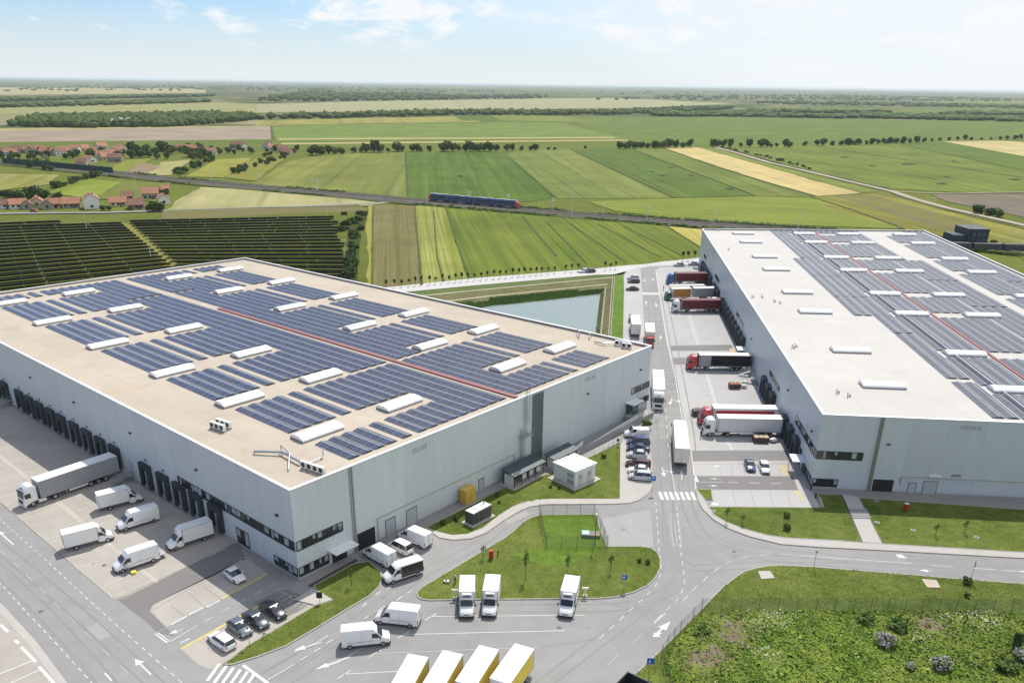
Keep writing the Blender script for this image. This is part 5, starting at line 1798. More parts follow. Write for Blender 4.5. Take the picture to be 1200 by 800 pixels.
def box_van(label, L=6.8, H=3.05, col=None, reefer=False, boxm=None, group=None, W=2.1, sidem=None):
    """chassis cab with a square box body"""
    col = col or PW
    t = thing('box_van', label, 'van', group=group)
    x0, x1 = -L / 2, L / 2
    xb = x1 - 2.15
    mb = MB()
    st = [(xb - .05, 1.0, .88, .40, 2.12), (x1 - 1.75, 1.02, .88, .34, 2.2), (x1 - 1.58, 1.02, .86, .34, 2.1), (x1 - 1.0, 1.02, .90, .34, 1.42), (x1 - .8, 1.01, .86, .34, 1.27), (x1 - .25, .97, .80, .34, 1.05), (x1 - .06, .90, .74, .36, .86), (x1, .80, .66, .42, .72)]
    mb.loft([ring(*s, r=.15) for s in st])
    mb.build('cab', col, t, smooth=True)
    w2 = W / 2
    mb = MB(); mb.loft([[(x, -w2, .82), (x, w2, .82), (x, w2, H - .04), (x, w2 - .04, H), (x, -w2 + .04, H), (x, -w2, H - .04)] for x in (x0, xb)])
    bx = mb.build('box_body', boxm or WHITE_R, t)
    mb = MB()
    for x in (x0, xb):
        for sg in (-1, 1):
            mb.box((x, sg * w2, (H + .82) / 2), (.07, .07, H - .82))
    for sg in (-1, 1):
        mb.box(((x0 + xb) / 2, sg * w2, .85), (xb - x0, .05, .08)); mb.box(((x0 + xb) / 2, sg * w2, H - .03), (xb - x0, .05, .06))
    mb.build('box_edge_trim', GREYM, bx)
    if sidem:
        mb = MB()
        for sg in (-1, 1):
            mb.face([(x0 + .1, sg * (w2 + .008), .95), (xb - .1, sg * (w2 + .008), .95), (xb - .1, sg * (w2 + .008), H - .12), (x0 + .1, sg * (w2 + .008), H - .12)])
        mb.build('side_wrap', sidem, t)
    # air deflector over the cab
    mb = MB()
    if not reefer:
        mb.loft([ring(xb + .02, .94, .88, 2.1, H - .05, .1), ring(xb + .45, .9, .82, 2.1, H - .25, .1), ring(x1 - 1.62, .82, .72, 2.05, 2.25, .06)])
        mb.build('air_deflector', col, t, smooth=True)
    else:
        mb.box((xb + .2, 0, 2.62), (.4, 1.25, .42)); u = mb.build('cooling_unit', WHITE_R, t)
        mb = MB(); mb.box((xb + .41, 0, 2.52), (.02, 1.0, .2)); mb.build('fan_grille', BLACKP, u)
    mb = MB(); mb.face([(x1 - 1.56, -.80, 2.08), (x1 - .96, -.84, 1.48), (x1 - .96, .84, 1.48), (x1 - 1.56, .80, 2.08)])
    mb.v = [(a + .03, b, c + .03) for a, b, c in mb.v]; mb.build('windscreen', GLASS, t)
    mb = MB(); quadpair(mb, [(xb + .08, .975, 1.38), (x1 - 1.2, .985, 1.35), (x1 - 1.68, .93, 1.98), (xb + .08, .915, 1.98)]); mb.build('side_window', GLASS, t)
    mb = MB(); mb.loft([ring(x1 - .55, 1.035, .97, .28, .62, .05), ring(x1 - .1, .98, .88, .28, .62, .05), ring(x1 + .03, .86, .76, .30, .58, .05)]); mb.build('bumper', BLACKP, t)
    mb = MB(); mb.box((x1 + .005, 0, .78), (.04, .8, .1)); mb.build('grille', BLACKP, t)
    mb = MB(); mb.box(((x0 + xb) / 2, 0, .68), (xb - x0 - .1, .9, .22)); mb.box((x0 + .1, 0, .55), (.1, 1.9, .12)); mb.build('chassis', DARKM, t)
    lights(t, x1 - .22, .78, .93, .24, .2); lights(t, x0 - .01, .85, .72, .2, .12, REDLAMP, 'tail_light', .04)
    mirrors(t, x1 - 1.25, 1.02, 1.45)
    for y in (-.9, .9):
        wheel(t, x1 - .95, y, .36); wheel(t, x0 + 1.5, y, .36)
    return t


def tractor(t, xf, col, roof=True, low=False):
    """cab-over tractor, bumper at xf"""
    W = 1.24
    H = 3.75 if roof else 3.1
    mb = MB()
    st = [(xf - 2.25, 1.2, 1.15, .95, H - .35), (xf - 1.9, W, 1.18, .95, H), (xf - 1.1, W, 1.16, .8, H - .02), (xf - .55, W, 1.12, .6, H - .45), (xf - .28, W, 1.14, .5, 2.75), (xf - .12, 1.22, 1.18, .45, 1.75), (xf, 1.18, 1.12, .45, 1.1)]
    mb.loft([ring(*s, r=.18) for s in st])
    c = mb.build('cab', col, t, smooth=True)
    mb = MB(); mb.face([(xf - .23, -1.06, 2.72), (xf - .06, -1.08, 1.78), (xf - .06, 1.08, 1.78), (xf - .23, 1.06, 2.72)]); mb.build('windscreen', GLASS, t)
    mb = MB(); quadpair(mb, [(xf - 1.25, W + .012, 1.75), (xf - .35, W + .012, 1.75), (xf - .5, 1.215, 2.55), (xf - 1.25, 1.225, 2.55)]); mb.build('side_window', GLASS, t)
    mb = MB(); mb.box((xf + .0, 0, 1.1), (.05, 1.5, .6)); mb.build('grille', BLACKP, t)
    mb = MB(); mb.box((xf - .12, 0, .5), (.34, 2.44, .36)); mb.build('bumper', BLACKP if col is not PW else WHITE_R, t)
    mb = MB(); mb.box((xf - .62, 0, H - .42 if roof else 3.0), (.4, .8, .05)); mb.build('roof_hatch', BLACKP, t)
    mb = MB(); mb.box((xf - .22, 0, 2.86), (.3, 2.2, .07)); mb.build('sun_visor', BLACKP, t)
    lights(t, xf + .04, .95, .66, .34, .18)
    mirrors(t, xf - .35, 1.28, 2.25, .5)
    mb = MB(); mb.box((xf - 3.9, 0, .8), (4.2, .85, .3)); mb.build('chassis', DARKM, t)
    for sg in (-1, 1):
        mb = MB(); mb.tube((xf - 3.5, sg * .95, .62), (xf - 2.3, sg * .95, .62), .32, 12); mb.build('fuel_tank', GALV if col is not PW else WHITE_R, t)
        wheel(t, xf - 1.35, sg * 1.08, .5, .3); wheel(t, xf - 4.9, sg * 1.0, .5, .5)


def trailer(t, xr, L, side, roofm, H=4.0, z0=1.15, open_side=False, z_axle=True, frontm=None, nm='trailer_body'):
    W = 1.275
    xf = xr + L
    mb = MB()
    if not open_side:
        mb.box((xr + L / 2, 0, (z0 + H) / 2), (L, 2 * W, H - z0))
        b = mb.build(nm, side, t)
    else:
        mb.box((xr + L / 2, 0, z0 + .08), (L, 2 * W, .16)); mb.box((xf - .05, 0, (z0 + H) / 2), (.08, 2 * W, H - z0)); mb.box((xr + L / 2, -W + .03, (z0 + H) / 2), (L - .2, .04, H - z0 - .3))
        for k in range(5):
            mb.box((xr + .1 + (L - .3) * k / 4, W - .05, (z0 + H) / 2), (.14, .08, H - z0 - .1))
        for zz in (1.9, 2.6):
            mb.box((xr + L * .33, W - .06, zz), (L * .62, .03, .14))
        b = mb.build(nm, mat('trailer_dark_inside', (.05, .05, .055), .7), t)
        mb = MB(); mb.box((xf - 1.6, W + .01, (z0 + H) / 2), (2.7, .12, H - z0 - .2)); mb.build('gathered_curtain', TARP_G, b)
    mb = MB(); mb.box((xr + L / 2, 0, H + .02), (L + .02, 2 * W + .02, .05)); mb.build('trailer_roof', roofm, b)
    mb = MB()
    for x in (xr, xf):
        for sg in (-1, 1):
            mb.box((x - (.06 if x == xf else -.06), sg * W, (z0 + H) / 2), (.16, .05, H - z0))
    for sg in (-1, 1):
        mb.box((xr + L / 2, sg * W, z0 + .02), (L, .05, .16)); mb.box((xr + L / 2, sg * W, H - .05), (L, .05, .1))
    mb.box((xr - .01, 0, (z0 + H) / 2), (.03, .05, H - z0 - .2))
    mb.build('trailer_frame', GREYM, b)
    mb = MB(); mb.box((xr + L / 2, 0, 1.0), (L - .5, .9, .24)); mb.box((xr + .1, 0, .62), (.12, 2.3, .14)); mb.build('trailer_chassis', DARKM, t)
    for sg in (-1, 1):
        for k in range(3):
            wheel(t, xr + 2.6 + 1.3 * k, sg * 1.05, .5, .38)
        mb = MB(); mb.box((xf - 4.2, sg * .8, .6), (.12, .12, .9)); mb.build('landing_leg', GREYM, t)
    for sg in (-1, 1):
        mb = MB(); mb.box((xr + L * .52, sg * 1.15, .75), (L * .28, .05, .35)); mb.build('side_guard', WHITE_R if side is not TARP_M else GREYM, t)
    lights(t, xr + .0, .95, .8, .4, .12, REDLAMP, 'tail_light', .06)


def semi(label, col, side, roofm=None, L=16.2, **k):
    t = thing('semi_truck', label, 'truck')
    tractor(t, L / 2, col)
    trailer(t, -L / 2, L - 2.75, side, roofm or WHITE_R, **k)
    return t


def rigid(label, col, side, roofm=None, L=9.0, H=3.7, frontm=None, cat_='truck', name='box_truck', nowheel=False, zb=1.05, sidem=None):
    t = thing(name, label, cat_)
    xf = L / 2
    W = 1.24
    cabL = 2.0
    mb = MB()
    st = [(xf - cabL, 1.15, 1.1, .8, 2.75), (xf - 1.2, 1.17, 1.1, .6, 2.8), (xf - .5, 1.17, 1.05, .5, 2.65), (xf - .12, 1.15, 1.1, .45, 1.55), (xf, 1.1, 1.05, .45, 1.05)]
    mb.loft([ring(*s, r=.16) for s in st]); mb.build('cab', col, t, smooth=True)
    mb = MB(); mb.face([(xf - .44, -.98, 2.52), (xf - .08, -1.03, 1.6), (xf - .08, 1.03, 1.6), (xf - .44, .98, 2.52)]); mb.build('windscreen', GLASS, t)
    mb = MB(); quadpair(mb, [(xf - 1.4, 1.185, 1.6), (xf - .35, 1.175, 1.6), (xf - .62, 1.14, 2.35), (xf - 1.4, 1.15, 2.35)]); mb.build('side_window', GLASS, t)
    mb = MB(); mb.box((xf, 0, .95), (.05, 1.3, .4)); mb.build('grille', BLACKP, t)
    mb = MB(); mb.box((xf - .1, 0, .48), (.3, 2.3, .3)); mb.build('bumper', BLACKP, t)
    lights(t, xf + .02, .88, .72, .3, .2); mirrors(t, xf - .4, 1.2, 2.0, .4)
    xb = xf - cabL - .12
    x0 = -L / 2
    mb = MB(); mb.box(((x0 + xb) / 2, 0, (zb + H) / 2), (xb - x0, 2.5, H - zb)); b = mb.build('box_body', side, t)
    mb = MB(); mb.box(((x0 + xb) / 2, 0, H + .015), (xb - x0 + .03, 2.54, .05)); mb.build('box_roof', roofm or CREAM, b)
    mb = MB()
    for x in (x0 + .04, xb - .04):
        for sg in (-1, 1):
            mb.box((x, sg * 1.25, (zb + H) / 2), (.12, .06, H - zb))
    for sg in (-1, 1):
        mb.box(((x0 + xb) / 2, sg * 1.25, zb + .03), (xb - x0, .05, .12))
    mb.build('box_edge_trim', GREYM, b)
    if sidem:
        mb = MB()
        for sg in (-1, 1):
            y = sg * 1.262
            mb.face([(x0 + .3, y, zb + .15), (xb - .3, y, zb + .15), (xb - .3, y, H - .15), (x0 + .3, y, H - .15)])
        mb.build('side_tarp', sidem, b)
    mb = MB(); mb.box((-.5, 0, .82), (L - 1.5, .85, .25)); mb.build('chassis', DARKM, t)
    for sg in (-1, 1):
        wheel(t, xf - 1.3, sg * 1.0, .45, .28); wheel(t, x0 + 1.9, sg * .98, .45, .45)
    lights(t, x0 - .02, .95, .8, .3, .12, REDLAMP, 'tail_light', .05)
    return t


def car(label, col, L=4.2, kind_='hatch', group=None, H=1.48):
    t = thing('parked_car', label, 'car', group=group)
    x0, x1 = -L / 2, L / 2
    W = .88
    wag = kind_ in ('wagon', 'hatch', 'mpv')
    hz = 1.05 if kind_ != 'mpv' else 1.15
    mb = MB()
    st = [(x0, .72, .66, .35, .80), (x0 + .1, .82, .76, .27, .93), (x0 + .45, W, .80, .22, .98), (x0 + 1.2, W + .01, .82, .2, 1.0), (x1 - 1.5, W + .01, .82, .2, .98), (x1 - 1.15, W, .80, .2, .94), (x1 - .45, .84, .74, .22, .80), (x1 - .12, .76, .66, .26, .66), (x1, .62, .54, .34, .56)]
    mb.loft([ring(*s, r=.13) for s in st])
    mb.build('body', col, t, smooth=True)
    rb = x0 + (.12 if kind_ in ('wagon', 'mpv') else .3 if kind_ == 'hatch' else .75)      # foot of the rear glass
    rt = x0 + (.45 if kind_ in ('wagon', 'mpv') else .85 if kind_ == 'hatch' else 1.45)
    ft = x1 - (1.95 if kind_ != 'mpv' else 1.6); fb = x1 - (1.15 if kind_ != 'mpv' else .95)
    g = [(rb, .76, .72, .93, .97), (rt, .78, .60, .93, H - .05), ((rt + ft) / 2, .79, .62, .93, H), (ft, .79, .60, .93, H - .05), (fb, .77, .70, .90, .94)]
    mb = MB(); mb.loft([ring(*s, r=.05) for s in g]); gl = mb.build('windows', GLASS, t, smooth=True)
    gl.name = 'cabin_glass'
    mb = MB()
    up = .018
    rr = [(rt - .08, .60, H - .06 + up), (rt + .2, .62, H - .02 + up), ((rt + ft) / 2, .625, H + up), (ft - .12, .615, H - .02 + up), (ft + .05, .59, H - .08 + up)]
    for (xa, ya, za), (xb_, yb, zb_) in zip(rr, rr[1:]):
        mb.face([(xa, -ya, za), (xb_, -yb, zb_), (xb_, yb, zb_), (xa, ya, za)])
        for sg in (-1, 1):
            mb.face([(xa, sg * ya, za), (xb_, sg * yb, zb_), (xb_, sg * (yb + .05), zb_ - .07), (xa, sg * (ya + .05), za - .07)])
    # pillars
    for sg in (-1, 1):
        for (xa, za, xb_, zb_, w_) in ((fb + .02, .93, ft + .02, H - .06, .07), ((rt + ft) / 2, .95, (rt + ft) / 2 - .05, H - .05, .08), (rb - .02, .95, rt - .02, H - .06, .14)):
            ya, yb = .80, .625
            mb.face([(xa - w_ / 2, sg * ya, za), (xa + w_ / 2, sg * ya, za), (xb_ + w_ / 2, sg * yb, zb_), (xb_ - w_ / 2, sg * yb, zb_)])
    mb.build('roof', col, t)
    lights(t, x1 - .17, .60, .62, .24, .12, d=.14); lights(t, x0 + .03, .66, .78, .2, .16, REDLAMP, 'tail_light', .08)
    mb = MB(); mb.box((x1 - .01, 0, .38), (.08, 1.0, .16)); mb.build('grille', BLACKP, t)
    mirrors(t, x1 - 1.45, .82, .98, .1, col)
    for y in (-.76, .76):
        wheel(t, x1 - .82, y, .32, .2); wheel(t, x0 + .75, y, .32, .2)
    return t


def near(t, rear, front, w_):
    """stand the vehicle so that its camera-side lower edge runs from pixel rear to pixel front"""
    a, b = P(*rear), P(*front)
    d = (b - a).normalized(); n_ = Vector((-d.y, d.x, 0))
    m = (a + b) / 2
    if n_.dot(Vector((m.x, m.y, 0))) < 0: n_ = -n_
    c = m + n_ * (w_ / 2)
    t.location = (c.x, c.y, 0.0); t.rotation_euler = (0, 0, math.atan2(d.y, d.x))
    return t


def byfront(t, front, a, b, L, z=0.0):
    """front: pixel of the middle of the bumper on the ground; a->b: two points giving the heading (world vectors)"""
    d = (b - a); d.z = 0; d.normalize()
    f = P(*front)
    c = f - d * L / 2
    t.location = (c.x, c.y, z); t.rotation_euler = (0, 0, math.atan2(d.y, d.x))
    return t


def lift(t, z):
    t.location.z = z
    return t


# left yard
near(semi('white tractor with a long grey curtain trailer reversed to the left dock', PW, TARP_G), (141, 558), (30.7, 597), 2.5)
near(box_van('white box van nearest the long truck, cab towards the dock wall'), (121.5, 600), (166, 588.5), 2.1)
near(panel_van('tall white panel van facing the road, between two box vans', 6.3, 2.75), (187, 610), (142.5, 624), 2.05)
near(box_van('white box van parked closest to the wide road, cab towards the wall'), (81.6, 647), (131, 634), 2.1)
near(panel_van('white panel van with its driver at the open door and lowered tail lift', 6.3, 2.75, tail=True), (189, 656), (136.5, 674), 2.05)
near(box_van('white box van backed up to the last dock near the roller gate'), (249, 631), (202.5, 646.5), 2.1)
car1 = near(car('small white hatchback alone in the row of empty bays', PW, 3.8, 'hatch'), (263.5, 676), (276, 685), 1.7)
near(car('white estate car at the outer end of the four parked cars', PW, 4.5, 'wagon'), (261.5, 764), (244.5, 752), 1.75)
near(car('grey-blue hatchback between the white estate and the dark green saloon', PGB, 4.1, 'hatch'), (267.5, 737), (281.5, 748), 1.75)
near(car('dark green-grey saloon, third of the four parked cars', PDG, 4.5, 'sedan'), (286, 728), (301, 738.5), 1.75)
near(car('black saloon next to the hatched bay', PBK, 4.6, 'sedan'), (306, 716.5), (322, 727.5), 1.75)
# in front of the left warehouse
near(panel_van('white panel van parked nose to the dark gate, nearest the wall', 5.8, 2.5), (449.5, 665), (428, 653), 2.0)
near(car('white people carrier squeezed between the vans by the gate', PW, 4.5, 'mpv', H=1.75), (472, 651), (456, 643), 1.8)
near(panel_van('white panel van beside the grass at the end of the wall vans', 5.8, 2.5), (493, 643), (469, 633), 2.0)
near(panel_van('white van with black sides facing the grass corner', 5.9, 2.5, side=PBK), (492, 674), (459, 685), 2.0)
near(panel_van('white panel van on the road, nose towards the left', 6.0, 2.65), (487, 737), (440, 731.5), 2.05)
near(panel_van('white panel van driving right, overlapping the other road van', 6.1, 2.7), (400.5, 762), (458, 756), 2.05)
HB = 3.0
for fr, a, b, lab in (((546.7, 726), (549, 676), (548, 696), 'white refrigerated van at the island kerb beside the mower'), ((572.5, 725), (576.8, 679.5), (574.2, 694), 'second white refrigerated van, right beside the first'),
                      ((662, 725.5), (669.5, 678), (664.5, 696), 'white refrigerated van standing alone at the right of the island kerb')):
    byfront(box_van(lab, 6.2, 3.0, reefer=True, group='refrigerated vans nosed out from the island'), fr, P(*a, HB), P(*b, HB), 6.2)
for rear, fm, lab in (((490.2, 767.3), (473.5, 797.5), 'cream-roofed yellow box truck, leftmost at the bottom of the photo'), ((530.7, 763.6), (512.5, 794), 'cream-roofed box truck with yellow and white sides, second from left'),
                      ((573.2, 758), (551.5, 791), 'white-roofed box truck with yellow side, third from left'), ((614.7, 756.5), (589, 792.5), 'white-roofed box truck with bright yellow side, rightmost at the bottom')):
    a, b = P(*rear, 3.7), P(*fm, 3.7)
    t = rigid(lab, PW, WHITE_R, CREAM if 'cream' in lab else WHITE_R, 9.0, 3.65, sidem=TARP_Y)
    if 'second' in lab or 'leftmost' in lab:
        for sg in (-1, 1):
            mb = MB(); mb.face([(-.6, sg * 1.27, 1.25), (1.9, sg * 1.27, 1.25), (1.9, sg * 1.27, 3.2), (1.1, sg * 1.27, 3.2)]); mb.face([(1.3, sg * 1.275, 1.3), (2.3, sg * 1.275, 1.3), (2.3, sg * 1.275, 2.1)]); mb.build('side_graphic', WHITE_R if 'second' in lab else LOGOR, t)
    d = (b - a).normalized(); c = a + d * 4.5
    t.location = (c.x, c.y, 0); t.rotation_euler = (0, 0, math.atan2(d.y, d.x))
# right yard
near(semi('red tractor with a white and red trailer, right behind the white truck', PRD, TARP_W), (908, 500.5), (821.5, 499.5), 2.5)
t = S.objects[t.name]
rt_ = [o for o in COL.objects if o.get('label', '').startswith('red tractor with a white and red')][0]
mb = MB(); mb.face([(-7.2, 1.29, 1.3), (5.0, 1.29, 1.3), (5.0, 1.29, 3.6), (-7.2, 1.29, 3.6)]); mb.face([(-7.2, -1.29, 1.3), (5.0, -1.29, 1.3), (5.0, -1.29, 3.6), (-7.2, -1.29, 3.6)]); mb.build('side_tarp', TARP_R, rt_)
near(semi('white tractor and white trailer nearest the dark lane of the yard', PW, TARP_W), (917, 513), (825, 511.5), 2.5)
near(semi('red tractor whose trailer stands with its side curtain pulled open', PRD, TARP_G, CREAM, open_side=True), (880, 435), (806.5, 434), 2.5)
near(semi('white tractor with a maroon trailer', PW, TARP_M, TARP_M), (845, 366.5), (791, 366.5), 2.5)
near(semi('blue tractor with a maroon trailer, farthest truck in the yard', PBL, TARP_M, TARP_M), (830.5, 333.3), (785.5, 333.5), 2.5)
# drawbar combination
t = rigid('green cab truck with an orange box, coupled to a grey box trailer', PGN, WHITE_R, WHITE_R, 8.6, 3.9, sidem=TARP_O)
near(t, (811, 351.8), (778.7, 352.5), 2.5)
t2 = thing('drawbar_trailer', 'grey box trailer behind the orange truck', 'trailer')
mb = MB(); mb.box((0, 0, 2.5), (7.6, 2.5, 2.8)); b_ = mb.build('box_body', TARP_G, t2)
mb = MB(); mb.box((0, 0, 3.93), (7.64, 2.54, .05)); mb.build('box_roof', WHITE_R, b_)
mb = MB(); mb.box((0, 0, .95), (7.3, .9, .25)); mb.box((4.3, 0, .8), (1.6, .12, .12)); mb.build('chassis', DARKM, t2)
for sg in (-1, 1):
    wheel(t2, -.7, sg * 1.0, .45, .4); wheel(t2, .7, sg * 1.0, .45, .4)
near(t2, (839, 351.2), (812.5, 351.8), 2.5)
t3 = thing('flatbed_trailer', 'low flatbed trailer with a pale deck between the maroon and the orange trucks', 'trailer')
mb = MB(); mb.box((0, 0, 1.1), (12.5, 2.5, .2)); mb.build('deck', CREAM, t3)
mb = MB(); mb.box((0, 0, .85), (12, .9, .28)); mb.build('chassis', DARKM, t3)
for sg in (-1, 1):
    for k in range(3): wheel(t3, -4.2 + 1.3 * k, sg * 1.05, .45, .35)
near(t3, (828, 338.5), (784, 339), 2.5)
# main road
byfront(semi('white articulated truck driving towards the crossing along the warehouse corner', PW, TARP_W), (771, 481), P(770, 436.7, 4), P(771, 458, 4), 16.2)
HT = 4.0
a, b = P(799.7, 525.5, HT), P(797, 495, HT)
t = semi('articulated truck with a cream trailer seen from behind on the road', PW, CREAM, CREAM, L=16.0)
d = (b - a); d.z = 0; d.normalize(); c = a + d * 8.0
t.location = (c.x, c.y, 0); t.rotation_euler = (0, 0, math.atan2(d.y, d.x))
a, b = P(745.8, 380, 3.9), P(743.3, 364, 3.9)
t = rigid('white box truck parked in the lay-by beside the green strip', PW, TARP_W, WHITE_R, 12.0, 3.9)
d = (b - a); d.z = 0; d.normalize(); c = a + d * 6.0
t.location = (c.x, c.y, 0); t.rotation_euler = (0, 0, math.atan2(d.y, d.x))
a, b = P(761.5, 379, 3.9), P(762.5, 393, 3.9)
t = rigid('red cab truck with a cream box coming down the main road', PRD, CREAM, CREAM, 11.5, 3.9)
d = (b - a); d.z = 0; d.normalize(); c = a + d * 5.0
t.location = (c.x, c.y, 0); t.rotation_euler = (0, 0, math.atan2(d.y, d.x))
# cars in the lay-by and car park
lift(near(car('silver car at the far end of the lay-by', PSV, 4.3, 'wagon'), (748, 328), (736.5, 328), 1.75), .012)
lift(near(car('dark estate car beside the silver one in the lay-by', PBK, 4.4, 'wagon'), (749, 332), (737, 332), 1.75), .012)
lift(near(car('black car parked by itself above the white lay-by truck', PBK, 4.5, 'sedan'), (748, 341), (735, 341), 1.75), .012)
near(car('silver car on the far road by the end of the right warehouse', PSV, 4.3, 'hatch'), (801, 312.5), (791, 312.5), 1.75)
near(car('silver saloon closest to the far end of the right warehouse', PSV, 4.4, 'sedan'), (818.5, 311.2), (808.5, 311.2), 1.75)
near(car('dark car on the pale road behind the young trees', PDG, 4.3, 'hatch'), (697, 319.5), (688, 320), 1.75)
near(car('white car on the pale road behind the young trees', PW, 4.2, 'hatch'), (689, 319.5), (681, 320), 1.75)
for (r_, f_, lab, col, k, L) in (((757.5, 514), (735, 514), 'white van at the far end of the car park row', PW, 'van', 5), ((760, 523.5), (736.5, 522.5), 'dark blue people carrier beside the white van', PBD, 'mpv', 4.6),
                                 ((759, 531.5), (736.5, 530), 'navy saloon, third of the car park row', PNV, 'sedan', 4.5), ((755.5, 538.8), (736.8, 537.5), 'small silver hatchback after the navy saloon', PSV, 'hatch', 3.9),
                                 ((760, 550.5), (734.5, 548), 'maroon estate car in the car park row', PMR, 'wagon', 4.7), ((757.5, 557.5), (738, 556), 'small white hatchback beside the maroon estate', PW, 'hatch', 3.9),
                                 ((761, 565), (739, 563.2), 'silver people carrier nearest the parking sign', PSV, 'mpv', 4.3)):
    t = panel_van(lab, 4.9, 1.95) if k == 'van' else car(lab, col, L, k, H=1.62 if k == 'mpv' else 1.46)
    lift(near(t, r_, f_, 1.8), .10)
byfront(car('dark blue saloon in the small lot at the right warehouse', PBD, 4.4, 'sedan'), (880.5, 554), P(876, 541), P(880.5, 554), 4.4, .012)
byfront(car('white hatchback in the small lot at the right warehouse', PW, 4.3, 'hatch'), (897.5, 556.5), P(892.5, 543), P(897.5, 556.5), 4.3, .012)

# ------------------------------------------------------------------ trees
def crown_mesh(name, n, leaf, m, seed, lob=5, sq=(1, 1, .85), core=True):
    """unit crown (radius about 1, centre at z=0) of leaf faces spread over several lobes"""
    random.seed(seed)
    mb = MB()
    L = [(Vector((0, 0, 0)), .62)]
    for k in range(lob):
        a = 2 * math.pi * k / lob + random.uniform(-.4, .4)
        L.append((Vector((math.cos(a) * random.uniform(.3, .55), math.sin(a) * random.uniform(.3, .55), random.uniform(-.35, .45))), random.uniform(.34, .52)))
    for c, r in L:
        if core: mb.blob((c.x * sq[0], c.y * sq[1], c.z * sq[2]), r * .72, 1, 0, .2, sq)
    for i in range(n):
        c, r = random.choice(L)
        d = Vector((random.gauss(0, 1), random.gauss(0, 1), random.gauss(0, 1))).normalized()
        p = c + d * r * random.uniform(.72, 1.12)
        mb.card((p.x * sq[0], p.y * sq[1], p.z * sq[2]), leaf, 0, up=.3)
    me = bpy.data.meshes.new(name); me.from_pydata(mb.v, [], mb.f); me.materials.append(m)
    return me


def trunk_mesh(name, h, r, m, limbs=3):
    mb = MB(); mb.tube((0, 0, -.6), (0, 0, h * .55), r, 7, r2=r * .75); mb.tube((0, 0, h * .55), (.05 * h, .03 * h, h), r * .75, 6, r2=r * .3)
    for k in range(limbs):
        a = 2.1 * k + .4
        mb.tube((0, 0, h * (.45 + .12 * k)), (math.cos(a) * h * .32, math.sin(a) * h * .32, h * (.8 + .08 * k)), r * .4, 5, r2=r * .15)
    me = bpy.data.meshes.new(name); me.from_pydata(mb.v, [], mb.f); me.materials.append(m)
    return me


CROWNS = [crown_mesh('crown', 330, .17, LEAF, 11 + i, 5) for i in range(3)] + [crown_mesh('crown', 330, .17, LEAF_D, 31 + i, 6) for i in range(3)]
CROWN_B = crown_mesh('crown', 260, .2, LEAF_B, 51, 4)
TRUNKS = trunk_mesh('trunk', 1.0, .045, BARK)


def tree(loc, h, wd, label, group, k=None, name='tree', cat_='tree'):
    """h total height, wd crown width"""
    t = thing(name, label, cat_, loc, random.uniform(0, 6.28), group)
    cr = bpy.data.objects.new('crown', k or random.choice(CROWNS)); COL.objects.link(cr); cr.parent = t
    ch = h * .93
    cr.location = (0, 0, h * .44); cr.scale = (wd / 2, wd / 2 * random.uniform(.85, 1.15), ch / 2 / .8)
    cr.rotation_euler = (0, 0, random.uniform(0, 6.28))
    tr = bpy.data.objects.new('trunk', TRUNKS); COL.objects.link(tr); tr.parent = t
    tr.scale = (h * .8, h * .8, h * .62)
    return t


random.seed(5)
GZ = -.35
LT_ = 'trees of the line between the big fields'
LTL = ['dark round tree in the row behind the green fields', 'bushy tree in the tree row behind the green fields']


def tline(pts, lo, hi, label, group, wr=(5, 9)):
    for i, (x, y, s) in enumerate(pts):
        p = P(x, y); p.z = GZ
        h = s * random.uniform(.7, .95)
        n = len(pts)
        o_ = ORD[i] + ' from its left end' if i < n / 2 else ORD[n - 1 - i] + ' from its right end'
        tree(p, h, h * random.uniform(.8, 1.25), label + ', ' + o_, group)


# the tree row between field belts; x, base y, height in metres
ROW_A = [(365, 181), (371, 181.5), (378, 181), (385, 180.5), (392, 180.5), (400, 180), (415, 178.5), (424, 178.3), (429, 178), (439, 178.3), (446, 178), (455, 178), (466, 177), (472, 177.3), (484, 177), (490, 177.2), (493, 177.6), (503, 177), (518, 177.5), (523, 177), (530, 177), (537, 176.5), (546, 177), (551, 177), (556, 176.8), (562, 177), (568, 176.6), (574, 177), (582, 176.5), (594, 176.3), (600, 176), (611, 176), (622, 176), (628, 176), (643, 175.5), (650, 175.5), (686, 174.5)]
HA = [10, 13, 11, 12, 12, 9, 8, 10, 11, 15, 12, 6, 14, 8, 10, 11, 8, 8, 12, 14, 11, 10, 12, 15, 14, 11, 10, 12, 11, 10, 9, 8, 7, 9, 5, 5, 6]
tline([(x, y, h) for (x, y), h in zip(ROW_A, HA)], 6, 12, 'dark tree in the row behind the striped fields', 'trees of the row behind the striped fields')
ROW_B = [(726, 174, 11), (732, 174.5, 10), (738, 174, 11), (745, 174, 12), (752, 173.5, 11), (759, 173.5, 10), (766, 173.5, 10), (770, 173.5, 12), (777, 173.2, 13), (784, 173, 13), (792, 173, 11), (800, 173, 10), (808, 172.6, 14), (835, 172.3, 11), (840, 172, 12), (848, 172.2, 13), (856, 172, 12), (868, 172, 6), (878, 172, 11), (892, 172, 13), (898, 172, 11), (904, 172.3, 6), (910, 172, 7), (920, 172, 13), (925, 172.5, 10)]
tline(ROW_B, 6, 12, 'tall dark tree in the row beyond the wheat strip', 'trees of the row beyond the wheat strip')
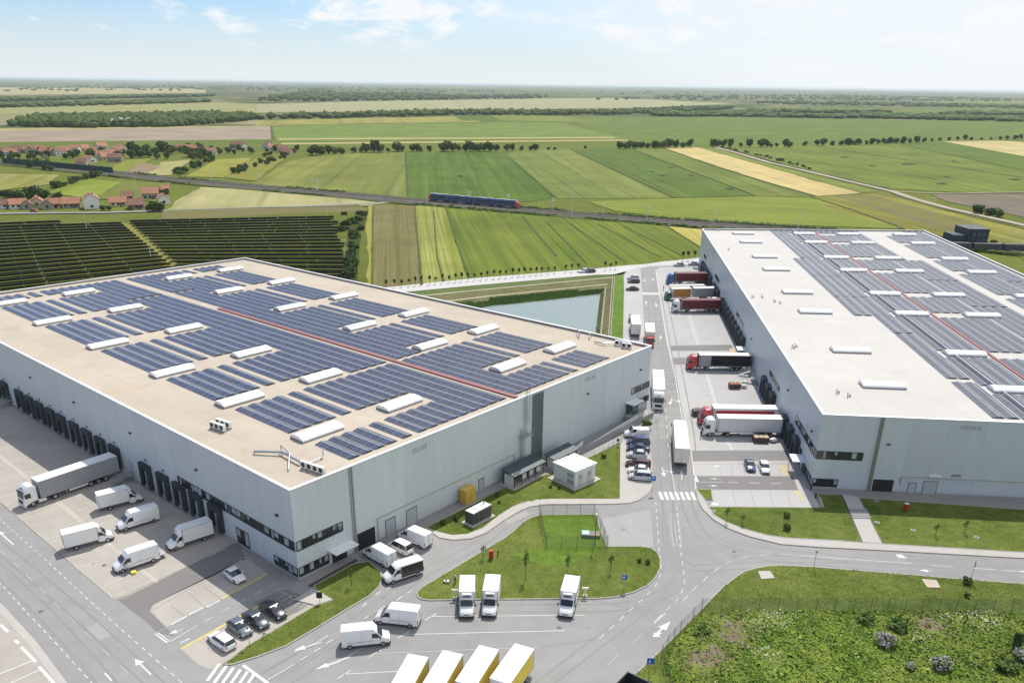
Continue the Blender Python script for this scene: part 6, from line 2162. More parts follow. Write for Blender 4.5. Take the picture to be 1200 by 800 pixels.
ROW_C = [(943, 171, 7), (957, 170.5, 11), (964, 170.5, 12), (975, 170.5, 9), (986, 170.3, 9), (993, 170, 12), (1000, 169.8, 10), (1006, 169.6, 12), (1015, 169.3, 7), (1022, 169, 11), (1029, 168.8, 10), (1036, 168.5, 13), (1043, 168.3, 12), (1050, 168, 11), (1058, 168, 11), (1066, 167.7, 12), (1074, 167.4, 12), (1083, 166.5, 9), (1092, 165.5, 7), (1101, 165, 6), (1112, 164.5, 6), (1122, 164.2, 7), (1131, 164, 10), (1138, 164, 6), (1150, 163.8, 6), (1161, 163.7, 6), (1172, 163.5, 8), (1180, 163.3, 7), (1190, 163.2, 10), (1196, 163, 9), (1205, 163, 8)]
tline(ROW_C, 6, 12, 'tree in the row above the big right-hand field', 'trees of the row above the big green field')


def village_trees(n, xr, yr, label, group, hr=(4.5, 8)):
    for i in range(n):
        x = random.uniform(*xr); y = random.uniform(*yr)
        p = P(x, y); p.z = GZ
        h = random.uniform(*hr)
        tree(p, h, h * random.uniform(.8, 1.3), label, group)


VTL = 'green garden tree among the red roofs of the farther village'
village_trees(34, (0, 150), (178, 187), 'garden tree in the left half of the farther village', 'garden trees of the farther village')
village_trees(34, (150, 240), (176, 187), 'big tree in the dark clump of the farther village', 'garden trees of the farther village', (6, 11))
village_trees(16, (240, 350), (175, 184), 'garden tree at the right end of the farther village', 'garden trees of the farther village')
village_trees(10, (30, 60), (192, 196), 'low tree beside the dark green railway screen', 'trees by the railway screen', (4, 7))
for x, y, h in ((5, 232, 9), (12, 233, 10), (20, 234, 10), (28, 234.5, 12), (36, 234, 13), (44, 234, 15), (50, 234, 13), (67, 236, 10), (60, 200, 9), (53, 199, 9), (186, 230, 8), (194, 229, 8), (181, 247, 10), (187, 247, 9), (176, 246, 8), (153, 246, 5), (120, 246, 5), (163, 243, 5), (128, 246, 5)):
    p = P(x, y); p.z = GZ
    tree(p, h * .62, h * .72, 'dark garden tree among the nearer red-roofed houses', 'garden trees of the nearer houses')
random.seed(9)
for i in range(46):
    t = random.random()
    x, y = (205 + 45 * t, 204 - 16 * t) if i < 24 else (275 + 60 * t, 203 - 20 * t)
    p = P(x + random.uniform(-4, 4), y + random.uniform(-1.5, 1.5)); p.z = GZ
    tree(p, random.uniform(3, 6), random.uniform(4, 7), 'scrubby bush between the village plots', 'bushes between the village plots', name='bush', cat_='bush')
for i in range(30):
    t = random.random()
    p = P(60 + 60 * t + random.uniform(-3, 3), 221 - 17 * t + random.uniform(-1, 1)); p.z = GZ
    tree(p, random.uniform(2.5, 5), random.uniform(4, 7), 'low bush in the hedge below the railway', 'bushes of the hedge below the railway', name='bush', cat_='bush')
for (x, y, h, lab) in ((1145, 250, 6, 'round bush at the bend of the dirt road, by itself'), (1160, 252.5, 5, 'smaller bush of the pair beside the dirt road'), (1168, 253.5, 6, 'larger bush of the pair beside the dirt road'), (1164, 287, 3, 'small bush beside the dark building behind the right warehouse')):
    p = P(x, y); p.z = GZ; tree(p, h, h * 1.4, lab, None, name='bush', cat_='bush')
for i in range(36):
    t = i / 36
    x, y = 845 + 105 * t, 173.5 + 26 * t * (.75 + .25 * t)
    if random.random() < .3: continue
    p = P(x + random.uniform(-1, 1) + 2, y - random.uniform(0, 1)); p.z = GZ
    tree(p, random.uniform(1.5, 3), random.uniform(3, 6), 'low bush on the edge of the dirt road', 'bushes along the dirt road', name='bush', cat_='bush')


# far woods: clumps of crowns, one mass each
def wood(name, px, label, n, h=9, r=7, seed=1, m=None):
    random.seed(seed)
    pts = [P(x, y) for x, y in px]
    from mathutils.geometry import intersect_point_tri_2d
    tris = tessellate_polygon([[Vector((p.x, p.y, 0)) for p in pts]])
    ar = [abs((pts[a] - pts[b]).cross(pts[c] - pts[b]).z) for a, b, c in tris]
    mb = MB()
    for i in range(n):
        a, b, c = random.choices(tris, ar)[0]
        u, v = random.random(), random.random()
        if u + v > 1: u, v = 1 - u, 1 - v
        p = pts[a] + (pts[b] - pts[a]) * u + (pts[c] - pts[a]) * v
        rr = r * random.uniform(.6, 1.3); hh = h * random.uniform(.6, 1.2)
        mb.blob((p.x, p.y, hh * .5), 1, 1, 0, .25, (rr, rr, hh * .62))
    me = bpy.data.meshes.new(name); me.from_pydata(mb.v, [], mb.f); me.materials.append(m or WOODM)
    o = bpy.data.objects.new(name, me); COL.objects.link(o)
    return tag(o, label, None, None, 'stuff')


WOODM = mat('wood_leaf', (.040, .070, .018), .9, col2=(.10, .14, .04), scale=.06, scale2=.012, spec=.1)
wood('woodland', [(12, 148.5), (22, 144), (45, 139.5), (160, 137.5), (240, 135), (300, 137), (300, 140), (255, 144.5), (200, 148.5), (100, 149.5)], 'dark wood beyond the farther village', 1100, 9, 7, 3)
wood('woodland', [(300, 140), (300, 138), (420, 134.5), (480, 132), (560, 131), (700, 132), (790, 127.5), (860, 127), (810, 132), (700, 135), (520, 135), (400, 138.5)], 'long dark tree belt across the middle fields', 900, 8, 7, 4)
wood('woodland', [(-60, 120), (-60, 118), (0, 117), (130, 114), (250, 112), (250, 113.2), (130, 115.5), (20, 118.5)], 'far tree belt on the left', 450, 8, 10, 5)
wood('woodland', [(-60, 125.5), (100, 122), (240, 118.5), (245, 120), (120, 123.6), (0, 126.5)], 'second far tree belt on the left', 350, 8, 10, 6)
wood('woodland', [(300, 119), (300, 116.5), (350, 110), (380, 104), (395, 110), (470, 110), (560, 113), (640, 112), (640, 115.5), (520, 117), (420, 118.5)], 'far wood with a tall dark middle', 800, 11, 12, 7)
wood('woodland', [(700, 129), (760, 122), (850, 121), (900, 124), (1010, 130), (1100, 138), (1250, 142), (1250, 144), (1080, 141), (900, 137), (800, 136)], 'tree belts beyond the wide green field', 700, 12, 10, 8) if 0 else None
for i, (px, n) in enumerate((([(870, 122), (1020, 124), (1200, 127), (1250, 128), (1250, 126), (1100, 122), (900, 119.5)], 420), ([(985, 138), (1120, 141), (1220, 143), (1220, 141.5), (1100, 137), (1000, 134.5)], 420), ([(760, 136), (900, 137), (985, 139), (985, 137.5), (880, 134), (780, 133.5)], 300),
                             ([(690, 117), (800, 117.5), (900, 117), (1250, 120), (1250, 117), (1000, 112), (800, 111.5)], 650), ([(0, 109), (0, 105), (120, 100), (400, 102), (640, 108), (500, 108.5), (240, 106)], 450), ([(640, 111), (900, 110), (1250, 111), (1250, 108.2), (900, 107), (640, 106)], 500), ([(870, 132.5), (1040, 133), (1040, 131.5), (880, 130)], 160), ([(1100, 134.5), (1240, 135.5), (1240, 134), (1110, 132.5)], 160))):
    wood('woodland', px, 'thin far tree belt towards the horizon, ' + ('beyond the right fields', 'above the wide green field', 'at the end of the long tree belt', 'under the right horizon', 'under the left horizon', 'along the right horizon', 'among the right meadows', 'at the far right')[i], int(n * .7), 8, 13, 20 + i)

# young street trees along the pale road
random.seed(3)
XS = [453, 462.5, 471, 479.5, 487, 494, 503.5, 510.5, 518.5, 526.5, 534, 541, 548.5, 556, 564, 571, 579, 586, 593, 601, 608, 614.5, 622, 628.5, 635, 642.5, 650, 663, 670, 677.5, 709, 715.5, 721.5]
YS = lambda x: 336.2 - (x - 453) * (336.2 - 312.5) / (721.5 - 453) + (1.6 if x < 690 else 3.0)
for i, x in enumerate(XS):
    lab = 'young tree on the pond side of the pale road, ' + (ORD[i] + ' from the warehouse end' if i < 28 else ['fifth', 'fourth', 'third', 'second', 'last'][i - 28] + ' from the main road')
    p = P(x, YS(x)); p.z = 0
    t = thing('young_tree', lab, 'tree', p, random.uniform(0, 6), 'young trees along the pale road')
    h = random.uniform(2.7, 3.7)
    cr = bpy.data.objects.new('crown', random.choice(CROWNS[3:])); COL.objects.link(cr); cr.parent = t
    cr.location = (0, 0, h * .72); cr.scale = (.62, .62, h * .3)
    tr = bpy.data.objects.new('trunk', TRUNKS); COL.objects.link(tr); tr.parent = t; tr.scale = (1.3, 1.3, h * .7)
for i, (x, y) in enumerate(((800, 306), (806, 305.5), (813.5, 305.2))):
    p = P(x, y); p.z = 0
    t = thing('young_tree', 'young tree at the far end of the main road, %s' % ('left of three', 'middle of three', 'right of three')[i], 'tree', p, 0, 'young trees at the road end')
    cr = bpy.data.objects.new('crown', CROWNS[3]); COL.objects.link(cr); cr.parent = t; cr.location = (0, 0, 3); cr.scale = (.9, .9, 1.3)
    tr = bpy.data.objects.new('trunk', TRUNKS); COL.objects.link(tr); tr.parent = t; tr.scale = (1.6, 1.6, 3)


# saplings and shrubs on the lawns
TW = crown_mesh('crown', 90, .16, LEAF_B, 77, 3, core=False)
for x, y, h, lab in ((616, 680, 5.5, 'tall thin sapling on the island above the two refrigerated vans'), (665, 676, 4.2, 'thin sapling on the island behind the single refrigerated van'), (715.5, 670, 3.2, 'sapling with a light crown at the right end of the island'), (566.5, 655, 2.6, 'sapling by the red hydrant on the island'),
                     (412, 687, 3.4, 'thin flowering sapling on the corner lawn of the left warehouse'), (851, 612, 3.0, 'thin sapling on the lawn below the right parking bays'), (536, 640, 2.2, 'small sapling near the island tip') if 0 else (870, 615, 2.0, 'small sapling in the middle of the right lawn'),
                     (646, 575, 1.8, 'tiny sapling left of the white kiosk, nearer the road') if 0 else (1096, 628, 2.4, 'pale sapling on the lawn right of the path'), (1130, 625, 2.6, 'pale sapling on the far right lawn')):
    p = P(x, y); p.z = .12
    t = thing('sapling', lab, 'tree', p, 0)
    tr = bpy.data.objects.new('trunk', TRUNKS); COL.objects.link(tr); tr.parent = t; tr.scale = (1.1, 1.1, h)
    cr = bpy.data.objects.new('crown', TW); COL.objects.link(cr); cr.parent = t; cr.location = (0, 0, h * .62); cr.scale = (.55, .55, h * .38)
SH = [(921.5, 606.5, .7, LEAF_B, 'small round bush on the right lawn, upper of a pair'), (921.5, 621, .75, LEAF_D, 'dark round bush on the right lawn, lower of a pair'), (1132.5, 684, .8, LEAF, 'bush beside the blue sign on the verge'), (1133, 700, .5, LEAF_D, 'low dark bush below the blue sign'),
      (749, 659, .45, LEAF_D, 'dark bush on the right end of the island, left of a pair'), (759, 661, .5, LEAF_D, 'dark bush on the right end of the island, right of a pair'), (645, 572, .4, LEAF_D, 'small dark shrub left of the white kiosk'), (655, 573, .4, LEAF_D, 'second small dark shrub left of the white kiosk'),
      (582, 582, .45, LEAF_D, 'dark shrub on the lawn below the shelters'), (585, 590, .35, LEAF_D, 'smaller dark shrub on the lawn near the kerb below the shelters'), (707, 537, .6, LEAF_D, 'small shrub behind the white kiosk'), (535, 610, .6, LEAF_D, 'shrub by the generator on the lawn'), (519, 615, .6, LEAF_D, 'shrub at the left end of the wall lawn'), (757, 502, 1.3, LEAF, 'bushy patch of shrub beside the ramp at the corner of the left warehouse')]
CS = {}
for x, y, r, m_, lab in SH:
    if m_ not in CS: CS[m_] = crown_mesh('foliage', 160, .22, m_, 91, 4)
    p = P(x, y); p.z = .12
    t = thing('shrub', lab, 'shrub', p, random.uniform(0, 6))
    o = bpy.data.objects.new('foliage', CS[m_]); COL.objects.link(o); o.parent = t; o.scale = (r, r, r); o.location = (0, 0, r * .6)

# wild ground behind the fence at the lower right
WILD = [(822, 721), (845, 716.5), (1000, 715.5), (1120, 716), (1400, 722), (1400, 1100), (790, 1100), (785, 800), (779, 783), (776, 770), (797, 747)]
wp = [P(x, y) for x, y in WILD]


def inside(p, poly):
    c = False
    n = len(poly)
    for i in range(n):
        a, b = poly[i], poly[i - 1]
        if (a.y > p[1]) != (b.y > p[1]) and p[0] < (b.x - a.x) * (p[1] - a.y) / (b.y - a.y) + a.x: c = not c
    return c


def edge_d(p, poly):
    q = Vector((p[0], p[1])); best = 99
    for i in range(len(poly)):
        a, b = poly[i - 1].xy, poly[i].xy
        ab = b - a; t_ = max(0, min(1, (q - a).dot(ab) / ab.length_squared))
        best = min(best, (q - a - ab * t_).length)
    return best


def wild_h(x, y):
    return .45 * (noise.fractal(Vector((x * .13, y * .13, 0)), .7, 2.1, 4) + .35) + .25 * abs(noise.noise(Vector((x * .7, y * .7, 3))))


bmn = MB()
GS = .55
x0, x1, y0, y1 = 14, 74, 50, 93
grid = {}
nx, ny = int((x1 - x0) / GS), int((y1 - y0) / GS)
idx = {}
vs, fs = [], []
for j in range(ny + 1):
    for i in range(nx + 1):
        x, y = x0 + i * GS, y0 + j * GS
        if inside((x, y), wp):
            k = min(1, edge_d((x, y), wp) / 2.0)
            idx[i, j] = len(vs); vs.append((x, y, .14 + k * max(0, wild_h(x, y))))
for j in range(ny):
    for i in range(nx):
        q = [(i, j), (i + 1, j), (i + 1, j + 1), (i, j + 1)]
        if all(a in idx for a in q): fs.append(tuple(idx[a] for a in q))
me = bpy.data.meshes.new('rough_ground'); me.from_pydata(vs, [], fs); me.materials.append(mat('rough_ground', (.075, .125, .016), .95, col2=(.20, .24, .055), scale=.5, scale2=.1, spec=.05, detail=12))
me.materials.append(mat('dug_soil', (.12, .105, .06), .95, col2=(.24, .20, .13), scale=1.2, spec=.05, detail=10))
SOILC = [P(857, 737), P(859, 748), P(836, 768), P(824, 776), P(1090, 735)]
for pl in me.polygons:
    c_ = pl.center
    if min((c_.xy - s.xy).length for s in SOILC) < 1.5 + noise.noise(Vector((c_.x * .8, c_.y * .8, 2))) * 1.6: pl.material_index = 1
me.polygons.foreach_set('use_smooth', [True] * len(fs))
o = bpy.data.objects.new('rough_ground', me); COL.objects.link(o); tag(o, kind='structure')
SOILC = [P(857, 737), P(859, 748), P(836, 768), P(824, 776), P(1090, 735)]
WG = [mat('weed_green', (.065, .125, .014), .85, spec=.1, var=.35, scale=.3), mat('weed_light', (.13, .21, .03), .85, spec=.1, var=.3, scale=.3), mat('weed_yellow', (.21, .26, .045), .85, spec=.1, var=.3, scale=.3), mat('weed_dry', (.19, .165, .085), .9, spec=.1, var=.3, scale=.3), mat('weed_flower', (.62, .62, .52), .8, spec=.1)]
random.seed(12)
mb = MB()
FLW = [(P(895, 725), 3.5), (P(912, 722), 3.0), (P(885, 732), 2.2), (P(1020, 726), 1.8), (P(1145, 725), 3.6), (P(1115, 727), 2.2), (P(890, 765), 1.8), (P(905, 775), 1.6), (P(1080, 750), 2.0)]
cnt = 0
while cnt < 52000:
    x, y = random.uniform(x0, x1), random.uniform(y0, y1)
    if not inside((x, y), wp): continue
    n1 = noise.noise(Vector((x * .25, y * .25, 5))); n2 = noise.noise(Vector((x * .9, y * .9, 8)))
    ds_ = min((Vector((x, y)) - s.xy).length for s in SOILC)
    if ds_ < 1.7 + n2: 
        if random.random() < .72: continue
        mi = 3 if random.random() < .6 else 1
    elif ds_ < 3.2 and random.random() < .4: mi = 3
    else:
        v = n1 + .6 * n2 + random.uniform(-.35, .35)
        mi = 0 if v < -.12 else 1 if v < .28 else 2
        if random.random() < .03: mi = 3
        df = min((Vector((x, y)) - s.xy).length / r for s, r in FLW)
        if df < 1 and random.random() < .45 * (1 - df) + .06: mi = 4
        elif random.random() < .008: mi = 4
    hgt = .14 + min(1, edge_d((x, y), wp) / 2.0) * max(0, wild_h(x, y)) if cnt % 1 == 0 else .2
    L = random.uniform(.10, .22) * (1 + max(0, n2) * 1.0)
    z = hgt + L * random.uniform(.15, .6) + (.25 if mi == 4 else 0)
    mb.card((x, y, z), L * (.5 if mi == 4 else 1), mi, up=2.2)
    cnt += 1
o = mb.build('undergrowth', WG, fix=False)
tag(o, 'wild weeds, tall grass and white flowers behind the mesh fence', None, None, 'stuff')
GB = mat('blossom_grey', (.34, .32, .30), .9, var=.3, scale=2); GB2 = mat('twig_grey', (.10, .09, .07), .9)
for x, y, r, lab in ((1036, 756, 1.6, 'grey flowering bush in the wild ground, left one'), (1102, 784, 1.5, 'grey round bush in the wild ground, lower one'), (1066, 785, .8, 'small grey bush left of the grey round bush'), (1197, 775, 1.6, 'pale bush at the right edge of the wild ground')):
    p = P(x, y); p.z = .3
    t = thing('wild_bush', lab, 'bush', p)
    o = bpy.data.objects.new('foliage', crown_mesh('foliage', 420, .12, GB, int(x), 5, core=False)); COL.objects.link(o); o.parent = t; o.scale = (r, r, r * .65); o.location = (0, 0, r * .45)
    o = bpy.data.objects.new('twigs', crown_mesh('twigs', 260, .12, LEAF_D, int(x) + 1, 5)); COL.objects.link(o); o.parent = t; o.scale = (r * .85, r * .85, r * .52); o.location = (0, 0, r * .4)
p = P(1189, 764); p.z = .2
tree(p, 3.2, 1.4, 'upright dark shrub at the right edge of the wild ground', None, k=CROWNS[4])
for x, y, r, lab in ((1052, 737, 1.2, 'bright green bush near the fence, behind the bare patch'), (1015, 729, 1.0, 'leafy green bush close to the fence'), (1180, 785, 1.3, 'dark leafy bush at the lower right corner'), (823, 745, 1.0, 'leafy green bush near the fence corner')):
    p = P(x, y); p.z = .2
    t = thing('wild_bush', lab, 'bush', p)
    o = bpy.data.objects.new('foliage', CROWN_B if y < 760 else CROWNS[0]); COL.objects.link(o); o.parent = t; o.scale = (r * 1.3, r * 1.3, r * .8); o.location = (0, 0, r * .5)

# grass tufts on the mown lawns (short, sparse)
random.seed(21)
mb = MB()
LWN = [([P(x, y) for x, y in ISLE], 7000), ([P(x, y) for x, y in ((744, 790), (762, 773.5), (782, 754), (803, 733), (820, 716), (848, 687), (871, 670.5), (912, 662.5), (1000, 668), (1210, 685), (1300, 720), (820, 720), (775, 775), (782, 800))], 11000), ([P(x, y) for x, y in ((836, 603), (962, 595), (986, 581), (1010, 635), (920, 630), (872, 620))], 3500), ([P(x, y) for x, y in ((1007, 584), (1210, 598), (1210, 648), (1034, 637))], 4000), ([P(x, y) for x, y in ((262, 778.5), (292, 755.5), (345, 724), (391, 703.5), (368, 686.5), (415, 660.5), (446, 670), (444, 688), (372, 735), (300, 770))], 4000), ([P(x, y) for x, y in ((504, 618), (590, 573), (697, 533), (727, 520), (726, 584), (640, 585), (600, 594), (545, 625))], 5000)]
for poly, n in LWN:
    xa, xb = min(p.x for p in poly), max(p.x for p in poly); ya, yb = min(p.y for p in poly), max(p.y for p in poly)
    c = 0
    while c < n:
        x, y = random.uniform(xa, xb), random.uniform(ya, yb)
        if not inside((x, y), poly): continue
        v = noise.noise(Vector((x * .3, y * .3, 1))) + random.uniform(-.4, .4)
        mi = 0 if v < -.15 else 1 if v < .3 else 2
        if random.random() < .02: mi = 3
        L = random.uniform(.05, .11)
        mb.card((x, y, .13 + L * .2), L, mi, up=3.0)
        c += 1
o = mb.build('grass', [mat('tuft_green', (.07, .108, .016), .9, spec=.1, var=.2, scale=.3), mat('tuft_light', (.115, .155, .028), .9, spec=.1, var=.2, scale=.3), mat('tuft_yellow', (.175, .19, .05), .9, spec=.1, var=.2, scale=.3), mat('tuft_dry', (.26, .24, .12), .9, spec=.1)], fix=False)
tag(o, 'short grass tufts on the mown lawns', None, None, 'stuff')

# reeds round the pond
random.seed(4)
mb = MB()
RD = [mat('reed_green', (.10, .20, .035), .85, var=.3, scale=.4), mat('reed_pale', (.2, .24, .08), .85, var=.3, scale=.4)]
for i in range(5000):
    t_ = random.random()
    side = 1 if random.random() < .8 else 0
    k = random.uniform(.60, 1.03) if t_ < .75 else random.uniform(.72, .98)
    p = bankpt(side, t_, k)
    if side == 1 and t_ > .7 and random.random() < .5: continue
    h = random.uniform(.25, .8)
    mb.face([p + Vector((-.25, 0, 0)), p + Vector((.25, 0, 0)), p + Vector((random.uniform(-.2, .4), random.uniform(-.2, .2), h))], 0 if random.random() < .8 else 1)
for i in range(1500):
    p = bankpt(2, random.random(), random.uniform(.65, .98)); h = random.uniform(.2, .7)
    mb.face([p + Vector((0, -.2, 0)), p + Vector((0, .2, 0)), p + Vector((random.uniform(-.2, .2), 0, h))], 1)
tag(mb.build('reeds', RD, fix=False), 'green reeds growing on the pond bank', None, None, 'stuff')

# scrub along both sides of the railway
random.seed(61)
mb = MB()
for i in range(1500):
    k = random.uniform(3.2, len(RAILPX) - 2.2); j = int(k); t_ = k - j
    c = RAILW[j].lerp(RAILW[j + 1], t_); d = (RAILW[j + 1] - RAILW[j]).normalized(); n_ = Vector((-d.y, d.x, 0))
    if noise.noise(Vector((c.x * .02, c.y * .02, 0))) < -.12: continue
    s = random.choice((-1, 1)); q = c + n_ * s * random.uniform(8.5, 12.5); r = random.uniform(.6, 1.5)
    mb.blob((q.x, q.y, -.4 + r * .45), r, 1, 0, .25, (1.3, 1.1, .75))
tag(mb.build('trackside_scrub', WOODM, fix=False), 'low dark scrub along both sides of the railway', None, None, 'stuff')

# ------------------------------------------------------------------ ground-mounted solar rows behind the left warehouse
random.seed(31)
PVB = mat('panel_back', (.045, .075, .07), .5, var=.25, scale=.5)
PVF = mat('panel_front', (.02, .03, .05), .15)


def solar_row(a, b, label, group):
    a, b = a.copy(), b.copy(); a.z = b.z = -.42
    L = (b - a).length
    if L < 4: return
    d = (b - a).normalized(); n_ = Vector((-d.y, d.x, 0))
    if n_.y < 0: n_ = -n_
    t = thing('solar_table', label, 'solar array', a, math.atan2(d.y, d.x), group)
    fl = 1 if Vector((-math.sin(t.rotation_euler.z), math.cos(t.rotation_euler.z), 0)).y > 0 else -1
    mb = MB()
    # high edge on the near side, low edge away
    seg = max(1, int(L / 14)); s0 = 0
    for k in range(seg):
        x0, x1 = L * k / seg + .15, L * (k + 1) / seg - .15
        y0, y1 = -1.5 * fl, 2.5 * fl
        dz = random.uniform(-.04, .04)
        top = [(x0, y0, 2.35 + dz), (x1, y0, 2.35 + dz), (x1, y1, .75 + dz), (x0, y1, .75 + dz)]
        mb.face(top, 1); mb.face([(x, y, z - .06) for x, y, z in top][::-1], 0)
        mb.face([(x0, y0, 2.29 + dz), (x1, y0, 2.29 + dz), (x1, y0, 2.35 + dz), (x0, y0, 2.35 + dz)], 2)
    mb.build('panel', [PVB, PVF, ALU], t)
    mb = MB()
    for k in range(seg * 2 + 1):
        x = .3 + (L - .6) * k / (seg * 2)
        mb.tube((x, -.9 * fl, 0), (x, -.9 * fl, 2.1), .07, 5); mb.tube((x, 1.3 * fl, 0), (x, 1.3 * fl, 1.0), .07, 5)
    mb.build('support', GALV, t)


def px_w(p): return P(*p)


tl, tr_ = P(-60, 267.5), P(140, 261.5)
bl_, br = P(-60, 346), P(207, 317)
NR = 17
for i in range(NR):
    f = i / (NR - 1)
    a = tl.lerp(bl_, f); b = tr_.lerp(br, f)
    if i < 1: b = P(72, 262)
    solar_row(a, b, ORD[i] + ' ground-mounted solar row left of the grass track, counted from the houses', 'ground-mounted solar rows left of the grass track')
tl, tr_ = P(152, 262), P(398, 256.5)
bl_, br = P(226, 330), P(424, 336)
for i in range(19):
    f = i / 18
    a = tl.lerp(bl_, f); b = tr_.lerp(br, f)
    b = a.lerp(b, random.uniform(.95, 1.0))
    solar_row(a, b, ORD[i] + ' ground-mounted solar row right of the grass track, counted from the houses', 'ground-mounted solar rows right of the grass track')
FZ[0] += .01
field([(141, 261.5), (151, 261.8), (214, 314), (198, 318)], (.22, .20, .07), (.17, .18, .05), name='grass_track')
# dark overgrown ditch at the right end of the rows
random.seed(8)
FZ[0] += .01
field([(408, 262), (418, 252), (432, 246), (430, 256), (424, 268), (421, 300), (419, 331), (404, 326), (407, 300)], (.03, .045, .02), (.07, .09, .03), name='ditch')
for i in range(58):
    t_ = random.random()
    x = 409 + 16 * (1 - t_) * .6 + random.uniform(-3, 3) if t_ > .3 else random.uniform(398, 428)
    p = P(x, 250 + 78 * t_); p.z = -.4
    h = random.uniform(1.2, 2.6)
    t = thing('ditch_bush', 'dark bush in the ditch beside the solar rows', 'bush', p, random.uniform(0, 6), 'bushes in the ditch by the solar rows')
    o = bpy.data.objects.new('foliage', random.choice(CROWNS[3:])); COL.objects.link(o); o.parent = t; o.scale = (2.2, 2.6, h); o.location = (0, 0, h * .6)

# ------------------------------------------------------------------ houses
TILE = mat('roof_tile', (.37, .17, .10), .85, var=.25, scale=.6)
TILE2 = mat('roof_tile_dark', (.22, .11, .075), .85, var=.25, scale=.6)
HWALLS = [mat('house_white', (.72, .71, .68), .8), mat('house_cream', (.55, .47, .33), .8), mat('house_yellow', (.58, .42, .12), .8), mat('house_pink', (.45, .24, .20), .8), mat('house_grey', (.30, .28, .26), .8)]


def house(loc, w_, d, h, rz, wm, rm, label, group=None, storeys=1, chim=True):
    t = thing('house', label, 'house', loc, rz, group)
    rh = w_ * .38
    mb = MB(); mb.box((0, 0, h / 2 - .2), (d, w_, h + .4))
    for s in (-1, 1):
        mb.face([(s * d / 2, -w_ / 2, h), (s * d / 2, w_ / 2, h), (s * d / 2, 0, h + rh)])
    mb.build('wall', wm, t)
    mb = MB(); e = .45
    sl_ = rh / (w_ / 2)
    for s in (-1, 1):
        q = [(-d / 2 - e, s * (w_ / 2 + e), h - e * sl_ + .06), (d / 2 + e, s * (w_ / 2 + e), h - e * sl_ + .06), (d / 2 + e, 0, h + rh + .06), (-d / 2 - e, 0, h + rh + .06)]
        mb.face(q); mb.face([(x, y, z - .18) for x, y, z in q][::-1])
        mb.face([q[0], q[1], (q[1][0], q[1][1], q[1][2] - .18), (q[0][0], q[0][1], q[0][2] - .18)])
    r = mb.build('roof', rm, t)
    if chim:
        mb = MB(); mb.box((d * .2, w_ * .15, h + rh * .85), (.6, .6, 1.4)); mb.build('chimney', TILE2, r)
    for s in (-1, 1):
        for st in range(storeys):
            for k in (-1, 0, 1):
                mb = MB(); mb.box((k * d * .3, s * (w_ / 2 + .01), 1.5 + st * 2.8), (1.2, .06, 1.3)); mb.build('window', GLASS, t)
        mb = MB(); mb.box((s * (d / 2 + .01), 0, 1.5), (.06, 1.3, 1.4)); mb.build('window', GLASS, t)
    mb = MB(); mb.box((d * .15, -(w_ / 2 + .03), 1.0), (.95, .06, 2.0)); mb.build('door', DARKM, t)
    return t


random.seed(14)
NH = [(7, 244.5, 7, 11, 3, 'white house with a grey-brown roof at the left edge of the photo', 0, TILE2, 1), (22, 244.5, 8, 11, 3.2, 'white house with an orange roof, second from the left edge', 0, TILE, 1), (32, 245, 7, 8, 3, 'low house with a brown roof between two orange-roofed ones', 4, TILE2, 1),
      (44, 242, 8, 12, 3.5, 'cream house with a bright orange gable near the red car', 1, TILE, 1), (56, 244.8, 8, 11, 3, 'house with brownish walls left of the yellow one', 4, TILE2, 1), (65, 244, 8, 8, 3.3, 'yellow house with an orange roof', 2, TILE, 1), (84, 243.5, 9, 12, 3.2, 'house with a long orange roof left of the tall white house', 4, TILE, 1),
      (108, 244.5, 10, 12, 6.4, 'tall white two-storey house with an orange roof', 0, TILE, 2), (139, 242, 8, 12, 3.2, 'cream house with an orange roof right of the two-storey house', 1, TILE, 1), (150, 235, 8, 8, 3.2, 'grey-roofed house behind the orange-roofed row', 4, TILE2, 1), (160, 245, 9, 11, 3.2, 'pink-walled house with a brown roof', 3, TILE2, 1),
      (177, 233.5, 10, 12, 4.4, 'larger house with a bright orange roof on the right of the hamlet', 4, TILE, 1), (192, 239.5, 8, 10, 4.0, 'rightmost orange-roofed house of the hamlet', 0, TILE, 1), (194, 227, 6, 6, 3.5, 'small cream building behind the rightmost houses', 1, TILE, 1)]
for x, y, w_, d, h, lab, wi, rm, st in NH:
    p = P(x, y - 1.5); p.z = -.4
    house(p, w_ * .78, d * .75, h * .85, random.choice((.3, .5, -1.1, .4)), HWALLS[wi], rm, lab, 'houses of the nearer hamlet', st)
FH = [(3, 181.5), (9, 179.5), (14, 182), (24, 178.5), (30, 178.7), (37, 178), (46, 178), (53, 181), (57, 179.5), (63, 181), (71, 181.5), (76, 180), (88, 178), (96, 177), (105, 190), (108, 181.5), (119, 174.5), (121, 185.5), (124, 187), (130, 183.5), (134, 182), (139, 180.5), (136, 189), (142, 177), (203, 177), (212, 176), (220, 177), (226, 177.5), (232, 177), (240, 179), (246, 181), (276, 173), (283, 175), (314, 174), (319, 176), (331, 178), (337, 181), (99, 195)]
for i, (x, y) in enumerate(FH):
    p = P(x, y); p.z = -.4
    big = y > 184
    lab = 'far house among trees, %s' % (ORD[sorted(FH).index((x, y))] + ' from the left end of the village' if sorted(FH).index((x, y)) < 19 else ORD[len(FH) - 1 - sorted(FH).index((x, y))] + ' from the right end of the village')
    rm = TILE if random.random() < .7 else TILE2
    house(p, random.uniform(6.5, 8.5), random.uniform(8, 12), random.uniform(3, 4.4), random.uniform(-.9, .9), random.choice(HWALLS[:2] + HWALLS[:1] + HWALLS[4:]), rm, lab, 'houses of the farther village', chim=False)
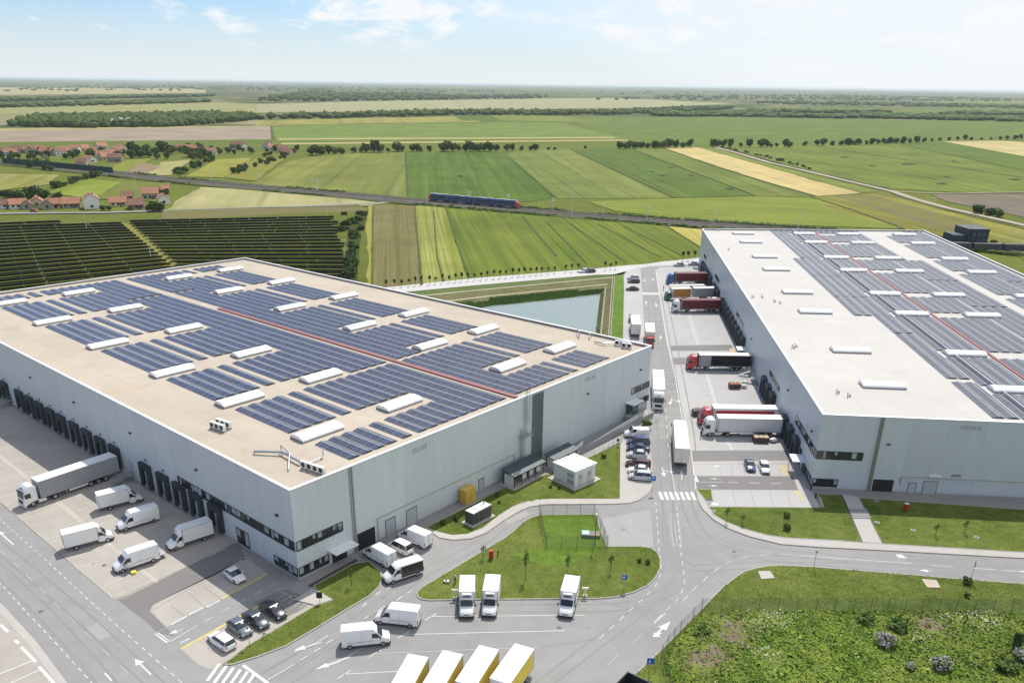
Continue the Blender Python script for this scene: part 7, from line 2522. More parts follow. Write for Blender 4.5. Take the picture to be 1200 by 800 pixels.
for x, y, lab in ((143, 147.5, 'white farm building at the edge of the dark wood'), (148, 146, 'second white farm building at the edge of the dark wood')):
    p = P(x, y); p.z = -.4
    house(p, 14, 26, 5, .2, HWALLS[0], mat('roof_pale', (.5, .48, .45), .8), lab, chim=False)
# red car by the hamlet
p = P(40, 247.5); p.z = -.38
car('small red car in front of the nearer houses', PRD, 4.1, 'hatch').location = p

# ------------------------------------------------------------------ railway
SCRM = mat('screen_green', (.02, .06, .05), .7, var=.2, scale=.2)
a, b = P(4, 191.5), P(133, 203.5)
t = thing('noise_screen', 'long dark green screen wall beside the railway by the far village', 'wall', a)
d = (b - a).normalized(); n_ = Vector((-d.y, d.x, 0))
mb = MB(); mb.box((b - a) / 2 + Vector((0, 0, 2)), ((b - a).length, .3, 5), ax=(d, n_, Vector((0, 0, 1)))); mb.build('panel', SCRM, t)
for k in range(14):
    mb = MB(); mb.box((b - a) * (k / 13) + Vector((0, 0, 2.1)) - n_ * .25, (.3, .3, 5.4), ax=(d, n_, Vector((0, 0, 1)))); mb.build('post', DARKM, t)
# train: two-car blue unit with red ends
TB = mat('train_blue', (.025, .05, .14), .35, coat=.5); TR = mat('train_red', (.45, .02, .03), .35, coat=.5); TG = mat('train_roof', (.30, .36, .42), .5, metal=.2, var=.15, scale=.8)
ra = P(503, 236.2); rb = P(608, 245.6)
d = (rb - ra).normalized(); Lt = (rb - ra).length
tr = thing('passenger_train', 'blue passenger train with red ends and grey roof on the railway', 'train', (ra + rb) / 2 + Vector((0, 0, .75)) , math.atan2(d.y, d.x))
nc = 4
for k in range(nc):
    L = Lt / nc; x = -Lt / 2 + L * (k + .5)
    first, last = k == 0, k == nc - 1
    st = [(-L / 2 + .25, 1.4, 1.3, .7, 3.9), (L / 2 - .25, 1.4, 1.3, .7, 3.9)]
    if first: st = [(-L / 2 + .1, 1.0, .9, .8, 2.6), (-L / 2 + .9, 1.35, 1.2, .7, 3.5), (-L / 2 + 1.8, 1.4, 1.3, .7, 3.9)] + st[1:]
    if last: st = st[:1] + [(L / 2 - 1.8, 1.4, 1.3, .7, 3.9), (L / 2 - .9, 1.35, 1.2, .7, 3.5), (L / 2 - .1, 1.0, .9, .8, 2.6)]
    mb = MB(); mb.loft([[(a_ + x, b_, c_) for a_, b_, c_ in ring(*s, r=.35)] for s in st])
    c = mb.build('carriage', TB, tr, smooth=True)
    mb = MB(); mb.box((x, 0, 4.0), (L - 3, 1.9, .35)); mb.box((x - L * .2, 0, 4.25), (2.5, 1.6, .35)); mb.box((x + L * .25, 0, 4.25), (2.0, 1.6, .35)); mb.build('roof_equipment', TG, c)
    mb = MB()
    for s in (-1, 1): mb.box((x, s * 1.37, 2.45), (L - 4, .06, .85))
    mb.build('window_band', GLASS, c)
    mb = MB()
    for bx_ in (x - L / 2 + 3, x + L / 2 - 3): mb.box((bx_, 0, .35), (3, 2, .7))
    mb.build('bogie', DARKM, c)
    if first or last:
        s = -1 if first else 1
        mb = MB(); mb.loft([[(a_ + x, b_, c_) for a_, b_, c_ in ring(*q, r=.35)] for q in ((s * (L / 2 - .06), 1.02, .92, .78, 2.62), (s * (L / 2 - .9), 1.38, 1.23, .68, 3.53), (s * (L / 2 - 1.9), 1.43, 1.33, .68, 3.93))]); mb.build('red_nose', TR, c, smooth=True)
# catenary masts
MG = mat('mast_grey', (.72, .73, .72), .5)
MASTS = [(8, 190), (53, 194), (104, 199.5), (160, 206.5), (248, 214), (303, 219), (366, 225), (372, 226), (424, 230.5), (464, 234), (549, 241.5), (594, 245.5), (647, 250), (706, 256), (758, 261), (836, 266), (935, 271), (1053, 268), (1130, 286), (1182, 290), (1192, 294)]
for i, (x, y) in enumerate(MASTS):
    p = P(x, y - 1); p.z = -.4
    t = thing('catenary_mast', ORD[i] + ' railway mast from the left, with light cross arms over the track', 'mast', p, math.atan2(d.y, d.x), 'masts along the railway')
    mb = MB()
    for q in (-.22, .22):
        mb.tube((q, 0, 0), (q, 0, 8.6), .07, 5)
    for k in range(10):
        mb.tube((-.22, 0, .8 * k + .4), (.22, 0, .8 * k + 1.1), .04, 4)
    mb.build('pole', MG, t)
    mb = MB(); mb.tube((0, 0, 7.6), (0, 3.6, 7.3), .13, 5); mb.tube((0, 0, 8.5), (0, 3.4, 7.4), .08, 4); mb.tube((0, 3.0, 6.3), (0, 3.0, 7.4), .05, 4); mb.tube((0, 0, 6.2), (0, 3.0, 6.3), .06, 5)
    mb.build('cross_arm', MG, t)
    mb = MB(); mb.box((0, 0, .3), (.9, .9, .7)); mb.build('footing', PLINTH, t)
for x, y, h, lab in ((500.5, 241, 17, 'tall thin pole left of the train'), (670, 255, 19, 'tall thin pole in front of the railway, right of the train'), (160, 224, 11, 'white lattice mast in the plots above the hamlet'), (1087, 268, 16, 'tall pole rising behind the far corner of the right warehouse'),
                     (1132, 288, 15, 'pole in front of the dark blue building'), (102, 270, 9, 'thin pole standing among the left solar rows'), (177, 303, 9, 'thin pole beside the grass track in the solar field'), (384, 254, 8, 'thin pole above the right solar rows'), (405, 306, 9, 'thin pole at the ditch by the solar rows')):
    p = P(x, y); p.z = -.4
    t = thing('pole', lab, 'pole', p)
    mb = MB(); mb.tube((0, 0, 0), (0, 0, h), .13, 6, r2=.07); mb.build('shaft', MG, t)
    mb = MB(); mb.box((0, 0, h - .3), (1.2, .1, .1)); mb.box((0, 0, .15), (.6, .6, .4)); mb.build('fitting', MG, t)

# dark building behind the right warehouse
DB = mat('dark_blue_cladding', (.012, .03, .05), .5, var=.2, scale=.4)
p = P(1127, 288); p.z = -.4
ta, tb = P(1122, 290), P(1147, 290.5)
sc_ = (tb - ta).length / 25.0
t = thing('switch_house', 'dark blue box-shaped building with a lower wing behind the right warehouse', 'building', p, .02)
mb = MB(); mb.box((8 * sc_, 0, 4.2), (25 * sc_, 12, 8.8)); mb.build('wall', DB, t)
mb = MB(); mb.box((-11.5 * sc_, 0, 2.9), (14 * sc_, 10, 6.0)); mb.build('wing', DB, t)
mb = MB(); mb.box((8 * sc_, 0, 8.7), (25.6 * sc_, 12.5, .25)); mb.build('roof', DB, t)
for k, (x, z) in enumerate(((3, 6.5), (9, 6.5), (15, 6.5), (12, 4), (17, 4))):
    mb = MB(); mb.box((x * sc_, -6.05, z), (4 * sc_, .1, 1.1)); mb.build('window', mat('blue_pane', (.06, .12, .18), .2), t)
for k in range(4):
    mb = MB(); mb.box(((0 + 6 * k) * sc_, -6.2, 4.3), (.25, .25, 8.8)); mb.build('pilaster', DB, t)
# long low dark roof and yard beyond it
p = P(1180, 294); p.z = -.4
t = thing('goods_wagon', 'long low dark wagons standing on the siding right of the dark building', 'train', p, -.08)
for k in range(5):
    mb = MB(); mb.box((-22 + k * 13, 0, 2.2), (12, 2.8, 2.6)); mb.build('wagon_body', mat('wagon_dark', (.05, .055, .065), .6), t)
    mb = MB(); mb.box((-22 + k * 13, 0, .7), (11, 2, .5)); mb.build('underframe', DARKM, t)

# ------------------------------------------------------------------ equipment along the end wall of the left warehouse
def wallthing(wall, d, off, name, label, cat_, z=.12):
    p = wall.pt(d, z, off)
    return thing(name, label, cat_, p, math.atan2(wall.e.y, wall.e.x))


def OWD(x, y, z=.12):
    """pixel on the ground -> distance along the end wall and distance out of it"""
    p = P(x, y, z); q = p - WLA.a
    return q.dot(WLA.e), q.dot(WLA.n)


# local frame: x along the wall, y into the building (out is -y)
YEL = mat('yellow_box', (.62, .40, .07), .5, var=.06, scale=1)
d, o = OWD(550, 588)
t = wallthing(WLA, d, 1.3, 'gas_cabinet', 'yellow metal cabinet standing against the end wall', 'cabinet')
mb = MB(); mb.box((0, 0, 1.25), (2.4, 1.5, 2.5)); mb.build('housing', YEL, t)
mb = MB(); mb.box((0, 0, 2.55), (2.6, 1.7, .12)); mb.build('lid', YEL, t)
mb = MB(); mb.box((.02, -.76, 1.2), (.03, .02, 2.2)); mb.build('door_seam', DARKM, t)
d, o = OWD(557, 607)
t = wallthing(WLA, d, o + .7, 'generator', 'dark generator with a pale top on a concrete pad on the lawn', 'generator')
mb = MB(); mb.box((0, 0, .1), (5.4, 2.6, .2)); mb.build('pad', WALKM, t)
mb = MB(); mb.box((0, 0, 1.2), (4.4, 1.8, 2.0)); h_ = mb.build('housing', mat('gen_dark', (.07, .07, .072), .6, var=.2, scale=2), t)
for k in (-1.47, 0, 1.47):
    mb = MB(); mb.box((k, 0, 2.23), (1.38, 1.84, .08)); mb.build('lid', mat('gen_top', (.55, .55, .53), .6), h_)
    mb = MB(); mb.box((k, -.92, 1.2), (1.0, .05, 1.3)); mb.build('vent_grille', DARKM, h_)
mb = MB(); mb.tube((1.6, .3, 2.2), (1.6, .3, 3.0), .08, 8); mb.build('exhaust_pipe', DARKM, h_)
SHR = mat('shelter_roof', (.035, .065, .075), .5, var=.15, scale=.8)
FB = mat('shelter_panel', (.62, .62, .60), .6)


def shelter(x0, y0, x1, y1, depth, h, label, flip=False):
    d0, o0 = OWD(x0, y0); d1, o1 = OWD(x1, y1)
    L = abs(d1 - d0); off = o0 - .2
    t = wallthing(WLA, (d0 + d1) / 2, off - depth / 2, 'smoking_shelter', label, 'shelter')
    mb = MB(); mb.box((0, 0, .06), (L + 1.2, depth + 1.0, .14)); mb.build('slab', WALKM, t)
    mb = MB(); mb.box((0, 0, h + .08), (L + .8, depth + .7, .14), ax=(Vector((1, 0, 0)), Vector((0, .985, .17)), Vector((0, -.17, .985)))); mb.build('roof', SHR, t)
    n = max(3, int(L / 1.9))
    for k in range(n + 1):
        x = -L / 2 + L * k / n
        for y in (-depth / 2, depth / 2):
            mb = MB(); mb.box((x, y, h / 2 + (.1 if y > 0 else -.06)), (.09, .09, h + (.2 if y > 0 else -.1))); mb.build('post', DARKM, t)
    mb = MB(); mb.box((0, depth / 2 + .05, h / 2 + .05), (L, .04, h - .1)); mb.build('back_panel', SHR, t)
    for k in range(1, n):
        x = -L / 2 + L * (k + .5) / n
        mb = MB(); mb.box((x, -depth / 2 + .35, 1.35), (L / n * .62, .05, 1.0)); mb.build('window', FB, t)
    for s in (-1, 1):
        mb = MB(); mb.box((s * (L / 2), 0, 1.25), (.06, depth * .8, 2.1)); mb.build('side_panel', FB, t)
    return t


shelter(604, 573, 640, 557, 2.6, 2.7, 'dark-roofed open shelter with white boards against the end wall')
shelter(651, 551, 676, 538, 2.0, 2.3, 'smaller dark-roofed shelter behind the white kiosk')
# white kiosk (transformer cabin) on the lawn
ka, kb, kc = P(650, 562.5, .12), P(677, 575, .12), P(696, 561, .12)
e1 = kb - ka; e2 = kc - kb
cen_ = (ka + kc) / 2 + Vector((0, .3, 0))
rz = math.atan2(e1.y, e1.x)
L1 = e1.length * .92; L2 = e2.length * .92
t = thing('kiosk', 'small white cabin with a striped flat roof on the lawn', 'cabin', cen_, rz)
KW = mat('kiosk_wall', (.66, .67, .66), .6, var=.04, scale=1)
mb = MB(); mb.box((0, 0, .08), (L1 + 1.6, L2 + 1.6, .14)); mb.build('slab', WALKM, t)
mb = MB(); mb.box((0, 0, 1.6), (L1, L2, 2.8)); mb.build('wall', KW, t)
mb = MB(); mb.box((0, 0, 3.2), (L1 + .4, L2 + .4, .2)); rf = mb.build('roof', WHITE_R, t)
for k in range(5):
    y = -L2 / 2 + L2 * (k + .5) / 5
    mb = MB(); mb.box((0, y, 3.33), (L1 + .36, .12, .06)); mb.build('roof_rib', GREYM, rf)
for x, z in ((L1 * .28, .9), (L1 * .28, 2.1)):
    mb = MB(); mb.box((x, -L2 / 2 - .02, z), (1.4, .06, .8)); mb.build('vent_grille', GREYM, t)
for k, y in enumerate((-L2 * .25, L2 * .2)):
    mb = MB(); mb.box((L1 / 2 + .02, y, 1.3), (.06, 1.1, 2.1)); dr = mb.build('door', mat('door_pale', (.5, .51, .51), .5), t)
    mb = MB(); mb.box((L1 / 2 + .06, y, 1.8), (.04, .8, .6)); mb.build('vent_grille', GREYM, dr)


def railing(wpts, label, h=1.1, step=1.6, m=None):
    t = thing('railing', label, 'railing', wpts[0])
    O = Vector(wpts[0])
    m = m or GALV
    mb = MB()
    for a, b in zip(wpts, wpts[1:]):
        for zz in (h, h * .55):
            mb.tube(a + Vector((0, 0, zz)) - O, b + Vector((0, 0, zz)) - O, .035, 5)
    mb.build('rail', m, t)
    for a, b in zip(wpts, wpts[1:]):
        n = max(1, int((b - a).length / step))
        for k in range(n + 1):
            p = a.lerp(b, k / n)
            mb = MB(); mb.tube(p - O, p + Vector((0, 0, h)) - O, .03, 5); mb.build('post', m, t)
    return t


# ramp and stair at the right end of the end wall
RAMP = mat('ramp_concrete', (.30, .30, .295), .9, var=.1, scale=1)
t = thing('ramp', 'sloping concrete ramp along the wall up to the canopied side door', 'ramp', WLA.pt(76, 0, 3.0), math.atan2(WLA.e.y, WLA.e.x))
mb = MB()
for (x0, x1, za, zb, y0, y1) in ((-12, 6, .15, 1.25, -.9, .9), (6, 12, 1.25, 1.25, -.9, 2.4)):
    mb.face([(x0, y0, za), (x1, y0, zb), (x1, y1, zb), (x0, y1, za)]); mb.face([(x0, y0, 0), (x1, y0, 0), (x1, y0, zb), (x0, y0, za)]); mb.face([(x0, y1, 0), (x1, y1, 0), (x1, y1, zb), (x0, y1, za)][::-1]); mb.face([(x1, y0, 0), (x1, y1, 0), (x1, y1, zb), (x1, y0, zb)]); mb.face([(x0, y0, 0), (x0, y1, 0), (x0, y1, za), (x0, y0, za)][::-1])
mb.build('slope', RAMP, t)
railing([WLA.pt(64, .15, 3.9), WLA.pt(82, 1.25, 3.9), WLA.pt(88, 1.25, 3.9)], 'outer steel railing of the ramp by the side door')
railing([WLA.pt(64, .15, 2.1), WLA.pt(82, 1.25, 2.1)], 'inner steel railing of the ramp by the side door')
railing([WLA.pt(63, .12, 6.2), WLA.pt(76, .12, 6.0), WLA.pt(88, .12, 5.4)], 'steel railing along the edge of the lawn below the ramp')
t = thing('vestibule', 'glazed entrance box under a white canopy at the right end of the end wall', 'entrance', WLA.pt(84.2, 1.2, .0), math.atan2(WLA.e.y, WLA.e.x))
mb = MB(); mb.box((0, -.8, 1.2), (2.2, 1.5, 2.4)); mb.build('glass_wall', mat('vestibule_glass', (.05, .08, .09), .15), t)
mb = MB(); mb.box((.4, -1.1, 2.5), (4.0, 2.2, .16)); mb.build('canopy', WHITE_R, t)
t = thing('cellar_stair', 'dark concrete stairwell at the foot of the end wall beside the lawn', 'steps', WLA.pt(60.5, .1, 2.6), math.atan2(WLA.e.y, WLA.e.x))
for k in range(6):
    mb = MB(); mb.box((-1.6 + k * .6, 0, .12 + .1 * k), (.6, 2.2, .24 + .2 * k)); mb.build('step', RAMP, t)
railing([WLA.pt(58.5, .3, 3.8), WLA.pt(62.5, 1.4, 3.8)], 'short railing on the stair by the end wall')


def dockstair(wall, d, label, w_=3.5):
    t = thing('steel_stair', label, 'steps', wall.pt(d, 0, .3), math.atan2(wall.n.y, wall.n.x) - math.pi / 2)
    for k in range(6):
        mb = MB(); mb.box((0, 3.4 - k * .42, .2 + k * .2), (1.1, .34, .07)); mb.build('step', GALV, t)
    mb = MB(); mb.box((0, .55, 1.3), (2.2, 1.1, .08)); mb.build('landing', GALV, t)
    for s in (-1, 1):
        mb = MB()
        for z in (.55, 1.05):
            mb.tube((s * .55, 3.4, .2 + z), (s * .55, 1.1, 1.3 + z), .03, 5); mb.tube((s * 1.08 if s < 0 else .55 * s, 1.1, 1.3 + z), (s * 1.08 if s < 0 else .55 * s, .05, 1.3 + z), .03, 5)
        for y, z in ((3.4, .2), (2.2, .8), (1.1, 1.3)):
            mb.tube((s * .55, y, 0), (s * .55, y, z + 1.05), .03, 5)
        mb.build('handrail', GALV, t)
    return t


dockstair(WLB, 48.5, 'steel stair to a side door between the two groups of left docks')
dockstair(WLB, 102.5, 'steel stair beyond the far group of left docks')
dockstair(WRL, 56, 'steel stair with railings at the open-sided trailer')
dockstair(WRL, 61, 'second steel stair on the yard wall, beyond the open-sided trailer')
dockstair(WRL, 147, 'far steel stair on the yard wall between the maroon trailers')
add(WLB, WL, 'door', WDOOR, [(47.7, 49.2, 1.3, 3.5, .0, .05)])

# fences
FM = bpy.data.materials.new('mesh_fence'); FM.use_nodes = True
_t = FM.node_tree; _t.nodes.clear()
_o = _t.nodes.new('ShaderNodeOutputMaterial'); _mx = _t.nodes.new('ShaderNodeMixShader'); _tr = _t.nodes.new('ShaderNodeBsdfTransparent'); _df = _t.nodes.new('ShaderNodeBsdfDiffuse')
_df.inputs[0].default_value = (.13, .20, .15, 1); _mx.inputs[0].default_value = .24
_t.links.new(_tr.outputs[0], _mx.inputs[1]); _t.links.new(_df.outputs[0], _mx.inputs[2]); _t.links.new(_mx.outputs[0], _o.inputs[0])
FPOST = mat('fence_post', (.12, .17, .13), .6)


def fence(px, label, h=2.0, step=2.5, z=.12):
    pts = [P(x, y, z) for x, y in px]
    t = thing('mesh_fence', label, 'fence', pts[0]); O = Vector(pts[0])
    for a, b in zip(pts, pts[1:]):
        mb = MB(); u = Vector((0, 0, h)); mb.face([a - O, b - O, b + u - O, a + u - O]); mb.build('mesh_panel', FM, t)
        n = max(1, round((b - a).length / step))
        for k in range(n + (1 if b is pts[-1] else 0)):
            p = a.lerp(b, k / n); mb = MB(); mb.box(p + Vector((0, 0, h / 2 + .03)) - O, (.06, .06, h + .1)); mb.build('post', FPOST, t)


fence([(822, 716), (845, 714.5), (1000, 714.5), (1120, 715.5), (1250, 718)], 'long green mesh fence between the mown verge and the wild ground')
fence([(822, 716), (812, 726), (797, 742), (782, 760), (775, 771), (778, 785), (784, 800), (787, 815)], 'green mesh fence following the road kerb down to the bottom edge')
fence([(640, 641), (632, 602.5), (696, 602.5), (712, 641), (640, 641)], 'green mesh fence round the square plot on the island')

# small things on the island
t = thing('well_cover', 'concrete cover with a pale blue hatch inside the fenced plot', 'hatch', P(692, 627.5, .12), -.05)
mb = MB(); mb.box((0, 0, .25), (2.9, 1.5, .5)); mb.build('base', mat('well_brown', (.22, .18, .15), .8), t)
mb = MB(); mb.box((-.8, 0, .56), (1.1, 1.25, .1)); mb.build('hatch_lid', mat('hatch_blue', (.35, .50, .68), .5), t)
RED = mat('hydrant_red', (.45, .015, .012), .45)
for x, y, lab in ((575.5, 654, 'red hydrant cabinet on the island lawn'), (1061, 598, 'red hydrant cabinet on the shaded lawn at the right warehouse')):
    t = thing('hydrant_cabinet', lab, 'hydrant', P(x, y, .12), .3)
    mb = MB(); mb.box((0, 0, .75), (.6, .4, 1.1)); mb.build('box', RED, t)
    mb = MB(); mb.box((0, 0, .1), (.5, .3, .2)); mb.build('foot', DARKM, t)
    mb = MB(); mb.box((0, 0, 1.33), (.68, .48, .06)); mb.build('lid', WHITE_R if x > 900 else RED, t)
t = thing('hydrant', 'small dark red hydrant post right of the red cabinet', 'hydrant', P(583.5, 650.5, .12)); mb = MB(); mb.tube((0, 0, 0), (0, 0, .9), .1, 8); mb.build('post', mat('dark_red', (.2, .02, .015), .5), t); mb = MB(); mb.tube((-.2, 0, .7), (.2, 0, .7), .07, 8); mb.build('outlet', DARKM, t)
BLUE = mat('sign_blue', (.02, .13, .50), .5)


def sign(x, y, label, h=2.6, m=None, letter=None, pos=None, rz=0.0, w_=.7, hh=.7, z=.12):
    t = thing('road_sign', label, 'sign', P(x, y, z) if pos is None else pos, rz)
    mb = MB(); mb.tube((0, 0, 0), (0, 0, h + hh), .04, 6); mb.build('post', GALV, t)
    mb = MB(); mb.box((0, -.06, h + hh / 2), (w_, .03, hh)); s = mb.build('sign_plate', m or BLUE, t)
    if letter == 'P':
        cu = bpy.data.curves.new('letter', 'FONT'); cu.body = 'P'; cu.size = .72; cu.align_x = 'CENTER'; cu.align_y = 'CENTER'; cu.extrude = .006
        o_ = bpy.data.objects.new('letter', cu); COL.objects.link(o_); o_.parent = s; o_.location = (0, -.085, h + hh / 2); o_.rotation_euler = (math.pi / 2, 0, 0); cu.materials.append(WHITE_R)
        dg = bpy.context.evaluated_depsgraph_get(); me_ = bpy.data.meshes.new_from_object(o_.evaluated_get(dg)); bpy.data.objects.remove(o_)
        o_ = bpy.data.objects.new('letter', me_); COL.objects.link(o_); o_.parent = s; o_.location = (0, -.085, h + hh / 2); o_.rotation_euler = (math.pi / 2, 0, 0)
    if letter == 'a':
        mb = MB(); mb.face([(-.18, -.08, h + .15), (-.05, -.08, h + .15), (-.05, -.08, h + .4), (-.18, -.08, h + .4)]); mb.face([(-.28, -.08, h + .38), (.05, -.08, h + .38), (-.115, -.08, h + .62)]); mb.build('arrow_mark', WHITE_R, s)
    return t


sign(764.2, 577, 'blue parking sign with a white P at the car park corner', 2.3, letter='P', w_=.85, hh=.95)
sign(761, 790, 'blue sign with a white arrow at the verge near the bottom edge', 1.6, letter='a', w_=.9, hh=.9)
sign(731, 690.5, 'blue sign on the right edge of the island', 1.7, letter='a', w_=.7, hh=.8)
sign(1137.5, 679.5, 'blue sign seen nearly edge-on at the verge by the east road', 2.4, rz=1.1, w_=.7, hh=.8)
sign(566, 662, 'grey sign post at the upper left of the island', 2.0, m=GREYM, w_=.4, hh=.3)
sign(953.5, 665, 'thin signpost at the verge beside the white lane line', 2.6, m=GREYM, w_=.35, hh=.35)
sign(292.5, 755, 'signpost at the estate car on the edge of the corner lawn', 2.3, m=GREYM, w_=.35, hh=.5)
sign(375, 706, 'small dark notice board on the paved corner of the lawn', .8, m=BLACKP, w_=.8, hh=1.0)
sign(724, 519, 'dark litter post at the top corner of the lawn', .4, m=BLACKP, w_=.5, hh=.6)
sign(723.5, 531, 'dark figure-like post on the lawn beside the car park', 1.0, m=BLACKP, w_=.25, hh=.5)
for x, y, lab in ((697, 638, 'tall lamp mast inside the fenced plot on the island'),):
    t = thing('lamp_post', lab, 'lamp', P(x, y, .12)); mb = MB(); mb.tube((0, 0, 0), (0, 0, 5.5), .06, 6); mb.build('mast', DARKM, t); mb = MB(); mb.box((0, -.3, 5.5), (.2, .7, .1)); mb.build('lamp_head', GREYM, t)
for x, y, lab in ((533.5, 702.5, 'leftmost'), (685.5, 700, 'rightmost')):
    t = thing('supply_post', 'beige supply post with a crosspiece on the island kerb, %s of the two' % lab, 'post', P(x, y - 1.5, .12))
    mb = MB(); mb.box((0, 0, .7), (.18, .18, 1.4)); mb.build('post', CREAM, t); mb = MB(); mb.box((0, 0, 1.35), (.9, .2, .25)); mb.build('crosspiece', CREAM, t); mb = MB(); mb.box((0, 0, .12), (.6, .5, .24)); mb.build('stone_foot', WALKM, t)
# stones bordering the corner lawn, bollards, manholes
STN = mat('border_stone', (.06, .055, .05), .9, var=.3, scale=3)
k = 0
for i in range(17):
    f = i / 16
    x, y = (366 + (418 - 366) * f, 686.8 - (686.8 - 657.8) * f)
    t = P(x - 1.5, y - .6, .0); mb = MB(); mb.blob((0, 0, .12), .27, 2, 0, .06, (1.2, .9, .7)); o = mb.build('border_stone', STN); o.location = t
    tag(o, ORD[i] + ' dark border stone along the corner lawn, counted from the car park', 'stone', 'dark stones bordering the corner lawn')
for i, (x, y) in enumerate(((955.5, 583), (950, 573))):
    t = thing('bollard', ('dark bollard at the corner of the right warehouse, nearer the lawn', 'dark bollard under the corner windows of the right warehouse')[i], 'bollard', P(x, y, .1)); mb = MB(); mb.tube((0, 0, 0), (0, 0, 1.1), .16, 10); mb.build('post', DARKM, t); mb = MB(); mb.tube((0, 0, 1.1), (0, 0, 1.16), .18, 10); mb.build('cap', GREYM, t)
MHM = mat('manhole_ring', (.42, .41, .39), .8)
for x, y, z, lab in ((836, 599, .13, 'round concrete manhole cover at the tip of the right lawn'), (1027, 587, .13, 'round manhole cover in the shaded lawn'), (1144, 630, .13, 'round manhole cover on the sunny lawn by the east road'), (1027.5, 612.5, .13, 'manhole cover beside the stepped path'), (309.5, 742.5, .02, 'round manhole cover in the parking bay by the dark saloon'), (697, 640, .02, 'manhole cover') if 0 else (285, 655, .03, 'square drain cover on the lane by the left wall'), (344.5, 700, .03, 'round drain in the hatched bay'), (359.5, 703.5, .03, 'second round drain in the hatched bay'), (1070, 621.5, .13, 'pale rectangular cover on the lawn right of the path')):
    p = P(x, y); p.z = z
    t = thing('manhole', lab, 'manhole cover', p); mb = MB(); mb.tube((0, 0, 0), (0, 0, .03), .42, 18); mb.build('ring', MHM, t); mb = MB(); mb.tube((0, 0, .03), (0, 0, .045), .3, 18); mb.build('cover', mat('iron', (.11, .11, .11), .7), t)
# pallet carts, container, forklift
WOODC = mat('pallet_wood', (.38, .25, .13), .8, var=.25, scale=3); DKW = mat('cart_brown', (.10, .05, .04), .7, var=.3, scale=2)


def cart(x0, y0, x1, y1, label, top):
    a, b = P(x0, y0), P(x1, y1)
    t = thing('pallet_cart', label, 'cart', (a + b) / 2 + Vector((0, .8, 0)), math.atan2((b - a).y, (b - a).x))
    L = (b - a).length
    mb = MB(); mb.box((0, 0, .62), (L, 1.7, .9)); mb.build('crate', DKW, t)
    mb = MB()
    for i in range(3):
        for j in range(2):
            mb.box((-L / 2 + L * (i + .5) / 3, -.4 + .8 * j, 1.15), (L / 3 - .12, .7, .22 + .1 * ((i + j) % 2)))
    mb.build('load', top, t)
    for s in (-1, 1):
        wheel(t, -L * .35, s * .8, .2, .12); wheel(t, L * .35, s * .8, .2, .12)
    mb = MB(); mb.blob((L / 2 + 1.0, 0, .5), .6, 2, 0, .12, (1.3, 1, .8)); mb.build('wrapped_bundle', TARP_W, t)


cart(883.5, 519, 901, 519.5, 'cart of crates with pale goods beside the white trailer', mat('pale_goods', (.6, .48, .34), .8, var=.15, scale=2))
cart(855, 456, 868, 456, 'cart of reddish crates in the middle of the yard', mat('red_goods', (.4, .15, .1), .8, var=.2, scale=2))
t = thing('waste_bin', 'dark tub standing before the nose of the red tractor', 'bin', P(817.5, 486.5), .1)
mb = MB(); mb.loft([ring(-1.2, .75, .85, .15, 1.3, .1), ring(0, .8, .95, .15, 1.5, .15), ring(1.2, .75, .85, .15, 1.3, .1)]); mb.build('tub', mat('tub_dark', (.07, .07, .07), .7, var=.2, scale=2), t)
mb = MB(); mb.box((0, 0, .1), (2.0, 1.2, .18)); mb.build('runner', DARKM, t)
t = thing('forklift', 'small orange forklift beside the parked white lay-by truck', 'forklift', P(738.5, 377), 1.5)
mb = MB(); mb.box((-.2, 0, .75), (1.8, 1.1, .8)); mb.build('body', mat('forklift_orange', (.62, .16, .02), .5), t)
mb = MB(); mb.box((-.1, 0, 2.1), (1.2, 1.0, .08)); [mb.box((x, y, 1.6), (.06, .06, 1.0)) for x in (-.6, .45) for y in (-.45, .45)]; mb.build('overhead_guard', DARKM, t)
mb = MB(); mb.box((.85, -.3, 1.2), (.1, .1, 2.2)); mb.box((.85, .3, 1.2), (.1, .1, 2.2)); mb.box((1.4, -.3, .15), (1.0, .12, .06)); mb.box((1.4, .3, .15), (1.0, .12, .06)); mb.build('mast_fork', DARKM, t)
for x in (-.75, .55):
    for s in (-1, 1): wheel(t, x, s * .5, .25, .16)
# dark open container at the bottom edge
ca, cb_, cc = P(735.5, 786, 2.3), P(762, 798.5, 2.3), P(718, 801, 2.3)
e = (cb_ - ca); rz = math.atan2(e.y, e.x)
t = thing('skip', 'black open-topped skip cut off by the bottom edge of the photo', 'skip', Vector((ca.x, ca.y, 0)), rz)
BSK = mat('skip_black', (.018, .02, .026), .6, var=.2, scale=2)
for k, (c_, s_) in enumerate((((1.9, -.06, 1.15), (3.8, .12, 2.3)), ((.06, -2.9, 1.15), (.12, 5.6, 2.3)), ((3.74, -2.9, 1.15), (.12, 5.6, 2.3)), ((1.9, -2.9, .1), (3.56, 5.6, .12)))):
    mb = MB(); mb.box(c_, s_); mb.build('side_panel' if k < 3 else 'floor_panel', BSK, t)
mb = MB(); mb.box((1.5, -2.2, .75), (.9, 2.0, .8)); mb.box((2.6, -3.0, .6), (.7, 1.5, .7)); mb.build('contents', mat('grey_scrap', (.4, .42, .45), .7, var=.3, scale=2), t)
t = thing('yellow_chock', 'yellow pot standing under the open van door in the left yard', 'pot', P(157, 671.5))
mb = MB(); mb.tube((0, 0, 0), (0, 0, .35), .3, 12, r2=.38); mb.build('pot', mat('safety_yellow', (.75, .65, .03), .5), t)
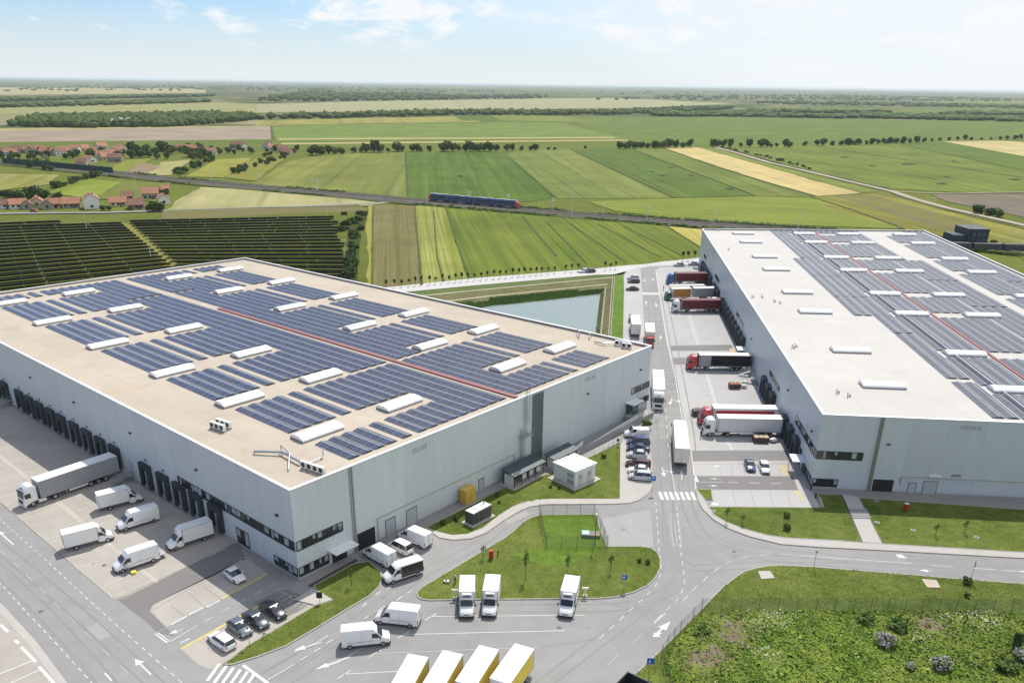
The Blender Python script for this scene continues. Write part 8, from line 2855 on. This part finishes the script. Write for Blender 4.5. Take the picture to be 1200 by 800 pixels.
t = thing('fire_extinguisher', 'red extinguisher stand beside the fourth left dock', 'extinguisher', WLB.pt(23.4, 0, 1.4)); mb = MB(); mb.tube((0, 0, .2), (0, 0, 1.5), .28, 10); mb.build('body', RED, t); mb = MB(); mb.box((0, 0, .1), (.7, .7, .2)); mb.build('foot', DARKM, t)

# ------------------------------------------------------------------ people
SKIN = mat('skin', (.45, .27, .19), .6); HAIR = mat('hair_dark', (.03, .02, .015), .8)


def person(loc, rz, label, shirt, pants, pose='stand'):
    t = thing('person', label, 'person', loc, rz)
    V = []; E = []; Rd = []

    def v(x, y, z, r, p=None):
        V.append((x, y, z)); Rd.append(r)
        if p is not None: E.append((p, len(V) - 1))
        return len(V) - 1
    ln = .14 if pose == 'walk' else .05
    arm = .35 if pose in ('push', 'reach') else .05
    pel = v(0, 0, .95, .14); sp = v(.01, 0, 1.15, .13, pel); ch = v(.03, 0, 1.36, .15, sp); nk = v(.04, 0, 1.52, .06, ch); hd = v(.06, 0, 1.66, .095, nk); tp = v(.06, 0, 1.76, .07, hd)
    nose = v(.15, 0, 1.66, .02, hd)
    for s in (-1, 1):
        hp = v(0, s * .1, .88, .105, pel); kn = v(ln * s + .03, s * .11, .50, .07, hp); an = v(ln * s * 1.4 - .02, s * .11, .10, .045, kn); ft = v(ln * s * 1.4 + .14, s * .12, .045, .04, an)
        sh = v(.02, s * .2, 1.43, .065, ch); el = v(.02 + arm * .4, s * .26, 1.15, .045, sh); wr = v(.06 + arm, s * .24, .92 + arm * .3, .034, el)
        pm = v(.08 + arm, s * .24, .86 + arm * .3, .038, wr)
        for q in range(4):
            f1 = v(.10 + arm + .004 * q, s * (.215 + .016 * q), .80 + arm * .3, .010, pm); v(.12 + arm, s * (.215 + .016 * q), .765 + arm * .3 + .004 * q, .009, f1)
        v(.13 + arm, s * .20, .84 + arm * .3, .011, pm)
    me = bpy.data.meshes.new('body'); me.from_pydata(V, E, [])
    o = bpy.data.objects.new('body', me); COL.objects.link(o)
    sk = o.modifiers.new('skin', 'SKIN'); sb = o.modifiers.new('sub', 'SUBSURF'); sb.levels = 1; sb.render_levels = 1
    for i, r in enumerate(Rd): me.skin_vertices[0].data[i].radius = (r, r)
    me.skin_vertices[0].data[0].use_root = True
    dg = bpy.context.evaluated_depsgraph_get(); ev = o.evaluated_get(dg)
    m2 = bpy.data.meshes.new_from_object(ev)
    o.modifiers.clear(); o.data = m2
    m2.materials.clear()
    for q in (SKIN, shirt, pants, HAIR, RUBBER): m2.materials.append(q)
    for p in m2.polygons:
        c = p.center
        p.material_index = 4 if c.z < .09 else 2 if c.z < .98 and abs(c.y) < .19 and c.x < .2 else 1 if (.98 <= c.z < 1.5) and not (c.z < 1.05 and abs(c.y) > .2) else 3 if (c.z > 1.7 or (c.z > 1.58 and c.x < .03)) else 0
        p.use_smooth = True
    o.parent = t
    return t


CL1 = mat('cloth_light', (.45, .50, .58), .9); CL2 = mat('cloth_dark', (.03, .035, .05), .9); CL3 = mat('cloth_red', (.45, .04, .05), .9); CL4 = mat('cloth_grey', (.2, .2, .22), .9)
mw = P(533.5, 683, .12)
person(mw, 2.7, 'person in a light top and dark trousers pushing the mower', CL1, CL2, 'push')
person(P(150.5, 671.5), 2.0, 'person in light clothes at the open door of the panel van', mat('cloth_white', (.6, .6, .62), .9), CL4, 'reach')
person(P(821, 513), .5, 'person in dark clothes standing at the nose of the white truck', CL2, CL2)
person(P(777.3, 340.5), .5, 'person in a red top standing before the green truck', CL3, CL2, 'walk')
t = thing('lawn_mower', 'white push mower on the island lawn in front of the person', 'mower', mw + Vector((-1.25, .2, 0)), 2.9)
mb = MB(); mb.loft([ring(-.38, .24, .2, .08, .30, .06), ring(0, .30, .24, .08, .42, .08), ring(.4, .24, .18, .08, .28, .06)]); mb.build('deck', WHITE_R, t, smooth=True)
mb = MB(); mb.tube((0, 0, .4), (0, 0, .56), .13, 12); mb.build('engine', DARKM, t)
mb = MB(); [mb.tube((-.3, s * .2, .25), (-1.15, s * .22, .98), .02, 6) for s in (-1, 1)]; mb.tube((-1.15, -.22, .98), (-1.15, .22, .98), .022, 6); mb.build('handlebar', GREYM, t)
for x in (-.32, .32):
    for s in (-1, 1): wheel(t, x, s * .3, .11, .06)

# things that look alike: say which one it is by its place in its row or clump
bpy.context.view_layer.update()
same = {}
for o in COL.objects:
    if o.parent is None and o.get('label') and o.get('category'):
        same.setdefault(o['label'], []).append(o)
for lab, os_ in same.items():
    if len(os_) < 2: continue
    os_.sort(key=lambda o: proj(o.matrix_world.translation)[0])
    n = len(os_)
    for i, o in enumerate(os_):
        o['label'] = lab + ', ' + (ORD[min(i, 29)] + ' from the left' if i < n / 2 else ORD[min(n - 1 - i, 29)] + ' from the right')

# ------------------------------------------------------------------ haze
hm = bpy.data.materials.new('haze'); hm.use_nodes = True
t = hm.node_tree; t.nodes.clear()
o_ = t.nodes.new('ShaderNodeOutputMaterial'); pv = t.nodes.new('ShaderNodeVolumePrincipled')
pv.inputs['Color'].default_value = (.80, .90, 1.0, 1); pv.inputs['Density'].default_value = .00004; pv.inputs['Anisotropy'].default_value = .25
t.links.new(pv.outputs[0], o_.inputs['Volume'])
mb = MB(); mb.box((0, 29850, 33), (90600, 60900, 73.5)); hz = mb.build('haze', hm)
tag(hz, 'thin pale air haze over the plain', None, None, 'stuff')
